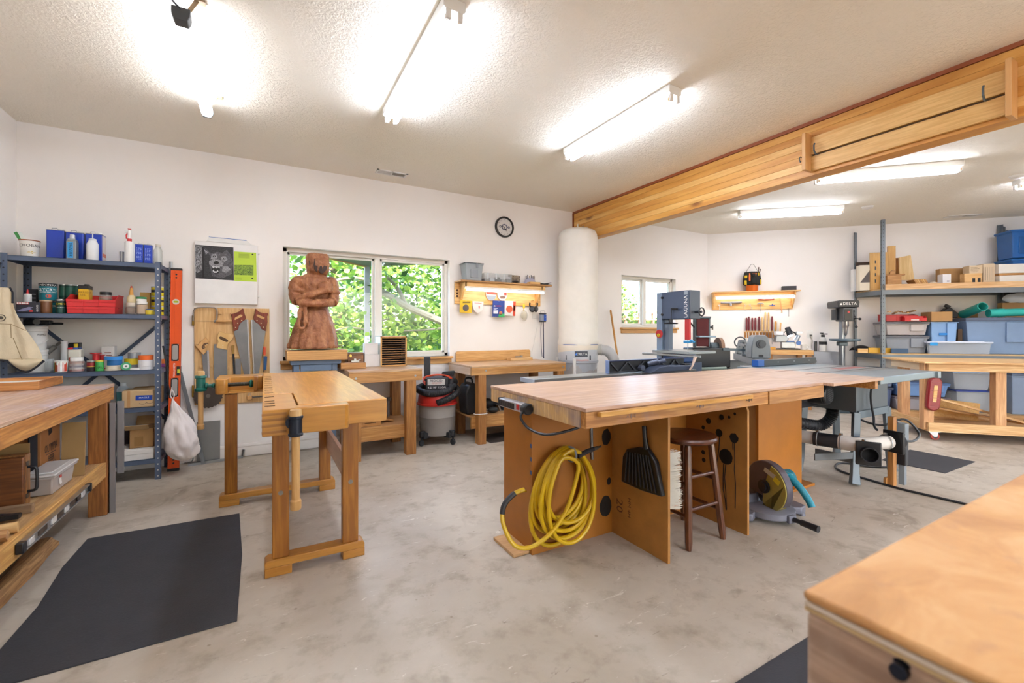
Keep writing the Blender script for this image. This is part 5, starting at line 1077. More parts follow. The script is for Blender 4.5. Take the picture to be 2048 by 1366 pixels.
def wbox(label,x0,x1,ytop,Y,z0,d=.1):
 p0=oy(*kw(x0,1250),Y).x;p1=oy(*kw(x1,1250),Y).x;h=oy(*kw((x0+x1)/2,ytop),Y).z-z0
 mb=MB();mb.box(-(p1-p0)/2,0,0,(p1-p0)/2,d,h-.002);solo('white_box',label,'box',mb,M('#dedad8',.5),((p0+p1)/2,Y,z0),bevel=.002,group='white boxes beside the sandpaper cabinet');return z0+h
Yb=oz(*kw(980,1330),zt2).y
z1=wbox('lower white box beside the sandpaper cabinet',890,1046,1203,Yb,zt2);wbox('upper white box beside the sandpaper cabinet',890,1030,1083,Yb+.005,z1)
Yw=4.66;p0=oy(*kw(640,1300),Yw).x;p1=oy(*kw(903,1300),Yw).x
mb=MB();mb.box(-(p1-p0)/2,0,0,(p1-p0)/2,.16,.06);solo('wooden_plank','pale wooden plank lying in front of the brown chest','plank',mb,m_fb,((p0+p1)/2,Yw,zt2),bevel=.003)
Yc2=4.86;p0=max(oy(*kw(660,1230),Yc2).x,.76);p1=oy(*kw(878,1230),Yc2).x;h=oy(*kw(780,1185),Yc2).z-zt2
t=thing('tool_chest','dark brown chest with brass ring under the window','chest',((p0+p1)/2,Yc2,zt2));w=p1-p0
mb=MB();mb.box(-w/2,0,0,w/2,.2,h-.025);part('body',mb,wood('#6a3d1d','#8a5428','x',.35,1,'#55300f'),t,.003);mb=MB();mb.box(-w/2,0,h-.024,w/2,.2,h);part('lid',mb,wood('#6a3d1d','#8a5428','x',.35,1,'#55300f'),t,.003)
q=oy(*kw(742,1213),Yc2);mb=MB();mb.cyl((q.x-(p0+p1)/2,-.003,q.z-zt2),(q.x-(p0+p1)/2,0,q.z-zt2),.012,n=14);mb.torus((q.x-(p0+p1)/2,-.006,q.z-zt2-.008),.01,.002,(0,1,0),14,6);part('ring_pull',mb,M('#d8b45c',.3,.8),t)
q=oy(*kw(785,1268),4.75);mb=MB();mb.cbox((0,0,.012),(.075,.03,.016));mb.cbox((.0,0,.028),(.02,.016,.018));mb.cyl((.03,0,.02),(.055,0,.026),.006);solo('spokeshave','small bright metal spokeshave on the plank','tool',mb,metal('#a5a39f',.35),(q.x,4.73,zt2+.061))
zs3=.3012
t=thing('wooden_jig','pale slotted wooden jig on the shelf under the window bench','jig',(0,0,zs3));q0=oy(*kb(172,890),4.53);q1=oy(*kb(402,860),4.53);t.location=((q0.x+q1.x)/2,4.57,zs3);w=q1.x-q0.x
mb=MB();mb.box(-w/2,-.04,0,w/2,.04,.028);mb.box(-w/2,-.04,.034,w/2,.04,.05);mb.box(-w/2,-.04,.027,-w*.2,.04,.035);mb.box(w*.28,-.04,.027,w/2,.04,.035);part('body',mb,m_fb,t,.002);mb=MB();mb.box(-w*.2,.0,.0285,w*.28,.03,.0335);part('slot',mb,m_black,t)
mb=MB();mb.cbox((-.07,0,.068),(.09,.05,.03));mb.cbox((.04,.0,.065),(.06,.04,.028));part('clamp_plate',mb,M('#83807e',.4,.5),t,.004)
q=oy(*kb(435,820),4.6);mb=MB();mb.cbox((0,0,.03),(.16,.09,.02),(0,.3,.3));solo('wood_scrap','tilted offcut of wood beside the slotted jig','wood',mb,m_fb,(q.x+.02,4.68,zs3+.002))
q=oy(*kb(478,735),4.9);t=thing('pipe_clamp','small upright metal clamp at the back of the low shelf','clamp',(q.x,4.93,zs3));mb=MB();mb.cyl((0,0,0),(0,0,.22),.011);part('pipe',mb,m_alu,t);mb=MB();mb.cbox((0,-.02,.2),(.035,.06,.04));part('jaw',mb,metal('#777470',.4),t,.004)
q0=oy(*kb(1680,180),4.86);q1=oy(*kb(1895,170),4.86);mb=MB();mb.box(-(q1.x-q0.x)/2,0,0,(q1.x-q0.x)/2,.1,.035);solo('pale_plank','short pale plank lying at the back of the wall bench','plank',mb,wood('#cda269','#e3c08d','x',.5),((q0.x+q1.x)/2,4.9,zt2),bevel=.002)
mb=MB();mb.cyl((-.05,0,.012),(.03,.01,.012),.008);mb.cbox((.045,.01,.014),(.03,.02,.02));solo('hand_piece','small metal hand piece on the pale plank','tool',mb,m_alu,((q0.x+q1.x)/2-.02,4.945,zt2+.036))
# ------------------------------------------------------------------ shop vacuum
vx,vy=1.705,4.755;R=.212
t=thing('shop_vacuum','grey and red shop vacuum with black hose wound round the top','vacuum',(vx,vy,0));va=vis(vx,vy)
mb=MB();mb.lathe([(R*.86,.1),(R*.88,.105),(R*.96,.3),(R*.965,.302),(R*.955,.31),(R*.99,.43),(R*1.0,.44)],n=40);part('drum',mb,M('#9b9690',.5,var=.1),t)
mb=MB();mb.lathe([(R*1.0,.432),(R*1.07,.435),(R*1.07,.45),(R*1.02,.46),(R*.98,.53),(R*.9,.56),(R*.5,.575),(0,.578)],n=40);part('lid',mb,M('#c4291f',.4),t)
mb=MB();ca,sa=math.cos(va),math.sin(va);hw,hd,hh=.13,.1,.16
mb.M=Matrix.Rotation(va+PI/2,4,'Z');mb.prism([(-hw,.57),(hw,.57),(hw*.98,.72),(hw*.9,.735),(-hw*.9,.735),(-hw*.98,.72)],-hd,hd,'xz');hd_=part('motor_head',mb,M('#27282b',.45),t,.012)
mb=MB();mb.M=Matrix.Rotation(va+PI/2,4,'Z');mb.box(-.105,-hd-.002,.655,.085,-hd-.0004,.72);lp=part('label_plate',mb,M('#cfccc6',.45),hd_)
mb=MB();mb.M=Matrix.Rotation(va+PI/2,4,'Z');mb.text('RIDGID',.036,lambda x,y:(-.01+x*1.15,-hd-.0028,.70+y));part('lettering',mb,m_darktxt,lp,flat=True)
mb=MB();mb.M=Matrix.Rotation(va+PI/2,4,'Z');mb.box(-.06,-hd-.0032,.681,.055,-hd-.0022,.684);mb.text('WET/DRY VAC',.013,lambda x,y:(-.01+x*1.2,-hd-.0028,.669+y));part('red_rule',mb,M('#b03a2a',.5,var=0),lp,flat=True)
mb=MB();mb.M=Matrix.Rotation(va+PI/2,4,'Z');mb.text('4.25 HP',.031,lambda x,y:(-.055+x*.95,-hd-.0028,.628+y));mb.text('12 GAL',.031,lambda x,y:(.055+x*.95,-hd-.0028,.628+y));part('lettering',mb,m_wtxt,hd_,flat=True)
mb=MB();mb.M=Matrix.Rotation(va+PI/2,4,'Z');mb.prism([(.06,.735),(.18,.735),(.2,.79),(.19,.8),(.06,.79),(.05,.76)],.02,.06,'xz');mb.prism([(.09,.75),(.165,.75),(.175,.775),(.09,.775)],.018,.062,'xz');part('carry_handle',mb,m_black,t,.006)
hm=M('#1c1c1f',.55,bump=.4,bscale=200)
def ribbed(pts,r,step=.009,n=12):
 P=curve(pts,14);rs=[r*(1.0 if i%2 else .9)for i in range(len(P))];return MB().tube(P,rs,n)
def vp(dx,dz,back=0):
 return Vector((math.cos(va+PI/2)*dx-ca*back,math.sin(va+PI/2)*dx-sa*back,dz))
pts=[vp(.14,.62,-.12),vp(.16,.69,.0),vp(.2,.66,.1),vp(.1,.63,.2),vp(-.1,.63,.2),vp(-.2,.61,.08),vp(-.21,.6,-.04),vp(-.12,.575,-.17),vp(.0,.575,-.205),vp(.12,.60,-.17),vp(.19,.64,-.06)]
part('hose',ribbed(pts,.036),hm,t)
pts=[vp(.19,.62,.08),vp(.235,.58,-.05),vp(.17,.535,-.16),vp(.08,.5,-.215),vp(-.005,.475,-.235)]
part('hose_end',ribbed(pts,.036),hm,t)
mb=MB();
for k in range(3):mb.tube(curve([vp(-.13,.66+k*.014,-.09),vp(-.16,.69+k*.016,.0),vp(-.1,.735+k*.006,.03),vp(.0,.752+k*.005,.0),vp(.1,.745+k*.004,-.02),vp(.16,.7+k*.012,-.03),vp(.165,.66+k*.01,.0)],6),.005,6)
part('power_cord',mb,M('#d0481c',.45),t)
mb=MB();mb.M=Matrix.Translation(vp(-.115,0,.12));mb.cbox((0,0,.77),(.075,.03,.38),(0,0,va+PI/2));part('floor_nozzle',mb,M('#2c2d31',.5),t,.01)
for k in range(4):
 a=va+PI/4+k*PI/2;c_=Vector((math.cos(a),math.sin(a),0));mb=MB();mb.beam(c_*.14+Vector((0,0,.11)),c_*.235+Vector((0,0,.11)),.09,.06);mb.cyl(c_*.225+Vector((0,0,.1)),c_*.225+Vector((0,0,.16)),.032);cs=part('caster_foot',mb,M('#2a2b2e',.5),t,.008)
 mb=MB();w0=c_*.24+Vector((0,0,.034));tn=Vector((-c_.y,c_.x,0));mb.cyl(w0-tn*.012,w0+tn*.012,.033,n=20);mb.cyl(w0+Vector((0,0,.03)),w0+Vector((0,0,.08)),.01);part('wheel',mb,m_black,cs,.004)
q=oz(*kb(765,1045),0);mb=MB();mb.box(-.012,-.004,0,.012,.004,.5);mb.box(-.016,-.007,.0,.016,.007,.03);mb.box(-.016,-.007,.47,.016,.007,.5);solo('straightedge','black-ended metal straightedge standing between bench leg and vacuum','level',mb,M('#4b4c50',.4,.5),(1.415,4.66,0),.5)
q=oy(*kb(1240,590),4.75);t=thing('tool_case','black moulded tool case standing behind the wall bench leg','case',(2.0,4.72,zs3));mb=MB();mb.prism([(-.0,0),(.13,0),(.14,.3),(.1,.36),(.02,.34),(-.02,.24)],-.13,.1,'xz');part('body',mb,M('#1d1e21',.45),t,.02);mb=MB();mb.tube(curve([(.02,-.02,.33),(.03,-.02,.4),(.1,-.02,.4),(.12,-.02,.33)],5),.011,8);part('handle',mb,m_black,t)
q=oy(*kb(1395,650),4.5);mb=MB();mb.box(-.011,-.003,0,.011,.003,.3);mb.box(-.015,-.008,.0,.015,.008,.028);mb.box(-.015,-.008,.272,.015,.008,.3);solo('short_level','short black-ended level standing just right of the wall bench leg','level',mb,M('#5b5c60',.4,.5),(q.x+.01,4.54,zs3))
q=oy(*kb(1450,650),4.75);t=thing('power_tool','black power tool with coiled flex on the lower shelf','tool',(q.x,4.78,zs3));mb=MB();mb.sph((0,0,.07),(.08,.06,.07));mb.tube([(.05,0,.07),(.14,.02,.05)],[.04,.03],12);part('body',mb,M('#202124',.45),t);mb=MB();
for k in range(3):mb.torus((-.09,-.02,.016+k*.02),.05-.004*k,.007,(0,0,1),20,6)
part('flex',mb,m_black,t)
q=oy(*kb(1505,720),4.55);mb=MB();mb.sph((0,0,.034),(.068,.045,.034));solo('sanding_block','rounded black block on the lower shelf near the front','block',mb,M('#2b2d2c',.5),(q.x,4.58,zs3))
q=oy(*kb(1415,705),4.6);mb=MB();mb.torus((0,0,.03),.025,.006,(1,.3,.2),18,6);mb.torus((.03,.01,.02),.02,.005,(.2,1,.4),18,6);solo('grey_cable','small loop of pale grey cable beside the rounded block','cable',mb,M('#a8a19a',.5),(q.x,4.62,zs3+.003))
q=oy(*kb(1645,690),4.6);t=thing('sander_base','small bright metal sander base on the lower shelf','tool',(q.x-.02,4.66,zs3));mb=MB();mb.box(-.085,-.04,0,.085,.04,.008);mb.prism([(-.085,.0),(-.06,.0),(-.09,.075),(-.115,.075)],-.035,.035,'xz');part('base_plate',mb,metal('#c2c1bf',.2),t,.002);mb=MB();mb.box(-.05,-.042,.008,.07,.03,.05);part('body',mb,M('#33353a',.4),t,.006)
q=oy(*kb(1600,640),4.95);t=thing('router_case','dark plastic machine at the back of the lower shelf','tool',(q.x,4.95,zs3));mb=MB();mb.box(-.12,-.05,0,.16,.06,.1);mb.prism([(-.12,.1),(.06,.1),(-.02,.16),(-.1,.16)],-.05,.05,'xz');part('body',mb,M('#2b2722',.55),t,.015);mb=MB();mb.cyl((.1,-.052,.05),(.1,-.065,.05),.03);part('dial',mb,M('#77736c',.4),t)
# ------------------------------------------------------------------ lit shelf over the wall bench
m_pine=wood('#dba962','#efca8d','x',.45,.8,'#c98f4a');m_pinez=wood('#dba962','#efca8d','z',.45,.8,'#c98f4a')
Xa,Xb=2.065,3.335;Yf=4.925;zb_=oy(*ks(520,865),5.12).z;ztp=oy(930.5,559.5,Yf).z
t=thing('wall_shelf','pine wall shelf with a glowing tube under it, above the wall bench','shelf',((Xa+Xb)/2,5.139,ztp));Lh=(Xb-Xa)/2
mb=MB();mb.box(-Lh,-.02,zb_-ztp,Lh,-.001,-.021);part('backboard',mb,m_pine,t,.002)
mb=MB();mb.box(-Lh,Yf-5.139,-.02,Lh+.06,-.001,0);part('top_board',mb,wood('#a87c4a','#c99a5e','x',.5,.8,'#97683a'),t,.002)
mb=MB();mb.box(-Lh+.06,Yf-5.139+.03,-.075,Lh-.03,Yf-5.139+.048,-.021);part('front_valance',mb,m_pine,t,.002)
for x in(-Lh+.07,Lh-.09):
 mb=MB();d=Yf-5.139+.03;mb.prism([(-.021,-.0205),(d,-.0205),(d,-.075),(d*.8,-.1),(d*.55,-.14),(d*.4,-.2),(d*.2,-.245),(-.021,-.255)],x,x+.02,'yz');part('bracket',mb,m_pinez,t,.002)
for k in range(3):mb=MB();mb.cyl((-Lh+.032,-.0225,-.115-.036*k),(-Lh+.032,-.0195,-.115-.036*k),.014,n=16);part('dark_hole',mb,M('#4a2a14',.8),t)
mb=MB();mb.box(-Lh+.07,d+.005-.02,-.1,Lh-.04,d+.035-.02,-.0755);lp=part('lamp_housing',mb,m_fix,t,.002)
mb=MB();mb.cyl((-Lh+.09,d-.002,-.112),(Lh-.06,d-.002,-.112),.0145,n=12);part('lamp_tube',mb,emit('#fffaf2',5.0),lp)
zt3=ztp+.0012
def sx_(cx,Y):return oy(*ks(cx,650),Y).x
a,b=sx_(238,4.95),sx_(398,4.95);h=oy(*ks(320,480),4.95).z-zt3
t=thing('tote','grey lidded plastic tote on the lit wall shelf','tote',((a+b)/2-.01,5.03,zt3));tub(t,b-a,.17,h-.012,M('#9aa1a6',.4),M('#5d6468',.45),.86,.008,.006)
mb=MB();mb.box(-.05,-.088,h*.15,.05,-.0782,h*.62);part('moulded_panel',mb,M('#8d9499',.4),t,.004);mb=MB();mb.box(.02,-.099,h*.72,.05,-.092,h-.01);part('lid_clip',mb,M('#868d92',.4),t,.003)
a,b=sx_(405,4.96),sx_(655,4.96);h=oy(*ks(520,578),4.96).z-zt3
t=thing('parts_organizer','long clear plastic organizer on the lit wall shelf','box',((a+b)/2,5.02,zt3));w=b-a
mb=MB();mb.box(-w/2,-.06,0,w/2,.06,h);part('case',mb,clear('#d6dadd',.15,.3),t,.004)
for k in range(5):mb=MB();x=-w/2+w*(k+.5)/5;mb.box(x-w*.08,-.05,.003,x+w*.08,.05,h*(.35+.12*(k%3)));part('contents',mb,M(['#8d8f93','#b9bcc0','#4a4c50','#9a9ca0','#6b6d72'][k],.6),t,.004)
for k in range(3):mb=MB();x=-w/2+w*(.12+.3*k);mb.box(x-.012,-.066,h*.3,x+.012,-.0605,h);part('latch',mb,M('#c9ccce',.4),t,.002)
q=sx_(690,5.0);mb=MB();mb.cbox((0.02,0,.062),(.13,.06,.1),(0,0,.1));mb.cbox((-.05,.0,.1),(.07,.04,.03));solo('cloth_roll','mottled brown cloth bundle on the lit wall shelf','cloth',mb,fur('#4c3c2c','#a8967c',30,(1,1,1)),(q,5.05,zt3+.012-.011),bevel=.02)
q=sx_(690,4.95);mb=MB();mb.sph((0,0,.018),(.05,.03,.017));solo('black_pouch','small flat black pouch before the brown bundle','pouch',mb,m_black,(q,4.965,zt3))
a,b=sx_(822,4.95),sx_(915,4.95);mb=MB();mb.box(-(b-a)/2,-.03,0,(b-a)/2,.06,.03);solo('wood_offcut','little wooden block carrying the round tool caddy','block',mb,m_pine,((a+b)/2,4.98,zt3),bevel=.002)
t=thing('bit_caddy','round grey-lilac caddy full of upright bits','caddy',(sx_(838,5.02),5.07,zt3));mb=MB();mb.lathe([(.095,0),(.095,.02),(.08,.06),(.05,.1),(.0,.105)],n=24,sy=.42);part('base',mb,M('#a9a8bd',.4),t)
for k in range(7):a=PI*(k+.3)/7;mb=MB();mb.cyl((.066*math.cos(a),-.02*math.sin(a),.06),(.068*math.cos(a),-.02*math.sin(a),.12+.012*(k%2)),.006,n=8);part('bit',mb,M(['#555456','#b9a48a','#6b6a70'][k%3],.4,.3),t)
a=sx_(962,4.95);mb=MB();mb.prism([(-.09,0),(.1,0),(.1,.008),(.04,.012),(.1,.03),(.09,.036),(-.02,.018),(-.09,.022)],-.02,.02,'xz');solo('block_plane','flat black hand plane at the right end of the lit wall shelf','plane',mb,m_black,(a,4.97,zt3),bevel=.002)
f8=wp(ks,5.1)
def hang(name,label,cat,outline,m,y=5.1,th=.008,group=None,extra=()):
 pts=[f8(*p)for p in outline];c=(sum(p[0]for p in pts)/len(pts),sum(p[1]for p in pts)/len(pts));t=thing(name,label,cat,(c[0],y,c[1]),0,group)
 mb=MB();mb.prism(shift(pts,c),-th/2,th/2,'xz');part('card',mb,m,t,.001)
 q=max(p[1]for p in pts)-c[1];part('hanging_peg',MB().cyl((0,-th/2-.006,q-.012),(0,5.139-y,q-.012),.003,n=8),m_alu,t)
 for nm,o,mm in extra:
  mb=MB();mb.prism(shift([f8(*p)for p in o],c),-th/2-.0016,-th/2-.0002,'xz');part(nm,mb,mm,t)
 return t,c
def rect(a,b,c,d):return[(a,b),(c,b),(c,d),(a,d)]
hang('abrasive_disc','round sanding disc pack with red and grey halves','disc',ell(468,765,48,60,22),M('#d9d6d4',.5),5.108,.008,'sanding disc packs under the shelf',(('red_half',[(424,738),(512,742),(514,772),(423,768)],M('#b9503c',.5)),('grey_half',[(424,778),(514,780),(500,812),(470,822),(440,812)],M('#9aa6b4',.5))))
hang('abrasive_disc','round sanding disc pack with white face and red corner','disc',ell(570,765,46,60,22),M('#e6e2de',.5),5.108,.008,'sanding disc packs under the shelf',(('red_corner',rect(585,752,608,778),M('#c0392f',.5)),('dark_print',[(545,790),(570,780),(600,790),(590,808),(555,808)],M('#7a5a52',.5))))
hang('sanding_pack','yellow sanding disc packet with a grey round window','packet',[(175,822),(280,828),(276,940),(171,934)],M('#e3b81f',.45),5.07,.02,None,(('round_window',ell(223,892,28,30),M('#5c5450',.6)),('header_print',rect(195,835,265,850),M('#7d6a1a',.5,var=0))))
hang('disc_pack','white sanding pad packet tapering to a round bottom','packet',[(287,832),(387,836),(384,890),(360,930),(335,940),(308,925),(290,885)],M('#e3dad5',.5),5.075,.014,None,(('red_print',[(305,845),(370,848),(368,854),(305,851)],M('#b98a82',.5,var=0)),('red_print',[(340,875),(355,877),(352,900),(342,898)],M('#c98a84',.5,var=0))))
t,c=hang('sanding_pack','dark blue sanding disc packet with white panel and green corner','packet',[(470,825),(576,829),(573,978),(467,971)],M('#28418c',.45),5.065,.016,None,(('white_panel',rect(473,915,514,945),M('#dfe2ea',.5)),('green_tab',[(520,950),(573,945),(572,978),(518,976)],M('#3fae62',.5)),('orange_disc',ell(538,940,15,18),M('#c9785a',.6)),('print_line',rect(475,895,510,900),M('#c9cfe6',.5,var=0)),('print_line',rect(475,904,500,908),M('#c9cfe6',.5,var=0))))
q=f8(518,876);mb=MB();mb.text('BOSCH',.024,lambda x,y:(q[0]-c[0]+x,-.0098,q[1]-c[1]+y));part('lettering',mb,M('#c8324a',.5,var=0),t,flat=True)
mb=MB();q2=f8(483,876);mb.torus((q2[0]-c[0],-.0095,q2[1]-c[1]),.009,.0015,(0,1,0),16,5);part('ring_mark',mb,m_wtxt,t)
hang('sanding_pack','white and orange-red sanding disc packet with a coral round window','packet',[(580,826),(683,831),(676,966),(572,960)],M('#e9e4e0',.45),5.085,.012,None,(('coral_window',ell(625,903,30,33),M('#d0603f',.6)),('red_edge',[(660,832),(683,833),(676,966),(655,964)],M('#cf4a33',.5)),('white_print',[(663,870),(676,871),(672,920),(660,919)],m_wtxt)))
q=f8(755,940);t=thing('dust_mask_bag','clear bag of pale dust masks hanging by a yellow tag','bag',(q[0],5.09,q[1]));mb=MB();mb.sph((0,-.02,-.03),(.045,.025,.055));part('masks',mb,M('#d8d0bc',.7,var=.15),t);mb=MB();mb.sph((0,-.02,-.035),(.052,.032,.075));part('bag_film',mb,clear('#e8e4d6',.2,.2),t);mb=MB();mb.box(-.016,-.018,.065,.016,-.014,.12);mb.tube([(0,-.016,.065),(0,-.018,.03)],.006);part('hanging_tag',mb,M('#e0b92e',.5),t)
q=f8(838,868);t=thing('ear_defenders','black ear defenders hanging from the wall shelf','headphones',(q[0],5.06,q[1]));
mb=MB();mb.torus((0,0,.015),.062,.011,(0,1,.15),20,8,R_(-15),R_(195));part('headband',mb,m_black,t);part('hanging_peg',MB().cyl((0,-.02,.062),(0,.078,.062),.006,n=8),m_pine,t)
for x,z in((-.025,-.055),(.04,-.052)):mb=MB();mb.lathe([(.0,-.03),(.03,-.026),(.044,-.01),(.044,.008),(.03,.02),(0,.022)],(x,0,z),22,(-.5 if x<0 else .6,-1,.1),sx=.85);part('ear_cup',mb,M('#2b2a2d',.35),t)
q=f8(920,980);t=thing('flex_shaft_tool','small blue and silver hanging motor with a long dark shaft','tool',(q[0],5.06,q[1]));h=.085
mb=MB();mb.box(-.042,-.03,-.05,.042,.03,.045);part('motor_body',mb,M('#8f98a8',.35,.4),t,.01);mb=MB();mb.box(.0,-.032,-.045,.041,-.0305,.04);lp=part('blue_plate',mb,M('#1f4ea8',.4),t);mb=MB();mb.text('0',.02,lambda x,y:(.02+x,-.033,.0+y));part('lettering',mb,m_wtxt,lp,flat=True)
mb=MB();mb.box(-.044,-.032,.045,.044,.032,.06);mb.box(-.044,-.032,-.062,.044,.032,-.05);part('end_plate',mb,M('#3d4048',.4,.3),t,.004)if False else None
mb=MB();mb.box(-.044,-.032,.0455,.044,.032,.058);part('top_plate',mb,M('#3d4048',.4,.3),t,.004);mb=MB();mb.box(-.04,-.03,-.062,.04,.03,-.0505);part('bottom_plate',mb,M('#3d4048',.4,.3),t,.004)
mb=MB();mb.tube(curve([(-.035,0,.058),(-.03,0,.09),(.0,.02,.105),(.03,0,.09),(.035,0,.058)],5),.003,6);part('hanging_bail',mb,m_alu,t)
q0=f8(925,1030);q1=f8(925,1366);mb=MB();mb.tube([(.01,0,-.06),(.012,0,-.12),(.01,-.01,q1[1]-q[1]+.03),(.0,-.03,.885-q[1])],.0075,8);part('flexible_shaft',mb,M('#33384e',.45),t);mb=MB();mb.tube(curve([(-.02,0,-.06),(-.03,0,-.2),(-.02,0,-.4),(-.015,-.01,.9-q[1])],5),.004,6);part('power_cord',mb,M('#2c3048',.5),t)
q=f8(868,950);mb=MB();mb.box(-.035,-.006,-.057,.035,-.0005,.057);t=solo('outlet_plate','white outlet plate on the wall behind the hanging motor','outlet',mb,m_plw,(q[0]+.01,5.139,q[1]),bevel=.003)
p0=oy(*ks(895,1060),5.1);p1=oy(*ks(845,1300),5.1);mb=MB();mb.tube([(p0.x,5.125,p0.z),(p1.x,5.125,p1.z)],.0025,6);solo('hanging_cord','thin pale wire running down the wall to the bench','wire',mb,m_plw,(0,0,0))
# ------------------------------------------------------------------ clock
q=oy(1009.5,454,5.12);t=thing('wall_clock','round black-rimmed wall clock with gear dial','clock',(q.x,5.139,q.z));rc=.138
mb=MB();mb.lathe([(rc,0),(rc,.022),(rc*.97,.03),(rc*.88,.032),(rc*.84,.026),(rc*.83,.012)],n=44,axis=(0,-1,0),cap=False);part('rim',mb,M('#211e1d',.35),t)
mb=MB();mb.cyl((0,-.001,0),(0,-.013,0),rc*.86,n=44);part('dial',mb,M('#dcd8d3',.5),t)
mb=MB()
for k in range(12):
 a=PI/2-k*PI/6;mb.text(str(12 if k==0 else k),.021,(lambda a:lambda x,y:(x+rc*.7*math.cos(a),-.0135,y+rc*.7*math.sin(a)))(a))
part('numerals',mb,M('#4a4a52',.5,var=0),t,flat=True)
mb=MB();n=48;mb.torus((0,-.0145,0),.034,.004,(0,1,0),36,6)
for k in range(14):a=2*PI*k/14;mb.cbox((.04*math.cos(a),-.0145,.04*math.sin(a)),(.008,.004,.008),(0,-a,0))
part('gear',mb,M('#3a3f66',.4),t)
for s in(-1,1):mb=MB();mb.torus((s*.064,-.0145,.002),.013,.003,(0,1,0),18,6);mb.cbox((s*.052,-.0145,.002),(.012,.004,.006));part('wing',mb,M('#3a3f66',.4),t)
for ln,wd,a,nm in((.06,.005,R_(-62),'minute_hand'),(.043,.007,R_(-108),'hour_hand'),(.045,.006,R_(170),'second_hand')):mb=MB();mb.beam((0,-.018,0),(ln*math.cos(a),-.018,ln*math.sin(a)),.0015,wd,(0,0,1));part(nm,mb,m_black,t)
# ------------------------------------------------------------------ dust collector
dx,dy=3.685,4.73;da=vis(dx,dy);rB=.262
t=thing('dust_collector','tall white cloth-bag dust collector standing by the beam end','machine',(dx,dy,0))
zT=oy(1154,457,dy).z;zB=oy(1150,688,dy).z
n=48;prof=[(rB*1.0,zB-.01),(rB*1.06,zB+.03),(rB*1.0,zB+.08),(rB*.985,zB+.3),(rB*1.0,zT-.5),(rB*1.0,zT-.15),(rB*.985,zT-.1),(rB*.9,zT-.055),(rB*.7,zT-.02),(rB*.35,zT-.005),(.0,zT)]
vs=[]
for i,(r,z)in enumerate(prof):
 for k in range(n):
  a=2*PI*k/n;w_=noise.noise((math.cos(a)*2,math.sin(a)*2,z*9))*(.018 if i<3 else .005)+(.006*math.sin(a*11)if 5<i<9 else 0);vs.append(((r+w_)*math.cos(a),(r+w_)*math.sin(a),z+(.03*noise.noise((math.cos(a),math.sin(a),3))if i<2 else 0)))
mb=MB();mb.add(vs,[(i*n+k,i*n+(k+1)%n,(i+1)*n+(k+1)%n,(i+1)*n+k)for i in range(len(prof)-1)for k in range(n)]);part('upper_bag',mb,M('#e9e4da',.8,var=.05,bump=.15,bscale=300),t,sharp=80)
mb=MB();mb.tube([(0,0,zT-.01),(-.004,.0,zT+.03),(.0,0,zT+.065)],[.02,.011,.006],10);part('bag_tie',mb,M('#d8cdb8',.8),t)
q=ox(1168,451,3.914);mb=MB();mb.tube([(0,0,zT+.06),(q.x-dx-.012,q.y-dy,q.z-.02)],.003,6);mb.tube([(q.x-dx-.012,q.y-dy,q.z-.06),(q.x-dx-.012,q.y-dy,q.z)],.005,6);part('tie_wire',mb,M('#8b8680',.4,.5),t)
mb=MB();mb.lathe([(rB*1.02,zB-.02),(rB*1.025,zB-.006),(rB*1.02,zB)],n=44,cap=False);part('band_clamp',mb,M('#5a6ba0',.3,.6),t)
mb=MB();vs=[];prof=[(rB*1.03,zB-.01),(rB*1.04,zB-.05),(rB*1.0,zB-.1)]
for i,(r,z)in enumerate(prof):
 for k in range(n):a=2*PI*k/n;vs.append((r*math.cos(a),r*math.sin(a),z+(.03*math.sin(a-da+.9)if i else 0)))
mb.add(vs,[(i*n+k,i*n+(k+1)%n,(i+1)*n+(k+1)%n,(i+1)*n+k)for i in range(len(prof)-1)for k in range(n)]);part('bag_skirt',mb,M('#e6dccb',.8),t)
zM=oy(1150,715,dy).z;zL=oy(1150,721,dy).z
m_mach=M('#c4c7cc',.4,.1)
mb=MB();mb.lathe([(rB*.98,zM-.03),(rB*1.0,zM),(rB*1.0,zB-.05)],n=44);part('separator_ring',mb,m_mach,t)
ax=lambda off:(math.cos(da+off),math.sin(da+off))
f_=oncyl(rB*1.004,da+.17,(zM+zB)/2-.035);mb=MB();g=[[f_(-.085+.17*j/10,z)for j in range(11)]for z in(-.035,.04)];mb.sheet(g);lp=part('brand_plate',mb,M('#3b414c',.4),t)
f_=oncyl(rB*1.008,da+.2,(zM+zB)/2-.033);mb=MB();mb.text('DELTA',.042,f_,1.0,1.12);part('lettering',mb,m_wtxt,lp,flat=True)
f_=oncyl(rB*1.008,da+.17-.26,(zM+zB)/2-.033);mb=MB();mb.add([f_(-.016,-.016),f_(.016,-.016),f_(0,.018)],[(0,1,2)]);part('triangle_logo',mb,M('#3f7fe0',.4,var=0),lp,flat=True)
f_=oncyl(rB*1.004,da+.2,zM-.018);mb=MB()
for r_i in range(3):
 g=[[f_(-.09+.18*j/10,.0-.011*r_i+.003*math.sin(j)+z)for j in range(11)]for z in(0,.004)];mb.sheet(g)
part('red_script',mb,M('#d98c84',.5,var=0),t)
for off in(-.62,.62):f_=oncyl(rB*1.01,da+off,zM+.01);mb=MB();mb.sheet([[f_(-.006,z),f_(.006,z)]for z in(-.03,.03)]);p=part('catch',mb,M('#3a3c44',.4),t);p.modifiers.new('s','SOLIDIFY').thickness=.012
mb=MB();mb.lathe([(rB*.9,.62),(rB*.98,zM-.07),(rB*1.03,zM-.06),(rB*1.03,zM-.035),(rB*.98,zM-.03)],n=44,cap=False);part('lower_ring',mb,M('#a5a7ad',.4,.2),t)
mb=MB();vs=[];prof=[(.0,.2),(rB*.8,.2),(rB*.96,.3),(rB*.97,.5),(rB*.94,zM-.07)]
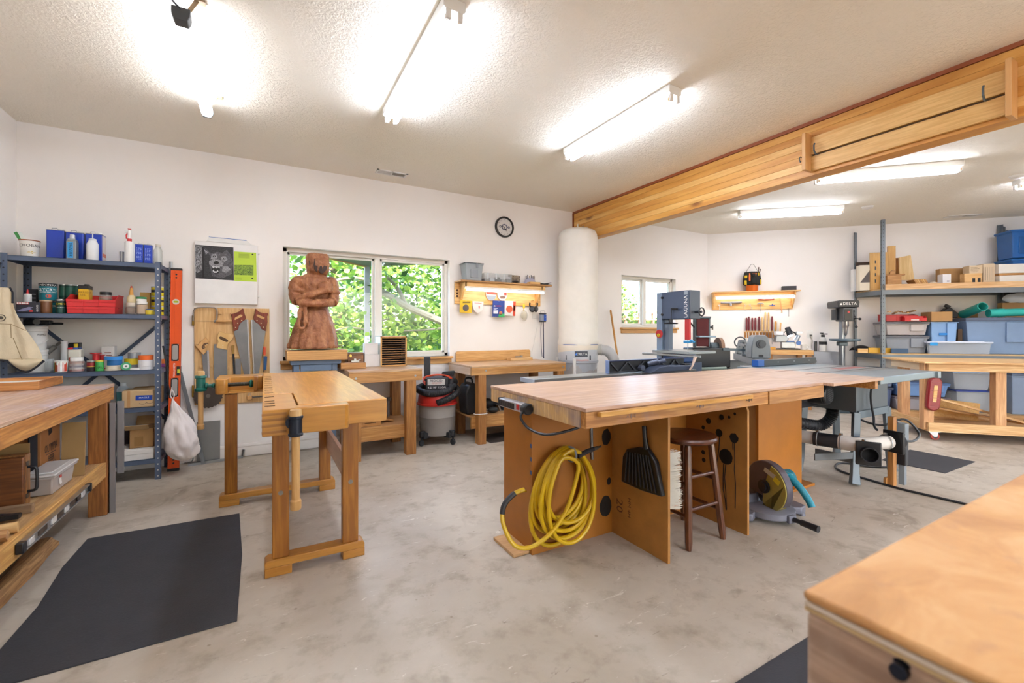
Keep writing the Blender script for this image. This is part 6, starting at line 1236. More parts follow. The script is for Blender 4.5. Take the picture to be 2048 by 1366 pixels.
for i,(r,z)in enumerate(prof):
 for k in range(n):a=2*PI*k/n;w_=1+.06*noise.noise((math.cos(a)*2.5,math.sin(a)*2.5,z*6));vs.append((r*w_*math.cos(a),r*w_*math.sin(a),z))
mb.add(vs,[(i*n+k,i*n+(k+1)%n,(i+1)*n+(k+1)%n,(i+1)*n+k)for i in range(len(prof)-1)for k in range(n)]);part('lower_bag',mb,clear('#cfc9c2',.25,.55),t)
for k in range(3):
 a=da+.35+k*2*PI/3 if k else da-.17;c_=Vector((math.cos(a),math.sin(a),0));mb=MB();mb.cyl(c_*rB*1.04+Vector((0,0,.16)),c_*rB*1.04+Vector((0,0,zM+.0)),.022);part('support_leg',mb,M('#d8d6d2',.4),t)
mb=MB();mb.prism([(rB*1.2*math.cos(2*PI*k/4+PI/4+da),rB*1.2*math.sin(2*PI*k/4+PI/4+da))for k in range(4)],.06,.16,'xy');bs=part('base',mb,m_mach,t,.01)
for k in range(4):a=2*PI*k/4+PI/4+da;mb=MB();mb.cyl((rB*1.05*math.cos(a)-.01,rB*1.05*math.sin(a),.03),(rB*1.05*math.cos(a)+.01,rB*1.05*math.sin(a),.03),.03);part('caster',mb,m_black,bs)
e0=oy(1183,700,dy-.05);e1=oy(1200,701,dy-.05);e2=oy(1212,722,dy-.05);e3=oy(1217,750,dy-.05)
c_=Vector((dx,dy,0));r_=Vector((math.cos(da+PI/2),math.sin(da+PI/2),0))
pts=[r_*rB*.8+Vector((0,0,zB-.075)),r_*(rB+.05)+Vector((0,0,zB-.075)),r_*(rB+.13)+Vector((0,0,zB-.095)),r_*(rB+.195)+Vector((0,0,zB-.17)),r_*(rB+.22)+Vector((0,0,zB-.28)),r_*(rB+.22)+Vector((0,0,.5)),r_*(rB+.22)+Vector((0,0,.14))]
mb=MB();mb.tube([pts[0],pts[1]],.072,20);part('inlet_collar',mb,M('#aaa79f',.45),t);mb=MB();P=curve(pts[1:],9);mb.tube(P,[.07*(1 if i%2 else .97)for i in range(len(P))],20);part('elbow_duct',mb,M('#a9a8a6',.45),t)
mb=MB();p=pts[1];mb.torus(tuple(p),.073,.006,tuple(r_),24,6);part('duct_clamp',mb,M('#c4c2be',.3,.5),t)
mb=MB();mb.beam((math.cos(da-1.1)*rB*.98,math.sin(da-1.1)*rB*.98,zM+.0),(math.cos(da-1.25)*(rB+.08),math.sin(da-1.25)*(rB+.08),zM-.07),.03,.006);part('ring_lug',mb,m_mach,t)
a=oy(1221,621,5.10);b=oy(1236,722,4.97);d=(b-a);k_=(a.z-.0)/(a.z-b.z);e=a+d*k_
mb=MB();mb.lathe([(.0135,0),(.0145,.02),(.0145,d.length*k_-.02),(.009,d.length*k_-.004),(0,d.length*k_)],tuple(e+Vector((0,0,.012))),14,tuple(-d));solo('wooden_pole','golden wooden broom pole leaning on the wall by the small window','pole',mb,wood('#b3772a','#cf9a4a','z',.4),(0,0,0))
# ------------------------------------------------------------------ big outfeed bench in the middle
k5b=crop(960,700,3.104);k6b=crop(1280,780,4.017);ka=crop(1560,720,4.197)
m_bt=wood('#b48d70','#cbab90','x',.42,.6,'#9f7b62',.12,'#a98b8e',.35);m_be2=wood('#a9713a','#cb9553','x',.45,.9,'#8b5526',0,'#8d7b7c',.55)
m_pb=M('#a8691f',.55,var=.12,bump=.08,bscale=200);m_pbd=M('#b27a38',.6,var=.2,bump=.2,bscale=260)
zw=.915
t=thing('outfeed_bench','large worn bench on particleboard panels in the middle of the shop','workbench',(2.4,2.0,0))
B=lambda x0,y0,z0,x1,y1,z1,mb=None:(mb or MB()).box(x0-2.4,y0-2.0,z0,x1-2.4,y1-2.0,z1)
part('top',B(1.235,1.53,zw-.018,3.238,2.47,zw),m_bt,t,.003)
part('front_rail',B(1.24,1.535,.822,2.62,1.573,zw-.0185),m_be2,t,.003);part('front_rail',B(2.6205,1.528,.818,3.238,1.573,zw-.0185),wood('#a5743f','#c08d55','x',.5,.9,'#8b5c30'),t,.003)
mend=wood('#c39a62','#dab783','z',.5,1,'#b08650',0,'#5d6384',.8)
part('end_rail',B(1.237,1.574,.82,1.275,2.465,zw-.0185),mend,t,.003)
part('back_rail',B(1.28,2.43,.82,3.236,2.465,zw-.0185),m_be2,t,.003)
part('extension_top',B(3.2385,1.47,zw-.02,3.955,2.47,zw),m_bt,t,.002)
part('extension_rail',B(3.9,1.5,.83,3.945,2.4,zw-.0205),m_be2,t,.003)
for y in(1.885,2.12):part('mitre_slot',B(3.72,y-.009,zw-.0005,3.954,y+.009,zw+.0006),M('#7b4f36',.6),t)
pa=part('rear_panel',B(1.305,2.09,0,3.2,2.11,.82),m_pb,t,.001)
part('cross_panel',B(1.895,1.652,0,1.913,2.0895,.82),m_pbd,t,.001)
mb=MB();mb.prism([(1.642-2,0),(2.0895-2,0),(2.0895-2,.82),(1.69-2,.82),(1.655-2,.8),(1.642-2,.765)],2.583-2.4,2.601-2.4,'yz');pc=part('cross_panel',mb,m_pbd,t,.001)
part('side_panel',B(3.21,1.955,.021,3.80,1.975,.82),m_pb,t,.001);part('side_panel',B(3.78,1.9755,.021,3.80,2.4,.82),m_pb,t,.001)
part('floor_plate',B(3.15,1.905,0,3.9,2.42,.02),m_pb,t,.002);part('floor_plate',B(1.2,2.115,0,1.5,2.36,.018),wood('#b58a5c','#cfa878','x',.5),t,.002)
part('left_panel',B(1.305,2.1105,.019,1.323,2.42,.82),m_pb,t,.001)
mb=B(1.318-.012,2.0895,0,1.322-.012,2.09,.1)
for k in range(3):part('tape_mark',B(1.3035,2.0905,.45+k*.075,1.3047,2.1095,.472+k*.075),M('#3b4f7e',.5),t)
mb=MB();mb.tube([(1.72-2.4,2.083-2,.82),(1.73-2.4,2.083-2,.48)],.009,8);part('steel_rod',mb,M('#8d8d8d',.4,.6),t)
def spot(cx,cy,rx,rz,x=None,y=None,seed=0):
 """a sprayed paint blot with ragged rim"""
 pts=[]
 for k in range(28):
  a=2*PI*k/28;r=1+.16*noise.noise((math.cos(a)*2+seed,math.sin(a)*2,seed));pts.append((cx+rx*r*math.cos(a),cy+rz*r*math.sin(a)))
 if x is not None:return[(x,p[0],p[1])for p in pts]
 return[(p[0],y,p[1])for p in pts]
def blot_mat():
 t_=NT('sprayed_paint');co=t_.coords();return t_.set(t_.mix(t_.ramp(t_.noise(co,30,3),[(.35,0.0),(.6,1.0)]),'#17130f','#0d0b0a'),.6)
mbl=blot_mat();mb=MB();i=0
for cx,cy,r in((550,248,24),(655,218,22),(716,218,13),(762,192,12),(635,345,32),(755,388,40),(690,535,62),(508,300,16),(508,500,18),(512,562,18)):
 q=ox(*k6b(cx,cy),2.583);q2=ox(*k6b(cx,cy+r),2.583);rz=abs(q.z-q2.z);v=spot(q.y-2.0,q.z,rz*.95,rz,x=2.5822-2.4,seed=i);i+=1;part('paint_blot',MB().add(v,[tuple(range(28))]),mbl,pc,flat=True,label='black sprayed paint spot')
mb=MB()
for line in(((745,425),(748,480)),((758,425),(762,560),(758,640),(768,760),(765,950)),((672,590),(668,700),(668,800),(685,880),(692,965)),((690,590),(680,700),(690,830),(696,960)),((640,380),(635,470),(618,585))):
 mb.tube([(2.5825-2.4,ox(*k6b(a,b),2.583).y-2.0,ox(*k6b(a,b),2.583).z)for a,b in line],.0028,5)
part('paint_drip',mb,mbl,pc)
mb=MB()
for cx,cy,r in((785,540,48),(822,810,22),(795,965,62)):
 q=oy(*k5b(cx,cy),2.089);q2=oy(*k5b(cx,cy+r),2.089);rz=abs(q.z-q2.z);v=spot(min(q.x,1.885-rz*.7)-2.4,q.z,rz*.75,rz*1.05,y=2.0893-2.0,seed=i);i+=1;part('paint_blot',MB().add(v,[tuple(range(28))]),mbl,pa,flat=True,label='black sprayed paint spot')
q=ox(*k5b(865,965),1.894);mb=MB();mb.text('20',.085,lambda x,y:(1.8938-2.4,q.y-2.0-y*.9,q.z-x));q=ox(*k5b(925,980),1.894);mb.text('HM 4H',.04,lambda x,y:(1.8938-2.4,q.y-2.0-y*.9,q.z-x));part('stencil',mb,M('#5a3413',.6),t,flat=True)
mb=MB();q=oy(*k5b(1060,380),1.53);
def sym(xc,zc,s,dark):
 mb=MB();y=-.4735
 mb.prism([(xc-s*.5,zc),(xc,zc+s),(xc+s*.5,zc),(xc,zc-s)],y-.0008,y+.004,'xz');mb.beam((xc-s*2.4,y,zc-s*.4),(xc-s*1.8,y,zc+s*.3),.001,.004,(0,0,1));mb.beam((xc-s*1.8,y,zc+s*.3),(xc-s*1.2,y,zc-s*.4),.001,.004,(0,0,1))
 for dz in(-.25,.25):mb.box(xc+s*1.0,y-.0005,zc+dz*s-.0015,xc+s*1.8,y+.002,zc+dz*s+.0015)
 mb.box(xc+s*2.1,y-.0005,zc-s*.8,xc+s*2.35,y+.002,zc+s*.8);mb.v=[(x,yy+.0+.0075,z)for x,yy,z in mb.v]
 part('stencil_mark',mb,M(dark,.6),t)
mb=None
for px_,py_,c in((1498,800,'#2a1d18'),(1400,812,'#7c6a66'),(1262,832,'#8a6f5d')):
 q=oy(px_,py_,1.535);sym(q.x-2.4,q.z,.012,c)
mb=MB();mb.prism([(-.014,0),(.014,0),(.014,.012),(.006,.02),(-.014,.02)],-.557,.557,'yz');solo('edge_strip','round-edged honey-coloured strip of wood on the bench front edge','strip',mb,wood('#b98236','#d6a256','x',.35,.8,'#a8742d',.2),(1.855,1.5125,.876))
t=thing('power_strip','silver and black power strip screwed to the bench end','power strip',(1.235,2.11,.845));
mb=MB();mb.box(-.045,-.105,-.024,-.0008,.16,.024);part('body',mb,M('#b9bac2',.3,.5),t,.006)
mb=MB();mb.box(-.0465,-.02,-.018,-.044,.152,.014);op=part('outlet_face',mb,m_black,t)
for k in range(6):
 mb=MB();y=.0+k*.027;mb.box(-.0475,y-.008,-.012,-.0462,y+.008,.008);part('outlet',mb,M('#2c2c31',.35),op)
mb=MB();mb.box(-.049,-.075,-.012,-.0445,-.05,.016);part('red_switch',mb,M('#c21f1c',.3),t)
mb=MB();mb.cyl((-.03,-.106,0),(-.03,-.15,0),.03,.03);mb.box(-.05,-.14,-.026,-.002,-.104,.026);part('end_housing',mb,m_black,t,.006);mb=MB();mb.box(-.046,.1602,-.025,-.001,.17,.025);part('end_cap',mb,m_black,t,.003)
P=[(-.055,-.13,-.01),(-.075,-.145,-.04),(-.06,-.2,-.085),(-.02,-.3,-.1),(.1,-.36,-.075),(.2,-.38,-.04)]
mb=MB();mb.tube(curve(P,6),.007,8);part('power_cord',mb,m_black,t)
m_hose=M('#d0a90f',.4,var=.08);yh=2.05
t=thing('air_hose','coiled yellow air hose hanging on a bench panel','hose',(1.46,yh,.35))
pts=[];random.seed(5)
for l in range(9):
 rx=.205-.012*(l%5)+random.uniform(-.012,.012);rz=.265-.018*(l%4)+random.uniform(-.02,.012);oxx=random.uniform(-.02,.02)+.008*l-.03;top=.245-random.uniform(0,.02);yy=.018-.012*l+random.uniform(-.004,.004)
 for k in range(26):
  a=PI/2-2*PI*k/26;sag=(1-math.sin(a))/2
  pts.append((oxx*sag+.03*(1-sag)+rx*math.cos(a)*(.78+.22*sag),yy-.0005*k,top-rz+rz*math.sin(a)))
tail=[(.06,-.1,.17),(.03,-.105,.05),(-.03,-.105,-.08),(-.13,-.1,-.18),(-.24,-.08,-.232),(-.32,-.05,-.215),(-.365,-.02,-.12),(-.365,.0,-.05),(-.335,.005,.0),(-.28,.005,.035),(-.23,.0,.045)]
hp=curve([Vector(p)for p in pts[::2]]+[Vector(p)for p in tail],3);mb=MB();mb.tube(hp,.0118,9);part('hose_line',mb,m_hose,t)
mb=MB();mb.tube(curve([Vector(tail[-1]),(-.26,.0,.04),(-.21,.015,.03)],4),.008,8);part('fitting',mb,M('#b58a2c',.35,.8),t)
mb=MB();mb.tube(curve([(-.366,-.0,-.06),(-.352,.004,-.018),(-.318,.005,.015),(-.285,.005,.033)],4),.0145,9);part('black_sleeve',mb,M('#26262b',.5),t)
mb=MB();mb.tube([(.07,-.085,.205),(.14,-.08,.222),(.19,-.075,.228)],[.014,.014,.012],10);part('black_sleeve',mb,M('#26262b',.5),t)
mb=MB();mb.tube([(.19,-.075,.228),(.22,-.073,.231)],[.011,.011],10);mb.tube([(.22,-.073,.231),(.25,-.07,.234)],.006,8);part('coupling',mb,metal('#77726a',.35),t)
mb=MB();mb.torus((.04,-.06,.215),.04,.006,(1,.2,0),20,8);part('tie_loop',mb,M('#7b8494',.5),t)
fx=lambda cx,cy,x=1.885:(ox(*k5b(cx,cy),x).y,ox(*k5b(cx,cy),x).z)
pts=[fx(*p)for p in((905,655),(930,612),(1000,600),(1055,605),(1110,695),(1150,908),(1020,868),(896,812))];c=(sum(p[0]for p in pts)/8,sum(p[1]for p in pts)/8)
t=thing('dustpan','black plastic dustpan hanging on a bench panel','dustpan',(1.88,c[0],c[1]));m_pan=M('#17171a',.28,bump=.1,bscale=40)
mb=MB();mb.prism([(y-c[0],z-c[1])for y,z in pts],-.022,.008,'yz');pn=part('pan',mb,m_pan,t,.006)
for k in range(9):
 u=(k+.5)/9;a=Vector(fx(930+(1075-930)*u,625+30*u));b=Vector(fx(912+(1128-912)*u,805+82*u));mb=MB();mb.tube([(-.024,a.x-c[0],a.y-c[1]),(-.024,b.x-c[0],b.y-c[1])],.0045,6);part('rib',mb,m_pan,pn)
h0,h1=fx(1032,470),fx(1045,612);mb=MB();mb.tube([(-.012,h0[0]-c[0],h0[1]-c[1]),(-.014,(h0[0]*.5+h1[0]*.5)-c[0],(h0[1]+h1[1])/2-c[1]),(-.01,h1[0]-c[0],h1[1]-c[1])],[.013,.013,.018],12);part('handle',mb,m_pan,t)
t=thing('bench_brush','white-bristled bench brush hung behind a panel edge','brush',(1.95,1.74,.41))
mb=MB();mb.box(-.03,-.02,-.15,.0,.02,.16);mb.box(-.028,-.014,.16,-.004,.014,.3);part('block',mb,m_black,t,.008)
mb=MB();random.seed(3)
for k in range(800):
 z=random.uniform(-.148,.158);y=random.uniform(-.02,.02);ln=.125+random.uniform(-.012,.008)-.0*z;dz=.12*z*.5+random.uniform(-.01,.01)-.008;p0=Vector((0,y,z));p1=Vector((ln,y*1.5+random.uniform(-.006,.006),z+dz));mb.tube([p0,p1],[.0016,.0011],3,cap=False)
part('bristles',mb,M('#d9d2c4',.7),t)
m_st=wood('#4c2411','#6e3a1d','x',.35,1,'#321508',.3);m_stz=wood('#4c2411','#74411f','z',.35,1,'#321508',.3)
t=thing('bar_stool','dark brown round-seated wooden stool under the bench','stool',(2.27,1.84,0))
mb=MB();mb.lathe([(.0,.588),(.165,.588),(.178,.597),(.182,.61),(.176,.622),(.15,.624),(.05,.617),(0,.616)],n=40);part('seat',mb,m_st,t)
ft=[(-.155,-.145),(.148,-.15),(.158,.148),(-.15,.15)];tp=[(-.1,-.095),(.1,-.1),(.1,.1),(-.1,.1)]
for(a,b),(c_,d)in zip(ft,tp):
 mb=MB();D=Vector((a-c_,b-d,-.588));mb.lathe([(.014,0),(.02,.03),(.0215,.3),(.0205,.55),(.017,D.length-.01),(.015,D.length)],(c_,d,.588),8,tuple(D));mb.v=[(x,y,max(z,0))for x,y,z in mb.v];part('leg',mb,m_stz,t)
def lg(i,z):f=(.588-z)/.588;return Vector((tp[i][0]+(ft[i][0]-tp[i][0])*f,tp[i][1]+(ft[i][1]-tp[i][1])*f,z))
for i,zs_ in((0,(.22,.40)),(1,(.18,.36)),(2,(.22,.4)),(3,(.18,.36))):
 for z in zs_:mb=MB();mb.tube([lg(i,z),lg((i+1)%4,z)],[.011,.011],10);part('rung',mb,m_st,t)
t=thing('mitre_saw','chop saw with yellowish blade guard and teal handle on the floor','saw',(2.97,1.76,0),R_(-14));m_cast=M('#6f6f7a',.5,.3)
mb=MB();mb.prism([(-.26,-.07),(-.2,-.1),(-.14,-.06),(.14,-.06),(.2,-.1),(.27,-.07),(.27,.02),(.2,.05),(.15,.1),(-.15,.1),(-.2,.05),(-.26,.02)],.022,.07,'xy')
part('base',mb,m_cast,t,.008)
for x in(-.235,.245):
 for y in(-.06,.035):mb=MB();mb.cyl((x,y,0),(x,y,.03),.022,.018);part('foot',mb,m_cast,t)
mb=MB();mb.lathe([(0,.03),(.15,.03),(.16,.04),(.16,.074),(.15,.08),(0,.08)],(0,-.02,0),32);part('turntable',mb,M('#7c7c86',.45,.3),t)
mb=MB();mb.box(-.25,.05,.07,-.02,.068,.135);mb.box(.03,.05,.07,.26,.068,.12);part('fence',mb,m_cast,t,.004)
mb=MB();mb.tube([(.02,-.15,.05),(.035,-.24,.05)],[.016,.014],10);mb.tube([(.035,-.24,.05),(.055,-.34,.048)],[.019,.021],12);part('mitre_handle',mb,m_black,t);mb=MB();mb.cbox((.02,-.17,.05),(.06,.05,.05));part('lock_block',mb,m_cast,t,.005)
mb=MB();A=[(.168*math.cos(a)-.02,.21+.168*math.sin(a))for a in[R_(-20)+R_(235)*k/24 for k in range(25)]];mb.prism([(y,z)for y,z in A],-.02,.035,'yz');part('upper_guard',mb,M('#58525a',.4,.3),t,.006)
mb=MB();A=[(.155*math.cos(a)-.03,.21+.155*math.sin(a))for a in[R_(105)+R_(190)*k/24 for k in range(25)]]+[(-.06,.055),(-.0,.1),(-.01,.21)];mb.prism([(y,z)for y,z in A],-.026,.02,'yz');part('lower_guard',mb,clear('#b5a552',.2,.72),t,.004)
mb=MB();n=60;mb.prism([(-.02+(.128+(.005 if k%3 else 0))*math.cos(2*PI*k/n),.21+(.128+(.005 if k%3 else 0))*math.sin(2*PI*k/n))for k in range(n)],.0,.003,'yz');part('blade',mb,m_blade,t)
mb=MB();mb.cyl((-.028,-.02,.21),(-.04,-.02,.21),.045);mb.cyl((-.04,-.02,.21),(-.05,-.02,.21),.03);part('hub',mb,m_black,t)
mb=MB();mb.cyl((.04,.0,.23),(.2,.0,.24),.06);mb.sph((.2,0,.24),(.03,.06,.06));part('motor',mb,M('#1f6f7d',.4),t);mb=MB();mb.beam((.02,.06,.12),(.02,.17,.1),.08,.07,(1,0,0));mb.cyl((-.05,.14,.09),(.09,.14,.09),.03);part('pivot_arm',mb,m_cast,t,.005)
mb=MB();mb.tube(curve([(.05,-.09,.3),(.06,-.15,.29),(.07,-.21,.245),(.078,-.255,.19),(.08,-.275,.155)],5),[.026]*5+[.023]*5+[.022]*5+[.021]*6,12);part('grip',mb,M('#1b7f92',.35),t);mb=MB();mb.cbox((.055,-.1,.3),(.06,.08,.05));part('switch_box',mb,M('#1b7f92',.35),t,.01)
mb=MB();mb.cbox((-.0275,-.06,.31),(.002,.09,.03),(.35,0,0));part('maker_label',mb,M('#b9b19a',.5),t);mb=MB();mb.cbox((-.0275,-.115,.275),(.002,.05,.035),(.5,0,0));part('warning_label',mb,M('#d4bf2a',.5),t)
# ------------------------------------------------------------------ table saw with its ducting
m_sawt=M('#9aa0a3',.28,.75,.12);m_sawb=M('#585e62',.45,.2)
t=thing('table_saw','grey contractor table saw with open stand beyond the big bench','saw',(4.5,1.95,0));B=lambda x0,y0,z0,x1,y1,z1,mb=None:(mb or MB()).box(x0-4.5,y0-1.95,z0,x1-4.5,y1-1.95,z1)
part('table',B(3.958,1.785,zw-.03,4.97,2.25,zw),m_sawt,t,.003);part('extension_wing',B(3.958,1.487,zw-.055,4.97,1.783,zw),M('#8b989e',.35,.5),t,.006);part('extension_wing',B(3.958,2.252,zw-.03,4.97,2.62,zw),M('#8b989e',.35,.5),t,.004)
for y in(1.885,2.12):part('mitre_slot',B(3.96,y-.009,zw-.001,4.969,y+.009,zw+.0005),M('#35383a',.6),t)
part('throat_plate',B(4.45,1.96,zw,4.9,2.045,zw+.0008),M('#a8554e',.4,.2),t)
part('guide_rail',B(4.972,1.47,zw-.06,5.03,2.65,zw-.004),M('#8b989e',.35,.5),t,.004)
mb=MB();mb.box(-.26,-.19,.585,.31,.22,.884);part('cabinet',mb,m_sawb,t,.006)
mb=MB()
for a,b in((-.25,-.185),(.3,-.185),(.3,.215),(-.25,.215)):
 mb=MB();sx,sy=(1 if a>0 else -1),(1 if b>0 else -1);P=[(a,b,.585),(a+sx*.03,b+sy*.005,.3),(a+sx*.05,b+sy*.01,.1),(a+sx*.075,b+sy*.02,.01)]
 mb.tube(P,[.035,.034,.036,.045],4);mb.v=[(x,y,max(z,0))for x,y,z in mb.v];part('stand_leg',mb,M('#67727a',.45,.2),t,.004)
mb=MB();mb.beam((-.25,-.2,.565),(.3,-.2,.565),.012,.06);part('stand_rail',mb,M('#67727a',.45,.2),t,.003)
mb=MB();mb.beam((-.3,.1,.2),(-.3,-.19,.2),.012,.06);mb.beam((-.28,-.2,.24),(-.64,-.06,.24),.012,.055);part('floor_brace',mb,M('#6b7074',.5,.2),t,.003)
mb=MB();mb.cyl((-.39,.17,.72),(-.39,-.03,.72),.085,n=26);mb.cyl((-.39,-.03,.72),(-.39,-.055,.72),.085,.07,n=26);mt=part('motor',mb,M('#26272a',.4),t,.008)
for k in range(7):mb=MB();z=-.045+k*.015;w_=math.sqrt(max(.0,.06**2-z*z));mb.cbox((-.39,-.0565,.72+z),(w_*1.7,.003,.006),(0,.35,0));part('grille_bar',mb,M('#5a5d62',.4),mt)
mb=MB();mb.box(-.66,.06,.66,-.5,.2,.78);part('junction_box',mb,m_black,t,.006);mb=MB();mb.box(-.6,.052,.69,-.54,.06,.75);part('red_switch',mb,M('#c01f22',.35),t,.003);mb=MB();mb.box(-.67,.09,.6,-.28,.22,.66);part('motor_plate',mb,m_black,t,.006)
mb=MB();P=curve([(-.18,.02,.58),(-.19,.03,.5),(-.25,.08,.43),(-.4,.15,.45),(-.62,.26,.5)],14);mb.tube(P,[.048*(1 if i%2 else .86)for i in range(len(P))],14);part('flex_hose',mb,M('#2b2d32',.5),t)
for P,nm in(([(-.06,-.2,.86),(-.055,-.215,.8),(-.085,-.22,.72),(-.08,-.225,.62),(-.06,-.23,.54),(-.1,-.25,.47),(-.18,-.3,.455)],'power_cord'),([(-.16,-.1,.58),(-.08,-.15,.5),(.05,-.25,.46),(.15,-.36,.52),(.19,-.44,.42),(.08,-.45,.37),(-.07,-.43,.38)],'power_cord')):
 mb=MB();mb.tube(curve(P,7),.009,8);part(nm,mb,m_black,t)
t=thing('rip_fence','black rip fence bar with a blue end cap on the saw table','fence',(4.58,2.5,zw+.001));mb=MB();mb.box(-.43,-.03,0,.5,.03,.06);part('bar',mb,M('#212326',.4),t,.003);mb=MB();mb.box(-.53,-.032,0,-.431,.032,.064);part('end_cap',mb,M('#1f56a5',.4),t,.004);mb=MB();mb.cyl((.5,-.0,.02),(.53,0,.015),.02);part('lock_knob',mb,m_black,t)
for k in range(3):mb=MB();mb.cyl((-.2+k*.28,-.031,.035),(-.2+k*.28,-.029,.035),.006,n=10);part('bolt',mb,m_alu,t)
m_pvc=M('#cfcac3',.4);
t=thing('dust_duct','white dust duct with black blast gates beside the saw stand','duct',(4.0,1.75,0));G=lambda x,y,z:Vector((x-4.0,y-1.75,z))
mb=MB();mb.tube([G(3.92,2.38,.36),G(3.96,1.93,.37)],.052,20);part('pipe',mb,m_pvc,t);mb=MB();mb.tube([G(3.952,1.94,.37),G(4.0,1.77,.37)],.055,20);part('rubber_coupling',mb,M('#1e1f22',.4),t)
mb=MB();mb.tube(curve([G(3.998,1.78,.37),G(4.03,1.69,.37),G(4.13,1.62,.375),G(4.3,1.565,.38)],6),[.056]*6+[.052]*6+[.05]*7,20);part('wye',mb,m_pvc,t)
mb=MB();mb.tube([G(4.06,1.68,.37),G(3.975,1.585,.345)],.05,20);part('branch',mb,m_pvc,t)
def gate(nm,c,nrm,sz,hole):
 nrm=Vector(nrm).normalized();q=Vector((0,0,1)).cross(nrm).normalized();mb=MB();mb.beam(c-nrm*.012,c+nrm*.012,sz,sz*1.15);g=part(nm,mb,M('#19191b',.35),t,.006)
 mb=MB();R0=hole;mb.lathe([(R0,0),(R0*1.08,0),(R0*1.08,.05),(R0*.96,.05),(R0*.96,.0)],tuple(c+nrm*.012),26,tuple(nrm),cap=False);part('collar',mb,M('#232326',.35),g)
 mb=MB();mb.cyl(c+nrm*.0125,c+nrm*.0145,R0*.95,n=26);part('opening',mb,M('#060606',.9),g)
gate('blast_gate',G(3.955,1.565,.335),(-.85,-.53,0),.155,.052)
gate('blast_gate',G(4.34,1.55,.38),(1,-.3,0),.15,.052)
for a,r in((G(3.96,1.915,.37),(.27,-.96,0)),(G(4.0,1.765,.37),(.27,-.96,0)),(G(4.26,1.575,.38),(.95,-.3,0)),(G(4.0,1.612,.352),(.66,.75,.2))):mb=MB();mb.torus(tuple(a),.057,.004,r,24,6);mb.cbox(tuple(a+Vector((0,0,.064))),(.02,.02,.016));part('hose_clamp',mb,m_alu,t)
q=oz(*ka(920,1010),0);t=thing('duct_post','small wooden post with a scalloped foot carrying the white duct','post',(4.452,1.60,0));mb=MB();mb.box(-.032,-.02,0,.028,.02,.56);part('post',mb,m_fbz,t,.002);mb=MB();mb.prism([(-.05,0),(.05,0),(.05,.045),(.04,.06),(-.04,.06),(-.05,.045)],.0205,.04,'xz');part('foot',mb,m_fbz,t,.002)
t=thing('pedal_switch','grey box and black paddle beside the wooden duct post','switch',(4.56,1.57,0));mb=MB();mb.box(-.035,-.03,.36,.035,.03,.5);part('box',mb,M('#7e868c',.5),t,.004);mb=MB();mb.box(-.03,-.03,.16,.03,.03,.359);part('paddle',mb,m_black,t,.006);mb=MB();mb.box(-.02,-.02,0,.02,.02,.1605);part('stem',mb,M('#7e868c',.5),t)
mb=MB();P=[oz(*ka(*p),.0095)for p in((1040,850),(960,890),(850,898),(700,888),(560,866),(490,868),(463,890),(490,920),(560,950),(740,1003),(1000,1078),(1300,1148),(1590,1216),(1760,1255))];c=Vector((4.2,1.5,0));mb.tube(curve([p-c for p in P],6),.009,8);solo('extension_cord','black cord looping across the floor below the table saw','cord',mb,m_black,c)
# ------------------------------------------------------------------ jointer behind the bench
t=thing('jointer','long grey jointer with a black ribbed fence behind the big bench','jointer',(2.7,2.9,0));B=lambda x0,y0,z0,x1,y1,z1,mb=None:(mb or MB()).box(x0-2.7,y0-2.9,z0,x1-2.7,y1-2.9,z1)
part('infeed_table',B(1.77,2.8,.865,2.86,2.98,.892),m_sawt,t,.003);part('outfeed_table',B(2.88,2.8,.865,3.6,2.98,.89),m_sawt,t,.003);part('end_plate',B(1.755,2.795,.858,1.769,2.985,.893),M('#b4bfce',.35,.3),t,.002)
part('bed_casting',B(2.2,2.83,.70,3.3,2.96,.864),m_mach,t,.01);part('stand',B(2.4,2.81,0,3.2,2.98,.699),m_mach,t,.01)
mb=MB();mb.box(-.155,-.04,.893,.8,-.03,1.0);fn=part('fence_plate',mb,M('#23262c',.4,.3),t,.003)
mb=MB();mb.box(-.157,-.06,.994,.81,-.0305,1.004);part('fence_lip',mb,M('#38405f',.35,.4),fn,.002);mb=MB();mb.box(-.17,-.065,.893,-.157,-.028,1.006);part('fence_end',mb,M('#7f93bd',.35,.3),fn,.002)
for k in range(9):
 if 3.5<k<5.5:continue
 x0=-.13+k*.1;up=k%2==0;mb=MB();mb.beam((x0,-.047,.985 if up else .905),(x0+.09,-.047,.905 if up else .985),.012,.012,(0,1,0));part('fence_rib',mb,M('#41454d',.4,.4),fn)
mb=MB();mb.box(-.15,-.055,.9,.79,-.041,.908);part('fence_base_rib',mb,M('#41454d',.4,.4),fn)
mb=MB();mb.prism([(.2,.893),(.72,.893),(.74,.905),(.74,.94),(.5,.945),(.42,.95),(.3,.94)],-.19,-.07,'xz');part('fence_carriage',mb,M('#3c465c',.4,.3),t,.008)
for a,b,r in(((.3,-.06,.96),(.36,-.13,.985),.022),((.42,-.06,.97),(.46,-.12,.99),.018),((.2,-.06,.93),(.2,-.1,.93),.025)):part('lock_knob',MB().cyl(a,b,r),M('#5a6172',.35,.5),t)
mb=MB();mb.tube([(.68,-.2,.9),(.7,-.21,.93),(.735,-.22,1.02)],[.008,.008,.016],10);part('handle',mb,M('#b9a49a',.35,.3),t);mb=MB();mb.cbox((.69,-.14,.925),(.07,.06,.06));part('handle_block',mb,m_black,t,.004)
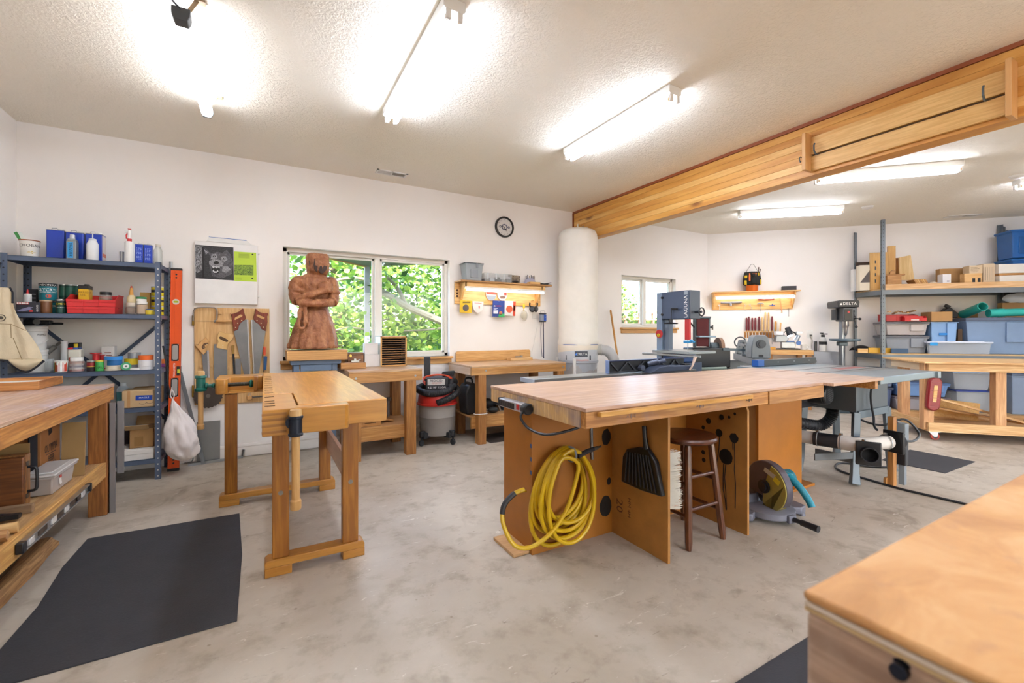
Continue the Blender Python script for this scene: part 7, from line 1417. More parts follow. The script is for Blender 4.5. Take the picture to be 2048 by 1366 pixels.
# ------------------------------------------------------------------ bench at the photographer's elbow
def mottled():
 t_=NT('blotchy_plywood');co=t_.coords('Object',(.7,1,1));a=t_.noise(co,7,6,.6,.8);b=t_.noise(co,19,4,.6);c=t_.ramp(a,[(.3,'#b07c46'),(.5,'#c8945a'),(.7,'#d6ab76')]);c=t_.mix(t_.ramp(b,[(.6,0.0),(.8,.5)]),c,'#a67c5c');return t_.set(c,.5)
m_fg=mottled()
t=thing('near_bench','pale bench corner closest to the camera','workbench',(1.4,-.3,0));B=lambda x0,y0,z0,x1,y1,z1,mb=None:(mb or MB()).box(x0-1.4,y0+.3,z0,x1-1.4,y1+.3,z1)
part('top',B(.652,-.9,.886,2.4,.335,.9),m_fg,t,.006,seg=3);part('ply_edge',B(.654,-.898,.8785,2.398,.333,.8855),M('#d8cab8',.6),t,.001);part('ply_edge',B(.654,-.898,.872,2.398,.333,.878),wood('#b99a6c','#d2b688','y',.5),t,.001);part('side_rail',B(.655,-.897,.735,.7,.332,.8715),wood('#9c7d68','#bfa088','y',.6,.8,'#876a56',0,'#c9b5a5',.5),t,.008,seg=3);part('side_rail',B(.7005,.29,.735,2.39,.33,.8715),m_fb,t,.004)
for x in(.705,2.28):
 for y in(-.85,.18):part('leg',B(x,y,.0068,x+.1,y+.1,.8715),m_fbz,t,.004)
q=ox(1803,1342,.655);mb=MB();mb.cyl((-.744,q.y+.3,.86 if q.z>.858 else q.z),(-.756,q.y+.3,.86 if q.z>.858 else q.z),.009,n=20);mb.cyl((-.742,q.y+.3,min(q.z,.86)),(-.7445,q.y+.3,min(q.z,.86)),.0125,n=20);part('bolt',mb,M('#2b2f3b',.25,.8),t,.001)
# ------------------------------------------------------------------ right-hand wall: lit shelf, turning tools, rack
kl=crop(1400,500,5.253);kn=crop(1200,480,4.8786);rA=crop(1660,430,5.06);rB=crop(1660,640,5.253)
def rs(px,off):return sloc(owall(px,HY,off))
def rzz(px,py,off):return owall(px,py,off).z
def RW(name,label,cat,s,o,z,group=None,a=0):p=W(s,o,z);return thing(name,label,cat,p,WANG+a,group)
def rbox(name,label,cat,k,cx0,cx1,cyt,off,d,z0,m,bevel=.002,group=None):
 """a box by its front face as seen: left and right edge, top edge, distance from the wall"""
 x0,x1=k(cx0,0)[0],k(cx1,0)[0];s0,s1=rs(x0,off),rs(x1,off);h=rzz(*k((cx0+cx1)/2,cyt),off)-z0
 t=RW(name,label,cat,(s0+s1)/2,off,z0,group);w=s1-s0;mb=MB();mb.box(-w/2,0,0,w/2,d,h-.0015);b=part('body',mb,m,t,bevel);return t,w,h,b
s0,s1=.075,1.335;zt4=1.932;zbb=1.628;Lh=(s1-s0)/2
t=RW('wall_shelf','pine wall shelf with a glowing tube under it, below the tool bucket','shelf',(s0+s1)/2,.001,zt4)
mb=MB();mb.box(-Lh,-.02,zbb-zt4,Lh,-.001,-.021);part('backboard',mb,m_pine,t,.002);mb=MB();mb.box(-Lh-.01,-.22,-.02,Lh+.06,-.001,0);part('top_board',mb,m_pine,t,.002)
for x in(-Lh,Lh-.02):mb=MB();mb.prism([(-.021,-.0205),(-.19,-.0205),(-.19,-.075),(-.13,-.13),(-.1,-.2),(-.05,-.26),(-.021,-.29)],x,x+.02,'yz');part('bracket',mb,m_pinez,t,.002)
mb=MB();mb.box(-Lh+.03,-.18,-.095,Lh,-.14,-.07);lp=part('lamp_housing',mb,m_fix,t,.002);mb=MB();mb.cyl((-Lh+.05,-.16,-.112),(Lh-.01,-.16,-.112),.0165,n=12);part('lamp_tube',mb,emit('#fffaf2',4.0),lp)
zq=zt4+.0012
b0,b1=rs(kl(455,0)[0],.13),rs(kl(640,0)[0],.13);r=(b1-b0)/2;hb=.3
t=RW('tool_bucket','orange bucket wrapped in a black and yellow tool organizer','bucket',(b0+b1)/2,.125,zq);r=.105
mb=MB();mb.lathe([(r*.84,0),(r*.86,.004),(r,hb)],n=32);part('bucket',mb,M('#e06a14',.4),t)
n=40;vs=[];zz=[.1,.115,.2,.3,.325,.33];rr=[1.1,1.32,1.36,1.2,1.12,1.0]
for z,q in zip(zz,rr):
 for k in range(n):a=2*PI*k/n;vs.append((r*q*math.cos(a)*(1+.05*math.sin(a*6)),r*q*math.sin(a)*(1+.05*math.sin(a*6))*.8,z))
mb=MB();mb.add(vs,[(i*n+k,i*n+(k+1)%n,(i+1)*n+(k+1)%n,(i+1)*n+k)for i in range(5)for k in range(n)]);og=part('organizer',mb,M('#1f211f',.8,bump=.3),t)
for x,z,w_,h_ in((-.105,.145,.05,.075),(.1,.15,.06,.08),(-.1,.245,.055,.045),(.07,.28,.05,.05)):mb=MB();mb.cbox((x,-.088+abs(x)*.25,z),(w_,.03,h_),(0,0,-x*5));part('yellow_pocket',mb,M('#dcb91c',.7),og,.006)
mb=MB();mb.cbox((.01,-.125,.17),(.085,.035,.11));mb.cbox((.0,-.12,.27),(.06,.03,.05));part('front_pouch',mb,M('#1b1d1c',.8),og,.012);mb=MB();mb.cbox((-.06,-.115,.22),(.025,.02,.1));mb.cyl((-.06,-.115,.26),(-.06,-.11,.3),.01);part('orange_tool',mb,M('#e0661a',.5),og,.004)
mb=MB();mb.cyl((.08,-.08,.3),(.085,-.08,.4),.007);mb.cyl((.1,-.06,.3),(.115,-.06,.37),.008);part('screwdriver',mb,M('#4a3324',.5),og)
mb=MB();mb.tube(curve([(-r,0,.31),(-.055,-.02,.4),(-.02,-.02,.455),(.02,-.02,.455),(.05,-.02,.4),(r,0,.31)],5),.003,6);part('bail_handle',mb,M('#6a6762',.4,.6),t)
rbox('small_carton','small dark printed carton on the right end of the lower lit shelf','box',kl,868,1015,377,.14,.08,zq,M('#2c2b33',.5))
def hp_(cx,cy,o=.04):p=owall(*kl(cx,cy),o);return sloc(p),p.z
def hung(name,label,cat,cx,cy,parts_,o=.04,group=None):
 s,z=hp_(cx,cy,o);t=RW(name,label,cat,s,o,z,group)
 for nm,mb,m in parts_:part(nm,mb,m,t)
 return t
m_greyp=M('#8f9096',.45)
hung('squeegee','grey T-shaped squeegee hanging on the lit tool shelf','tool',322,560,[('bar',MB().tube([(-.165,-.02,.015),(0,-.02,.012),(.17,-.02,.018)],[.017,.02,.017],10),m_greyp),('stem',MB().lathe([(.013,-.045),(.018,-.03),(.015,.01)],(0,-.02,0),12),M('#a9aab0',.4))])
for cx,dx in((477,-1),(522,1)):hung('ring_clip','small bright ring clip hanging on the lit tool shelf','clip',cx,590,[('ring',MB().torus((0,-.01,.025),.014,.003,(0,1,0),16,6),m_alu),('jaw',MB().tube(curve([(.0,-.01,.012),(.022*dx,-.01,-.02),(.018*dx,-.01,-.06),(-.012*dx,-.01,-.065)],4),.003,6),m_alu)],group='ring clips on the lit tool shelf')
hung('awl','grey T-handled awl hanging under the lit tool shelf','tool',633,570,[('handle',MB().tube(curve([(-.05,-.015,.0),(-.025,-.015,.015),(.025,-.015,.015),(.05,-.015,.0)],5),.01,8),m_greyp),('shaft',MB().cyl((0,-.015,.01),(0,-.015,-.15),.004,n=8),m_alu)])
hung('trammel','tiny blue trammel point hanging on the lit tool shelf','tool',757,583,[('body',MB().cbox((0,-.015,0),(.085,.012,.014)).cbox((0,-.015,.01),(.014,.012,.04)),M('#2c4f9e',.4))])
hung('pliers','long red-handled pliers lying flat against the shelf back','pliers',690,522,[('handles',MB().tube([(-.12,-.02,.012),(.0,-.02,-.005),(.13,-.02,.008)],.008,8).tube([(-.12,-.02,-.012),(.0,-.02,.004),(.12,-.02,.0)],.007,8),M('#8c4a44',.45))])
hung('glue_brush','long orange-handled brush hanging over the shelf edge','brush',845,560,[('handle',MB().beam((-.02,-.03,.12),(.012,-.03,-.13),.018,.008,(0,1,0)),M('#d28a50',.5)),('tip',MB().cbox((.012,-.03,-.15),(.022,.012,.03)),M('#c9b294',.7))])
hung('drill_rod','thin dark rod hanging at the right end of the lit tool shelf','rod',933,650,[('rod',MB().cyl((0,-.0,.06),(0,-.0,-.08),.003,n=8),m_black)])
hung('shelf_hook','small grey bracket hook at the left end of the lit tool shelf','hook',200,590,[('hook',MB().cbox((0,-.02,.015),(.03,.02,.02)).tube(curve([(0,-.02,.01),(.004,-.03,-.03),(.0,-.02,-.07)],4),.005,6),M('#cfcac0',.4))])
z_r=rzz(*kl(640,862),.05);s0,s1=rs(kl(470,0)[0],.03),rs(kl(800,0)[0],.03)
t=RW('chisel_rack','wooden rack on the wall holding turning chisels','rack',(s0+s1)/2,.001,z_r);w=(s1-s0)/2
mb=MB();mb.box(-w,-.072,-.005,w,-.058,.01);mb.box(-w,-.032,-.005,w,-.001,.01);mb.box(-w-.01,-.072,-.005,-w,-.001,.01);mb.box(w,-.072,-.005,w+.01,-.001,.01);part('top_bar',mb,m_pine,t,.001);mb=MB();mb.box(-w,-.012,-.1,w,-.001,-.0055);part('back_board',mb,wood('#b9793a','#d49a55','x',.5),t,.002)
m_mar=M('#6e1523',.3,var=.1);zc_=z_r+.0115
specs=[(490,712,1),(514,700,1),(550,712,1),(582,712,1),(621,700,1),(655,706,0),(688,652,0),(722,655,0),(758,697,1),(797,748,2)]
for i,(cx,cyt,kd)in enumerate(specs):
 s=rs(kl(cx,0)[0],.05);L_=rzz(*kl(cx,cyt),.05)-zc_;lb=['pale-handled turning gouge','maroon-handled turning chisel','short honey-handled turning tool'][kd]
 pos=['at the far left','second from the left','third from the left','fourth from the left','fifth from the left','the shortest pale one','the left one of the two tallest','the right one of the two tallest','beside the tallest pale ones','last at the right end'][i]
 c=RW('turning_chisel','%s in the wall rack, %s'%(lb,pos),'chisel',s,.045,zc_,'turning tools in the wall rack')
 rr=.0155;mb=MB();mb.lathe([(0,.0),(.008,.0),(.0135,.03),(rr,.06),(.0145,L_*.5),(rr,L_*.8),(.0125,L_-.008),(.007,L_),(0,L_)],n=16);part('handle',mb,[wood('#d8b075','#ecca95','z',.45),m_mar,wood('#c98b3d','#dca855','z',.4)][kd],c)
 mb=MB();mb.cyl((0,0,-.0005),(0,0,.012),.0105,n=12);part('ferrule',mb,metal('#b99a5a',.3),c);mb=MB();mb.box(-.004,-.003,-.16-.03*(i%3),.004,.003,-.001);part('blade',mb,m_alu,c)
s=rs(kl(848,0)[0],.05);mb=MB();mb.beam((0,-.02,.16),(-.02,-.02,-.12),.022,.012,(0,1,0));solo('pale_stick','pale stick leaning beside the chisel rack','stick',mb,m_pine,W(s,.03,z_r+.0),WANG)
s,z=hp_(1153,885,.001);t=RW('wall_outlet','white wall outlet with a plugged-in cord above the white canister','outlet',s,.001,z);mb=MB();mb.box(-.045,-.007,-.07,.045,-.001,.07);part('plate',mb,m_plw,t,.003);mb=MB();mb.cbox((.01,-.02,-.02),(.03,.026,.03));part('plug',mb,M('#3a3a3c',.4),t,.004);mb=MB();mb.tube(curve([(.01,-.03,-.03),(.03,-.03,-.1),(.02,-.02,-.2),(.03,-.02,-.26)],5),.005,6);part('cord',mb,M('#b9b4ac',.5),t)
sa_,sb_=rs(kl(700,0)[0],.55),rs(kl(1195,0)[0],.55);zb5=rzz(*kl(950,1052),.55);w=(sb_-sa_)/2
t=RW('sharpening_bench','small wooden bench against the right wall under the turning tools','workbench',(sa_+sb_)/2,.3,0)
mb=MB();mb.box(-w,-.25,zb5-.075,w,.28,zb5);part('top',mb,wood('#c08b4c','#dcb074','x',.5),t,.003)
for x in(-w+.02,w-.09):
 for y in(-.23,.2):mb=MB();mb.box(x,y,0,x+.07,y+.07,zb5-.0755);part('leg',mb,m_fbz,t,.003)
mb=MB();mb.box(-w+.02,-.2,.5,w-.02,.25,.53);part('shelf',mb,m_fb,t,.002);z6=zb5+.001
s=rs(kl(930,0)[0],.4);t=RW('grinder','bench grinder with a bright work lamp and blue trim','grinder',s,.36,z6)
mb=MB();mb.box(-.17,-.07,0,.16,.09,.02);part('base_plate',mb,m_black,t,.003);mb=MB();mb.cyl((-.05,-.03,0.02),(-.05,-.03,.1),.014);mb.cbox((0,.0,.075),(.2,.1,.1));part('pedestal',mb,metal('#8c9096',.35),t,.006)
mb=MB();mb.prism([(-.2,.12),(-.03,.13),(-.0,.19),(-.06,.24),(-.18,.23)],-.07,.07,'xz');part('wheel_guard',mb,M('#8d9399',.35,.5),t,.01);mb=MB();mb.box(-.19,-.08,.235,-.08,.06,.3);part('white_shield',mb,M('#e6e8ec',.3),t,.01)
mb=MB();mb.cyl((.03,-.02,.23),(.0,.02,.36),.045,.04,n=18);part('lamp_head',mb,M('#1d2028',.35),t,.005);mb=MB();mb.cyl((.031,-.0215,.2295),(.0325,-.023,.2245),.038,n=18);part('lamp_lens',mb,emit('#eaf2ff',10.0),t)
mb=MB();mb.tube(curve([(-.03,.0,.3),(-.06,.0,.26),(-.03,.03,.18)],4),.006,6);mb.tube(curve([(.05,.02,.3),(.12,.02,.26),(.13,-.02,.16)],5),.012,8);part('lamp_arm',mb,m_black,t)
mb=MB();mb.cyl((.1,-.05,.15),(.14,-.06,.24),.04,.03,n=16);mb.cbox((.15,-.04,.28),(.08,.05,.03));part('water_tray',mb,M('#9aa3ad',.3,.5),t);mb=MB();mb.cyl((.13,-.075,.11),(.13,-.09,.11),.035,n=18);mb.cbox((.02,-.055,.135),(.12,.02,.02));part('blue_trim',mb,M('#2561a8',.35),t)
s=rs(kl(1090,0)[0],.42);t=RW('mug','pale patterned mug at the right of the bench grinder','mug',s,.42,z6);mb=MB();mb.lathe([(.036,0),(.04,.005),(.044,.085),(.04,.085),(.035,.01),(0,.008)],n=24,cap=False);part('cup',mb,M('#d5d2cc',.4,var=.2),t);mb=MB();mb.torus((.05,0,.045),.022,.005,(0,1,0),16,6);part('handle',mb,M('#d5d2cc',.4),t)
s=rs(kl(750,0)[0],.45);mb=MB();mb.prism([(-.1,0),(.09,0),(.12,.012),(.09,.03),(-.1,.03)],-.03,.03,'xz');mb.box(-.0,-.03,.03,.11,.03,.04);solo('push_block','flat yellow and red tool lying at the left end of the sharpening bench','tool',mb,M('#d79a2c',.5),W(s-.05,.45,z6),WANG,bevel=.003)
t=thing('lathe','grey wood lathe pointing at the right wall','lathe',(5.2,3.17,0),math.atan2(.7,.74));m_lat=M('#787f85',.4,.2);zL=.93
mb=MB();mb.prism([(-.105,zL),(.105,zL),(.1,zL+.14),(.075,zL+.25),(.045,zL+.275),(-.045,zL+.275),(-.075,zL+.25),(-.1,zL+.14)],-.14,.16,'yz');part('headstock',mb,m_lat,t,.012)
mb=MB();mb.cyl((-.142,0,zL+.17),(-.16,0,zL+.17),.05,n=24);mb.cyl((-.16,0,zL+.17),(-.175,0,zL+.17),.03,n=20);sp=part('hand_wheel',mb,M('#4c5156',.4,.4),t);mb=MB();mb.cbox((-.141,.0,zL+.03),(.004,.05,.03));part('badge',mb,M('#20242a',.4),t)
mb=MB();mb.box(-.2,-.08,zL-.09,1.15,.08,zL-.001);part('bed',mb,m_lat,t,.006);mb=MB();mb.prism([(-.085,zL),(.085,zL),(.06,zL+.1),(.035,zL+.2),(-.035,zL+.2),(-.06,zL+.1)],.85,1.02,'yz');part('tailstock',mb,m_lat,t,.01)
mb=MB();mb.torus((1.08,0,zL+.16),.075,.009,(1,0,0),24,8);mb.cyl((1.0,0,zL+.16),(1.09,0,zL+.16),.018);mb.cyl((.84,0,zL+.16),(.76,0,zL+.16),.014,.006);part('tail_wheel',mb,M('#4f5459',.4,.4),t)
mb=MB();mb.box(.3,-.02,zL+.0,.36,.12,zL+.03);mb.beam((.18,.1,zL+.14),(.55,.1,zL+.14),.03,.03);mb.cyl((.33,.1,zL+.03),(.33,.1,zL+.14),.016);part('tool_rest',mb,m_lat,t,.004)
for x in(-.05,.95):mb=MB();mb.box(x-.06,-.2,0,x+.06,.2,zL-.091);part('leg_cabinet',mb,m_lat,t,.006)
rbox('grey_cabinet','low grey steel cabinet against the right wall beside the drill press','cabinet',kl,1200,1470,1068,.2,.19,0,M('#a9acb2',.5),.004)
s=rs(kl(1292,0)[0],.13);zg=rzz(*kl(1400,1068),.2)+.001;t=RW('spray_canister','small white canister with black pump head on the grey cabinet','bottle',s,.13,zg);mb=MB();mb.lathe([(.05,0),(.055,.006),(.055,.16),(.045,.21),(.025,.235)],n=24);part('body',mb,M('#d3d2cf',.35),t);mb=MB();mb.lathe([(.0565,.11),(.0565,.16)],n=24,cap=False);part('dark_band',mb,m_black,t);mb=MB();mb.lathe([(.026,.23),(.026,.27),(.0,.275)],n=16);mb.cbox((.02,0,.285),(.09,.02,.016));mb.cbox((-.02,0,.3),(.05,.018,.014));part('pump_head',mb,m_black,t,.003)
mb=MB();mb.box(-.02,-.012,0,.02,.012,.16);solo('black_bottle','slim black container behind the white canister','bottle',mb,m_black,W(s-.085,.07,zg),WANG,bevel=.006)
m_bs=M('#42506a',.4,.15);m_bsl=M('#7c8ea6',.4,.2)
t=thing('bandsaw','blue-grey upright bandsaw with a red blade guard','bandsaw',(4.25,3.55,0));B=lambda x0,y0,z0,x1,y1,z1,mb=None:(mb or MB()).box(x0-4.25,y0-3.55,z0,x1-4.25,y1-3.55,z1)
part('wheel_cover',B(4.15,3.34,1.39,4.185,3.715,1.715),m_bs,t,.008);part('upper_housing',B(4.186,3.335,1.39,4.36,3.79,1.718),M('#59606c',.4,.2),t,.008)
part('column',B(4.16,3.72,.0,4.3,3.80,1.715),m_bsl,t,.006);part('spine',B(4.19,3.64,.98,4.26,3.71,1.389),M('#6b7686',.4,.3),t,.004);part('lower_housing',B(4.15,3.32,0,4.37,3.719,.9),m_bs,t,.008)
part('blade_guard',B(4.165,3.335,1.155,4.2,3.395,1.389),M('#c4161c',.35),t,.004);mb=MB();mb.box(-.08,-.2,1.0,-.079,-.19,1.155);part('saw_blade',mb,m_alu,t);mb=MB();mb.cbox((-.07,-.185,1.13),(.05,.08,.03));mb.cbox((-.06,-.24,1.14),(.03,.06,.02),(.5,0,0));part('blade_guide',mb,M('#2f8fc8',.35),t,.005)
tb_=part('table',B(4.0,3.2,1.0,4.45,3.72,1.03),m_sawt,t,.004);mb=MB();mb.tube([(-.29,.28,.985),(-.29,-.52,.985)],.013,10);part('fence_rail',mb,m_alu,tb_);part('trunnion',B(4.1,3.35,.901,4.3,3.65,.999),M('#2d4e86',.4,.2),t,.01)
mb=MB();mb.cyl((-.095,.2,1.22),(-.105,.2,1.22),.05,n=26);sw=part('stop_switch',mb,M('#b81f26',.35),t);mb=MB();mb.cyl((-.105,.2,1.205),(-.12,.2,1.2),.02,n=18);part('yellow_button',mb,M('#e0c22a',.35),sw)
mb=MB();mb.tube([(-.1,-.02,1.51),(-.14,-.02,1.51),(-.14,-.1,1.505)],.011,10);mb.tube([(-.12,-.0,1.5),(-.13,.0,1.36)],.005,6);mb.lathe([(.075,0),(.08,.01),(.02,.02),(.015,.06)],(-.13,.0,1.335),20);part('tension_crank',mb,m_black,t)
mb=MB();mb.torus((.02,-.3,1.47),.045,.008,(0,1,0),22,8);mb.cyl((.02,-.215,1.47),(.02,-.3,1.47),.014);part('hand_wheel',mb,M('#2b2f36',.4),t)
for z in(1.45,1.65):mb=MB();mb.cyl((-.102,.15,z),(-.115,.15,z),.014,n=12);part('hinge_knob',mb,m_black,t)
mb=MB();mb.text('LAGUNA',.066,lambda x,y:(-.1008,-.185+y,1.53+x*.95));part('lettering',mb,m_wtxt,t,flat=True);mb=MB();mb.box(-.1011,-.21,1.665,-.1004,-.16,1.705);part('logo_block',mb,M('#9aa3ae',.4),t)
t=thing('belt_sander','upright belt sander with maroon belt beside the bandsaw','sander',(4.78,3.62,0),R_(-28));m_sd=M('#4a5a66',.4,.2)
mb=MB();mb.box(-.075,-.0,1.06,.075,.07,1.41);part('belt',mb,M('#6a2f33',.8,var=.15),t,.01);mb=MB();mb.box(-.095,.01,1.05,-.078,.08,1.43);mb.box(.078,.01,1.05,.1,.08,1.43);mb.box(-.095,-.01,1.412,.1,.085,1.435);part('belt_frame',mb,m_sd,t,.004)
mb=MB();mb.box(-.1,-.12,1.175,.11,-.001,1.195);part('work_table',mb,M('#6c8296',.35,.4),t,.003);mb=MB();mb.cyl((.102,.04,1.3),(.135,.04,1.3),.012);mb.cbox((.14,.04,1.3),(.012,.02,.06));mb.beam((-.1,.03,1.3),(-.16,.0,1.36),.014,.014);part('clamp_knob',mb,m_black,t)
mb=MB();mb.cyl((.2,.03,1.06),(.24,.03,1.06),.11,n=32);part('sanding_disc',mb,M('#a07e68',.8),t);mb=MB();mb.cyl((.1,.03,1.06),(.199,.03,1.06),.05,n=20);mb.beam((.2,-.1,1.03),(.47,-.11,1.02),.03,.03);part('disc_table',mb,m_sd,t)
mb=MB();mb.box(-.17,-.1,.8,.3,.2,1.045);part('sander_body',mb,M('#26282a',.45),t,.015);mb=MB();mb.box(-.12,-.12,0,.26,.18,.76);part('stand',mb,M('#5d666c',.5),t,.008);mb=MB();mb.tube([(-.1,-.14,.79),(.22,-.14,.8)],.02,10);part('vent_tube',mb,M('#9fb3a8',.4),t);mb=MB();mb.box(-.13,-.13,.7605,.28,.19,.7995);part('top_plate',mb,M('#39433f',.5),t,.004)
s=rs(1686,.42);t=RW('drill_press','black-headed floor drill press beside the rack post','drill',s,.42,0)
ztop=rzz(1686,602,.42);zm=lambda py:rzz(1686,py,.42);mb=MB();mb.prism([(-.135,zm(616)),(.135,zm(616)),(.145,zm(606)),(.13,ztop),(-.13,ztop),(-.145,zm(606))],-.2,.22,'xz');hd2=part('belt_cover',mb,M('#2a2c30',.4),t,.01)
mb=MB();mb.text('DELTA',.058,lambda x,y:(.012+x*1.05,-.2075,(ztop+zm(616))/2+y));part('lettering',mb,m_wtxt,hd2,flat=True);mb=MB();zc5=(ztop+zm(616))/2;mb.add([(-.118,-.2075,zc5-.018),(-.085,-.2075,zc5-.018),(-.1,-.2075,zc5+.02)],[(0,1,2)]);part('triangle_logo',mb,m_wtxt,hd2,flat=True)
mb=MB();mb.box(-.07,-.19,zm(643),.07,.1,zm(616)-.001);part('head',mb,M('#55585c',.4,.3),t,.012);mb=MB();mb.box(-.05,-.197,zm(641),.05,-.1905,zm(619));fp=part('switch_panel',mb,M('#17181a',.4),t,.003);mb=MB();mb.cyl((.0,-.198,zm(625)),(.0,-.203,zm(625)),.016,n=14);part('red_button',mb,M('#b81f2c',.35),fp)
mb=MB();mb.cyl((-.1,.02,zm(640)),(-.1,.02,zm(618)),.05,n=20);part('motor',mb,M('#3c3e42',.4),t);mb=MB();z=zm(636);mb.cyl((.07,-.1,z),(.12,-.1,z),.03)
for a in(.9,3.3,4.6):mb.tube([(.11,-.1,z),(.13,-.1+.13*math.cos(a),z+.13*math.sin(a))],.006,8);mb.sph((.13,-.1+.14*math.cos(a),z+.14*math.sin(a)),.02)
part('feed_lever',mb,M('#3a3b3f',.35,.4),t);mb=MB();mb.lathe([(.035,zm(655)),(.045,zm(652)),(.045,zm(643))],(0,-.09,0),18);mb.lathe([(.006,zm(672)),(.022,zm(668)),(.026,zm(658)),(.03,zm(655))],(0,-.09,0),16);part('chuck',mb,metal('#a9a9ab',.3),t)
mb=MB();mb.cyl((0,.04,.02),(0,.04,zm(643)),.042,n=24);part('column',mb,metal('#9298a0',.3),t);mb=MB();mb.lathe([(.05,-.03),(.19,-.012),(.2,-.005),(.2,.02),(0,.02)],(0,-.06,zm(680)),30);part('table',mb,M('#5c6f7c',.35,.4),t);mb=MB();mb.box(-.06,-.02,zm(692),.06,.09,zm(680)-.031);part('table_bracket',mb,M('#51616c',.4,.3),t,.01);mb=MB();mb.box(-.2,-.28,0,.2,.18,.05);part('base',mb,m_sd,t,.01)
# ------------------------------------------------------------------ long storage rack
m_rp=M('#737b82',.4,.3);ZU,ZM=1.868,.9;SR=[(2.21,.03),(2.345,.6),(4.1,.03),(4.2,.6)]
t=RW('storage_rack','tall grey slotted storage rack along the right wall','shelves',2.2,0,0)
for(s,o),zt_ in zip(SR,(2.86,2.93,2.86,2.93)):mb=MB();slotted_post(mb,s-2.2,-o,1 if s<3 else -1,1 if o>.3 else -1,zt_,.045,.003,.055);part('post',mb,[m_rp,M('#22262b',.6)],t)
for s,zt_ in((4.108,2.83),(4.15,2.77)):mb=MB();slotted_post(mb,s-2.2,-.03,1,-1,zt_,.045,.003,.055);part('post',mb,[m_rp,M('#22262b',.6)],t)
for z in(ZU,ZM,.05):
 mb=MB();mb.beam((.012,-.03,z-.035),(.14,-.6,z-.035),.006,.07);mb.beam((.145,-.603,z-.035),(2.9,-.603,z-.035),.006,.07);mb.beam((.01,-.028,z-.035),(2.9,-.028,z-.035),.006,.07);part('steel_beam',mb,m_rp,t)
 mb=MB();mb.prism([(.02,-.035),(.14,-.56 if z>1.5 else -.6),(2.9,-.56 if z>1.5 else -.6),(2.9,-.035)],z,z+.018,'xy');part('shelf_board',mb,wood('#c09a68','#dcb988','x',.6),t)
mb=MB();mb.box(.15,-.6,ZU+.001,2.9,-.562,ZU+.085);part('front_board',mb,wood('#cfa06a','#e6c497','x',.55,.7,'#bd8d58'),t,.003)
zu=ZU+.0192;zmid=ZM+.0192
def rit(name,label,cat,k,x0,x1,yt,o,d,z0,m,**kw):return rbox(name,label,cat,k,x0,x1,yt,o,d,z0,m,**kw)[0]
rit('dark_board','dark brown square board standing at the rack end','board',rA,266,402,477,.2,.02,zu,M('#4a3a30',.6))
t=rit('cream_box','cream box with a dark diagonal corner at the rack end','box',rA,300,402,506,.4,.12,zu,M('#e0d6c2',.6));s0,s1=rs(rA(300,0)[0],.4),rs(rA(402,0)[0],.4);w=s1-s0;mb=MB();mb.prism([(-w*.45,.12),(w*.5,.12),(w*.5,.31)],-.0012,-.0002,'xz');part('dark_corner',mb,M('#5a5452',.6),t)
rit('paper_pack','small white pack squeezed against the rack post','pack',rA,236,262,548,.25,.1,zu,m_plw)
m_plyz=wood('#c9984f','#dfb670','z',.5)
t,w,h,b=rbox('slotted_plywood','yellowish plywood panel with a row of dark slots on the rack','panel',rA,405,588,378,.36,.02,zu,m_plyz)
for k in range(4):mb=MB();z=h*(.2+.17*k);mb.box(-w*.2-.008,-.0012,z,-w*.2+.008,.0005,z+.05);part('slot',mb,m_black,b)
rit('tall_plank','tallest narrow plank standing on the rack','plank',rA,589,665,312,.3,.04,zu,m_plyz)
pts=[(700,430),(805,408),(818,410),(855,660),(705,660)];c=owall(*rA(770,560),.28);mb=MB();vs=[owall(*rA(*p),.28)for p in pts];mb.prism([(sloc(v)-sloc(c),max(v.z,zu)-zu)for v in vs],0,.025,'xz');solo('ribbed_panel','pale trapezoid panel leaning beside the tallest plank','panel',mb,wood('#c9a465','#e3c68e','z',.5),W(sloc(c),.28,zu),WANG)
rit('short_plank','reddish short plank half hidden by the ribbed panel','plank',rA,668,702,432,.2,.03,zu,wood('#b98250','#d0a070','z',.5))
t,w,h,b=rbox('wooden_jig','stepped pale wooden jig on the rack front','jig',rA,580,725,612,.5,.12,zu,m_fb);mb=MB();mb.box(-w*.75,-.0,h,w*.75,.12,h+.02);mb.prism([(-w*.3,h+.02),(w*.05,h+.02),(w*.05,h+.08),(-w*.1,h+.085),(-w*.3,h+.05)],.0,.03,'xz');part('cross_piece',mb,m_fb,t,.002)
s=rs(rA(880,0)[0],.4)
for k in range(7):mb=MB();mb.cbox((0,0,.07),(.015,.2,.14),(0,-.5,0));solo('shingle','thin wooden shim fanned out beside the ribbed panel','shim',mb,[m_fb,m_plyz,m_pine][k%3],W(s-.05+.022*k,.4,zu+.006),WANG,group='fanned wooden shims')
s=rs(rA(1015,0)[0],.42);mb=MB();mb.cyl((-.0,-.05,.05),(.01,.04,.052),.05,n=8);mb.v=[(x*1.25,y,max(z*1.0,0))for x,y,z in mb.v];solo('wood_round','pale eight-sided wooden blank lying on the rack','wood',mb,M('#d9c8b2',.7),W(s+.015,.42,zu+.001),WANG)
t,w,h,b=rbox('white_box','small white box on the front of the rack','box',rA,1140,1225,597,.5,.12,zu,M('#e9e8ea',.5));mb=MB();mb.box(-.0,-.001,h*.45,.03,-.0002,h*.52);part('print',mb,M('#5a5a78',.5,var=0),b)
rit('long_carton','long brown carton lying behind the small white box','carton',rA,1110,1400,540,.25,.1,zu,m_card)
t,w,h,b=rbox('slotted_block','light wooden block with two dark mortises on the rack','block',rA,1360,1540,590,.52,.1,zu,wood('#d0a062','#e6c088','x',.5))
for k in(-.05,.25):mb=MB();mb.box(w*k,-.001,h*.35,w*(k+.16),.0005,h*.65);part('mortise',mb,m_black,b)
z7=zu+rzz(*rA(1450,590),.52)-zu+.001
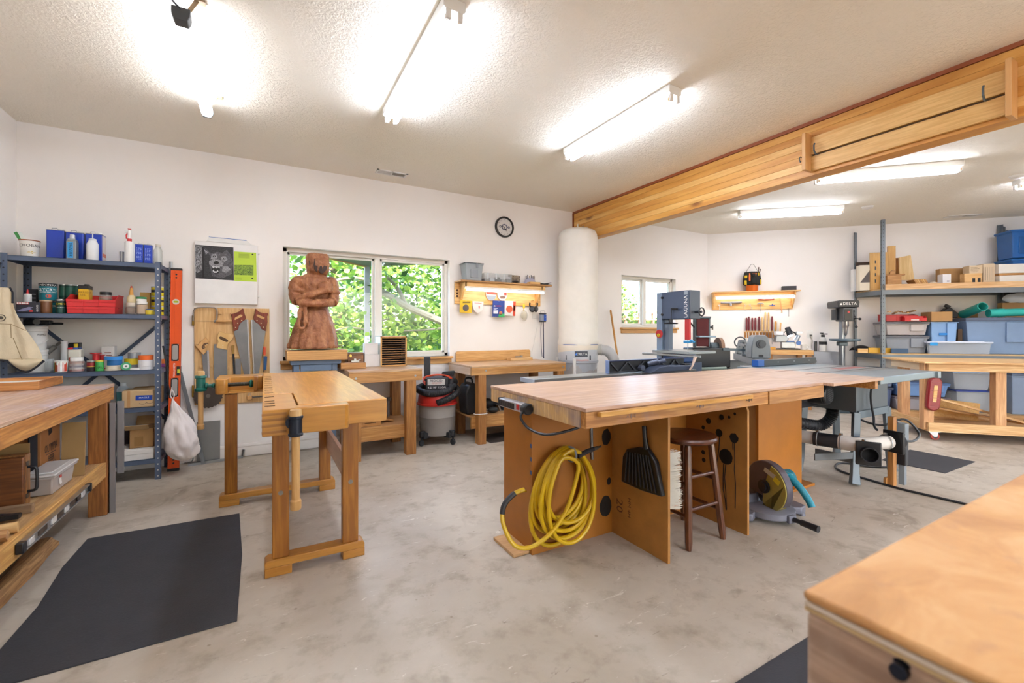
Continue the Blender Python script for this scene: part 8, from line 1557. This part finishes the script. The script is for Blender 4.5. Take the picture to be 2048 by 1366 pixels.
t,w,h,b=rbox('paper_carton','buff carton of handwritten papers on the wooden block','carton',rA,1410,1545,510,.48,.14,z7,M('#d8c1a0',.7));
for k in range(4):mb=MB();mb.box(-w*.4,-.001,h*(.2+.17*k),w*(.1+.08*(k%3)),-.0002,h*(.24+.17*k));part('writing',mb,M('#6a5848',.6,var=0),b)
t,w,h,b=rbox('paper_carton','buff carton covered in columns of writing, against the rack post','carton',rA,1550,1670,492,.42,.14,zu,M('#dcc7a8',.7))
for k in range(6):mb=MB();mb.box(-w*.45+k*w*.15,-.001,h*.3,-w*.45+k*w*.15+.004,-.0002,h*.85);part('writing',mb,M('#8a7866',.6,var=0),b)
s0,s1=rs(rA(1690,0)[0],.45),4.9
for nm,lb,o,dz,h,m in(('moulding_length','white-painted moulding carton lying low on the rack',.5,0,.16,M('#e2ddd4',.55)),('wooden_lath','brown wooden lath between the two white mouldings',.49,.162,.03,m_fb),('moulding_length','upper white-painted moulding length on the rack',.48,.194,.13,M('#e6e2da',.55))):
 t=RW(nm,lb,'board',(s0+s1)/2,o,zu+dz);w=s1-s0;mb=MB();mb.box(-w/2,0,0,w/2,.14,h);part('body',mb,m,t,.004)
for lb,dz,h in(('strong blue tote under its twin at the photo edge',.326,.05),('strong blue tote on top of its twin at the photo edge',.41,.38)):
 t=RW('storage_tote',lb,'tote',rs(rA(2010,0)[0],.4),.32,zu+dz);tub(t,.46,.3,h,M('#1d5fa6',.4),M('#2467ae',.4),.92,.02,.012)
mb=MB();mb.box(-.15,-.156,.06,.15,-.1455,.3);part('moulded_panel',mb,M('#195492',.4),t,.006)
def tote(label,k,x0,x1,yt,o,d,z0,body,lid,e=.9,lidh=.03,group='storage totes on the rack',handle=True):
 s0,s1=rs(k(x0,0)[0],o),rs(k(x1,0)[0],o);h=rzz(*k((x0+x1)/2,yt),o)-z0;t=RW('storage_tote',label,'tote',(s0+s1)/2,o-d/2,z0,group);w=s1-s0-.03;b=tub(t,w,d-.03,h-lidh-.008,body,lid,e,lidh,.012)
 if handle:mb=MB();mb.box(w*.08,-d/2-.006,(h-lidh)*.35,w*.4,-d/2+.02,(h-lidh)*.94);part('handle_panel',mb,body,t,.006)
 return t,z0+h
m_gt=M('#bdb6b3',.45);m_gl=M('#75747a',.45);m_bl=M('#8098b8',.45);m_bl2=M('#7f93b6',.45);m_dl=M('#5a6478',.45);m_clr=clear('#cfd4dc',.2,.45)
_,z8=tote('lower grey tote with dark lid on the middle shelf',rA,560,1010,1218,.49,.38,zmid,M('#8f959e',.45),M('#62646c',.45))
_,z9=tote('upper grey-white tote under the red bins',rA,560,1010,1078,.49,.38,z8+.003,m_gt,m_gl)
s0,s1=rs(rA(572,0)[0],.5),rs(rA(905,0)[0],.5)
p=W((s0+s1)/2,.35,z9+.005);t=stack_bin('long red bin full of wood offcuts on the upper grey tote',-(s1-s0)/2,(s1-s0)/2,-.13,.13,0,.11,M('#b51f24',.4),'red bins on the rack',.8);t.location=p;t.rotation_euler=(0,0,WANG)
random.seed(8)
for k in range(6):mb=MB();mb.cbox((0,0,.02),(.1+.03*(k%3),.03,.016),(.1*(k%2),.12*((k%3)-1),1.2+k*.1));solo('wood_offcut','small wood offcut heaped in the long red bin','offcut',mb,[m_fb,m_pine,m_hb][k%3],W((s0+s1)/2-.18+.07*k,.36,z9+.116+.02*(k%2)),WANG,group='wood offcuts in the red bin')
s0,s1=rs(rA(750,0)[0],.56),rs(rA(980,0)[0],.56);t=stack_bin('small front red bin with a white label on the upper grey tote',-(s1-s0)/2,(s1-s0)/2,-.03,.04,0,.075,M('#c92529',.4),'red bins on the rack',.6);t.location=W((s0+s1)/2,.535,z9+.005);t.rotation_euler=(0,0,WANG);mb=MB();mb.box(-.06,-.037,.01,.04,-.0365,.03);part('label',mb,m_plw,t)
t,zb9=tote('pale blue tote with blue tape carrying a carton',rA,1020,1310,1078,.5,.36,zmid,M('#86acd8',.45),None,.88,.0)
mb=MB();mb.box(-.07,-.182,.27,.06,-.178,.305);part('blue_tape',mb,M('#1d82d0',.5),t)
t,w,h,b=rbox('cardboard_box','plain brown box sitting on the pale blue tote','box',rA,1025,1240,978,.46,.26,zb9+.003,m_card)
t,zc9=tote('clear shallow tub with white lid and blue tape, front of the middle shelf',rA,985,1655,1278,.6,.08,zmid,m_clr,M('#dfe4f0',.4),.95,.018,handle=False);mb=MB();mb.box(-.36,-.062,.12,-.27,-.0565,.165);part('blue_tape',mb,M('#1d9be0',.5),t)
t,zt9=tote('largest blue-grey tote with dark lid under the teal pipes',rA,1375,2100,1035,.5,.42,zmid,m_bl,M('#59637a',.45),.9,.04)
s0=rs(rA(1335,0)[0],.4)-.02;mb=MB();mb.box(-.026,-.1,0,.026,.1,.36);solo('brown_carton','narrow dark brown carton between the blue totes','carton',mb,M('#5d4632',.7),W(s0,.3,zmid),WANG)
m_teal=M('#36b9ae',.4);a=owall(*rA(1548,925),.5);e_=owall(*rA(1400,1010),.2);mb=MB();R0=.062;d=(e_-a).normalized();L_=.42;e_.z=max(e_.z,zt9+.085);d=(e_-a).normalized();mb.lathe([(R0,0),(R0,L_),(R0*.9,L_),(R0*.9,.0),(R0,0)],(0,0,0),28,tuple(d),cap=False);solo('plastic_pipe','short teal pipe whose open end points at the room','pipe',mb,m_teal,(a.x,a.y,max(a.z,zt9+.1)))
s0,s1=rs(rA(1600,0)[0],.4),rs(rA(2080,0)[0],.4);mb=MB();mb.cyl((0,0,.06),(s1-s0,0,.075),.055,n=24);mb.cyl((.0,0,.06),(.18,0,.066),.06,n=24);solo('plastic_pipe','long teal pipe lying on the largest tote','pipe',mb,m_teal,W(s0,.4,zt9+.004),WANG)
mb=MB();mb.prism([(-.1,0),(.1,0),(.12,.06),(.02,.16),(-.03,.15),(-.12,.05)],-.05,.05,'xz');mb.cbox((0,0,.18),(.07,.04,.05),(0,.5,0));solo('black_tool','black plastic tool between the carton and the teal pipe','tool',mb,M('#212228',.45),W(rs(rA(1290,0)[0],.35),.12,zt9+.003),WANG,bevel=.008)
mb=MB();mb.prism([(-.3,0),(.1,0),(.1,.1),(.0,.1)],-.01,.01,'xz');solo('carton_flap','brown cardboard flap sloping behind the teal pipes','cardboard',mb,m_card,W(rs(rA(1480,0)[0],.2),.05,zt9+.003),WANG)
rbox('open_carton','brown carton behind the long teal pipe at the photo edge','carton',rA,1745,2080,885,.2,.1,zt9+.003,m_card)
mb=MB();mb.sph((0,0,.08),(.2,.05,.07),20,10);o=solo('plastic_bag','crumpled clear plastic bag on the carton at the photo edge','bag',mb,clear('#d6dbe6',.15,.4),W(rs(rA(1900,0)[0],.3),.34,zt9+.2),WANG);dm=o.modifiers.new('d','DISPLACE');dm.texture=dtex;dm.strength=.05
rit('dark_tray','thin black tray under the upper shelf at the photo edge','tray',rA,1820,2080,762,.25,.12,ZU-.11,m_black)
mb=MB();g=[]
for i in range(10):u=i/9;g.append([(-.16+.32*u,-.12+.24*j/6,.004+(.13*math.sin(u*2.2+.5)*(1-u*.5))*math.sin(PI*(j+.6)/7.2))for j in range(7)])
mb.sheet(g);solo('black_bag','black soft bag slumped behind the rack post','bag',mb,M('#1c1c20',.6),W(rs(rA(360,0)[0],.3),.26,zmid+.001),WANG).modifiers.new('s','SOLIDIFY').thickness=.006
rit('yellow_level','short yellow level lying before the lower grey tote','level',rB,405,640,292,.53,.022,zmid,M('#d6a21e',.4));rit('blue_block','dark blue slotted block beside the yellow level','block',rB,645,825,300,.6,.03,zmid,M('#31506e',.5));rit('wood_strip','short wooden strip at the end of the middle shelf','strip',rB,295,400,300,.59,.03,zmid,m_pine)
mb=MB();mb.cyl((0,0,.05),(.09,0,.02),.008,n=8);mb.cyl((0,0,.05),(-.03,0,.06),.011,n=8);solo('paint_brush','little brush propped on the black bag','brush',mb,m_hbeech,W(rs(rB(475,0)[0],.45),.45,zmid+.012),WANG)
zf=.0692
_,z1=tote('grey-brown tote with a brown lid standing under the rack',rB,680,1275,808,.55,.45,zf,M('#a9a5ac',.45),M('#6e6166',.45));tote('blue tote with darker lid on the brown-lidded one',rB,690,1265,655,.55,.42,z1+.003,M('#6f93c6',.45),M('#4f6f9e',.45))
_,z1=tote('lower clear box with a dark blue rim under the rack',rB,1325,1735,742,.55,.45,zf,m_clr,M('#33479a',.4),.88,.012,handle=False);t,_=tote('upper clear box with cloth inside under the rack',rB,1290,1720,545,.55,.45,z1+.003,m_clr,M('#9fb4d0',.4),.88,.012,handle=False);mb=MB();mb.torus((.0,-.1,.14),.1,.02,(0,1,.3),20,8);mb.sph((.0,-.0,.1),(.16,.1,.07));part('cloth',mb,M('#c9c9cf',.8),t)
tote('grey-blue tote standing under the rack at the photo edge',rB,1910,2200,562,.55,.45,zf,M('#8b9ab2',.45),m_dl);_,z1=tote('dark tote in shade behind the saw cabinet',rB,300,670,700,.5,.36,zf,M('#5d6d94',.45),M('#3a4258',.45));tote('blue-grey tote high under the rack shelf',rB,290,680,500,.5,.34,z1+.003,M('#77839f',.5),None,.95,0,handle=False)
so_,oo=2.04,2.34;t=RW('rolling_table','unfinished rolling assembly table on red castors','table',so_,oo,0);m_rw=wood('#d0a068','#ebcb98','x',.55,.8,'#bd8b55');m_rwz=wood('#c89263','#e2b98a','z',.55,.8,'#b27d4e');m_rwy=wood('#d0a068','#ebcb98','y',.55,.8,'#bd8b55')
D_,Ln=.8,1.75
mb=MB();mb.box(-.07,-.06,.885,Ln,D_+.06,.905);part('top',mb,m_rw,t,.003)
mb=MB();mb.box(.0,.0,.795,Ln,.04,.8845);part('apron',mb,m_rw,t,.003);mb=MB();mb.box(.0,.041,.795,.04,D_,.8845);part('apron',mb,wood('#ddc9ae','#efe2cc','y',.6),t,.003)
mb=MB();mb.box(0,0,.118,Ln,.038,.205);part('base_rail',mb,m_rw,t,.003);mb=MB();mb.box(0,.039,.118,.038,D_,.205);part('base_rail',mb,m_rwy,t,.003);mb=MB();mb.box(.0,D_+.0005,.118,Ln,D_+.04,.205);part('base_rail',mb,m_rw,t,.003);mb=MB();mb.box(.0,.0,.1,Ln,D_+.04,.1175);part('base_board',mb,m_rw,t,.002)
for px0,px1,o in((1848,1878,2.3),(1803,1827,1.62),(1992,2023,2.3)):
 a,b=rs(px0,o)-so_,rs(px1,o)-so_;mb=MB();mb.box(a,oo-o+.0015,.118,a+.095,oo-o+.0965,.8845);part('post',mb,m_rwz,t,.003)
for x,y in((.07,.06),(.07,D_-.04),(Ln-.08,.06)):
 mb=MB();mb.box(x-.05,y-.04,.092,x+.05,y+.04,.0995);mb.prism([(x-.05,.092),(x+.04,.092),(x+.03,.04),(x,.035)],y-.022,y-.018,'xz');mb.prism([(x-.05,.092),(x+.04,.092),(x+.03,.04),(x,.035)],y+.018,y+.022,'xz');cs=part('castor',mb,metal('#c5c8cc',.25),t);mb=MB();mb.lathe([(.028,-.014),(.041,-.012),(.041,.012),(.028,.014)],(x+.015,y,.0415),24,(0,1,0));part('wheel',mb,M('#b5412f',.4),cs);mb=MB();mb.lathe([(.012,-.0155),(.028,-.0155),(.028,.0155),(.012,.0155)],(x+.015,y,.0415),20,(0,1,0));part('wheel_hub',mb,M('#3a3a3c',.4),cs)
p=owall(1868,788,2.34);t=RW('cord_reel','red oval cord winder strapped to a table post','reel',sloc(p),2.301+.03,p.z);t.rotation_euler=(0,R_(5),WANG);ov=[(.062*math.cos(a)+(0),(.13 if math.sin(a)>0 else -.13)+.062*math.sin(a))for a in[2*PI*k/32 for k in range(32)]]
mb=MB();mb.prism(ov,-.03,.028,'xz');part('winder',mb,M('#8c1a22',.35,var=.12),t,.012);mb=MB();mb.box(-.018,-.034,-.09,.018,-.0305,.1);part('slot_plate',mb,m_pine,t,.002)
for k in range(4):z=-.15+.09*k;mb=MB();mb.tube([(-.064,-.0,z),(-.03,-.034,z+.012),(.03,-.034,z+.02),(.064,.0,z+.012)],.0035,6);part('cord_turn',mb,M('#a8585a',.5),t)
zq2=.119
def plank(label,s,o,L_,w_,z0,z1,m,rz=0):mb=MB();mb.beam((-L_/2,0,z0),(L_/2,0,z1),w_,.022);solo('loose_plank',label,'plank',mb,m,W(s,o,zq2),WANG+rz,bevel=.002)
plank('long pale plank sloping across the rolling table base',2.74,2.07,.96,.13,.33,.045,m_rw);plank('shorter plank lying beneath the sloping one',2.72,1.88,.8,.19,.2,.06,m_fb)
mb=MB();mb.cbox((0,0,.12),(.5,.02,.22),(0,.1,0));solo('plywood_sheet','plywood offcut on edge inside the rolling table base','plywood',mb,m_ply,W(2.62,1.69,zq2+.035),WANG);mb=MB();mb.cbox((0,0,.24),(.03,.3,.46),(0,.42,0));solo('hardboard_sheet','brown hardboard leaning by the right table post','hardboard',mb,m_card,W(3.36,1.9,zq2+.02),WANG);mb=MB();mb.cbox((0,0,.17),(.03,.24,.34),(0,.7,0));solo('hardboard_sheet','second brown hardboard tilted flatter by the right table post','hardboard',mb,m_hb,W(3.52,2.12,zq2+.03),WANG)
mb=MB();mb.cyl((-.2,0,.02),(.15,.0,.02),.02,n=12);solo('grey_tube','short grey tube lying in the rolling table base','tube',mb,m_greyp,W(2.5,2.2,zq2),WANG);mb=MB();mb.cyl((-.12,0,.03),(.12,0,.03),.009,n=8);mb.cyl((.06,0,.0),(.06,0,.09),.012,n=8);solo('bar_clamp','little bright bar clamp on the table base rail','clamp',mb,m_alu,W(2.2,1.95,zq2),WANG+1.2)
# ------------------------------------------------------------------ outdoors
def leafmat(c):
 t=NT('leaf');tr=t.n('ShaderNodeBsdfTranslucent');mx=t.n('ShaderNodeMixShader');mx.inputs[0].default_value=.45;tr.inputs[0].default_value=lin(c)
 t.set(c,.5);t.l(t.b.outputs[0],mx.inputs[1]);t.l(tr.outputs[0],mx.inputs[2]);t.l(mx.outputs[0],t.out.inputs[0]);return t.m
LM=[leafmat(c)for c in('#93b04a','#6a8f3a','#3c6131','#b9c86a')];m_bark=M('#8d8672',.85,var=.3,bump=.6,bscale=40);m_barkd=M('#5d5044',.9,var=.3,bump=.6,bscale=40)
def tree(label,x,y,h,blobs,n,size,seed,trunk=.12,branches=(),bm=None,dense=1.0):
 rnd=random.Random(seed);t=thing('tree',label,'tree',(x,y,-.3),0,'trees outside the windows')
 if trunk:mb=MB();mb.tube(curve([(0,0,0),(.05,.05,h*.35),(-.05,.1,h*.7),(.1,.1,h)],5),[trunk*(1-.6*k/15)for k in range(16)],10);part('trunk',mb,bm or m_barkd,t)
 for pts,r0,r1 in branches:
  P=curve([Vector((p[0]-x,p[1]-y,p[2]+.3))for p in pts],6);k_=len(P);mb=MB();mb.tube(P,[r0+(r1-r0)*i/(k_-1)for i in range(k_)],9);part('branch',mb,m_bark,t)
 mb=MB()
 for i in range(n):
  b=rnd.choice(blobs);u=rnd.random()**.4;a=rnd.uniform(0,2*PI);z=rnd.uniform(-1,1);q=math.sqrt(1-z*z)
  c=Vector((b[0]-x+b[3]*u*q*math.cos(a),b[1]-y+b[3]*u*q*math.sin(a)*.8,b[2]+.3+b[4]*u*z));s=size*rnd.uniform(.6,1.3)
  E=Euler((rnd.uniform(-1.2,1.2),rnd.uniform(-1.2,1.2),rnd.uniform(0,6.3))).to_matrix();w=E@Vector((s*.5,0,0));l=E@Vector((0,s,0))
  mb.k=rnd.choice((0,0,1,1,1,2,2,3));mb.add([c-l*.5,c+w*.8-l*.1,c+w*.6+l*.3,c+l*.6,c-w*.6+l*.3,c-w*.8-l*.1],[(0,1,2,3,4,5)])
 part('crown',mb,LM,t,flat=True)
O=lambda px,py,Y:tuple(oy(px,py,Y))
Y=9.0
tree('tree with the thick pale branch slanting down across the right pane',4.9,9.0,2.2,[(2.6,9.6,2.4,1.3,.9),(3.9,9.8,1.9,1.2,1.0),(4.6,9.4,2.8,1.2,.8),(2.0,9.9,1.4,1.2,.8),(3.3,9.4,3.1,1.2,.6),(3.4,9.9,1.0,1.0,.6)],2800,.12,1,.1,
(((O(905,655,Y),O(887,645,Y),O(845,627,Y),O(812,612,Y),O(780,592,Y),O(745,576,Y)),.085,.06),((O(812,612,Y),O(803,590,Y),O(790,570,Y),O(775,555,Y-.2)),.05,.03),
((O(885,656,Y+.5),O(850,660,Y+.5),O(808,662,Y+.5)),.03,.015),((O(750,645,Y+.6),O(790,633,Y+.6),O(830,615,Y+.6)),.02,.012),((O(735,660,Y+.4),O(700,655,Y+.4),O(672,660,Y+.4)),.022,.012),((O(740,560,Y+.8),O(700,556,Y+.8),O(664,563,Y+.8)),.04,.03),((O(735,570,Y+.7),O(700,588,Y+.7),O(668,600,Y+.7)),.018,.01)))
tree('dark-trunked tree deep behind the slanting branch',5.0,12.5,5.5,[(4.2,12.5,2.6,2.0,1.5),(6.2,12.8,2.0,1.6,1.6),(3.0,13,3.2,1.6,1.2),(4.6,12.5,.6,1.6,.9),(3.2,12.2,.9,1.6,.9),(6.4,12.6,.5,1.5,.7)],6500,.15,2,.2)
tree('bushy bright tree seen left of the carved figure',1.6,12.0,4.5,[(.6,11.5,2.6,1.6,1.4),(1.8,12,1.6,1.6,1.2),(.4,12,.9,1.3,.9),(2.2,12.4,3.2,1.4,1.0),(1.2,11.5,.5,1.6,.7)],4500,.15,3,.13)
tree('slim grey-trunked tree at the right edge of the large window',6.9,14.0,5.0,[(6.8,14,2.8,1.6,1.4),(7.4,14,1.2,1.5,1.0),(5.6,14.5,1.4,1.5,1.2)],3000,.16,4,.16,(),M('#8c8a88',.85,var=.2))
tree('loose tree seen through the small window',11.9,12.5,4.0,[(11.7,12.5,1.9,.85,1.0),(11.5,12.6,2.7,.5,.6),(12.6,12.8,1.5,1.0,.3),(13.6,12.6,1.5,1.0,.25)],2200,.13,5,.08)
mb=MB();mb.box(-12,5.4,-.4,40,45,-.3);struct('ground',mb,M('#66753f',.9,var=.35))
e0=oz(*kw(300,148),2.55);e1=oz(*kw(925,289),2.55);back=Vector((1.15,-1.0,0));ed=(e1-e0)
t=thing('porch_roof','porch roof edge slanting past the top of the large window','roof',(e1.x,e1.y,-.3));mb=MB();c0=(e1.x,e1.y)
mb.prism([(e0.x-c0[0],e0.y-c0[1]),(0,0),(back.x*1.2,back.y*1.2),(e0.x-c0[0]+.9,max(e0.y-c0[1]-.6,5.36-c0[1]))],2.87,2.97,'xy');part('soffit',mb,M('#59616b',.7),t)
mb=MB();mb.beam((e0.x-c0[0],e0.y-c0[1]+.02,2.88),(0,.02,2.88),.03,.07);part('fascia_trim',mb,M('#b88a55',.6),t);mb=MB();mb.box(-.07,-.05,0,.03,.05,2.86);part('post',mb,M('#8f8f8f',.7,var=.2),t)
mb=MB();mb.box(-.9,-.01,0,.9,.02,.04);
t=thing('garden_fence','brown garden trellis seen low through the small window','fence',(13.0,12.0,-.3));m_fen=M('#9a6f58',.8)
for k in range(5):mb=MB();mb.box(-1.5+k*.7,-.04,0,-1.42+k*.7,.04,2.2);part('post',mb,m_fen,t)
mb=MB();mb.box(-1.6,-.05,2.2,1.6,.05,2.3);part('top_rail',mb,m_fen,t);mb=MB();mb.box(-1.6,-.05,1.95,1.6,.05,2.0);part('mid_rail',mb,m_fen,t)
# ------------------------------------------------------------------ camera, daylight, view
cam=bpy.data.cameras.new('camera');co_=bpy.data.objects.new('camera',cam);COL.objects.link(co_)
cam.sensor_width=36;cam.lens=36*FPX/2048;cam.clip_start=.02;cam.clip_end=300
co_.location=(0,0,EYE);co_.rotation_euler=(R_(90),0,-YAW)
cam.shift_x=0;cam.shift_y=-(HY-683)/2048*-1
cam.dof.use_dof=True;cam.dof.focus_distance=3.6;cam.dof.aperture_fstop=2.6
scene.camera=co_
w=bpy.data.worlds.new('world');scene.world=w;w.use_nodes=True;nt=w.node_tree
sky=nt.nodes.new('ShaderNodeTexSky');sky.sky_type='NISHITA';sky.sun_disc=False;sky.sun_elevation=R_(48);sky.sun_rotation=R_(200);sky.air_density=1.0;sky.dust_density=2.5
nt.links.new(sky.outputs[0],nt.nodes['Background'].inputs[0]);nt.nodes['Background'].inputs[1].default_value=.65
sun=bpy.data.lights.new('sun','SUN');sun.energy=3.6;sun.angle=R_(.6);sun.color=(1,.97,.92)
so=bpy.data.objects.new('sun',sun);COL.objects.link(so);so.rotation_euler=(R_(48),0,R_(-25))
scene.view_settings.view_transform='Standard';scene.view_settings.look='None';scene.view_settings.gamma=1;scene.view_settings.use_curve_mapping=False
scene.view_settings.exposure=1.62
c=scene.cycles
c.use_denoising=True;c.max_bounces=8;c.diffuse_bounces=5;c.glossy_bounces=3;c.transmission_bounces=4;c.transparent_max_bounces=12
c.sample_clamp_indirect=8;c.caustics_reflective=False;c.caustics_refractive=False
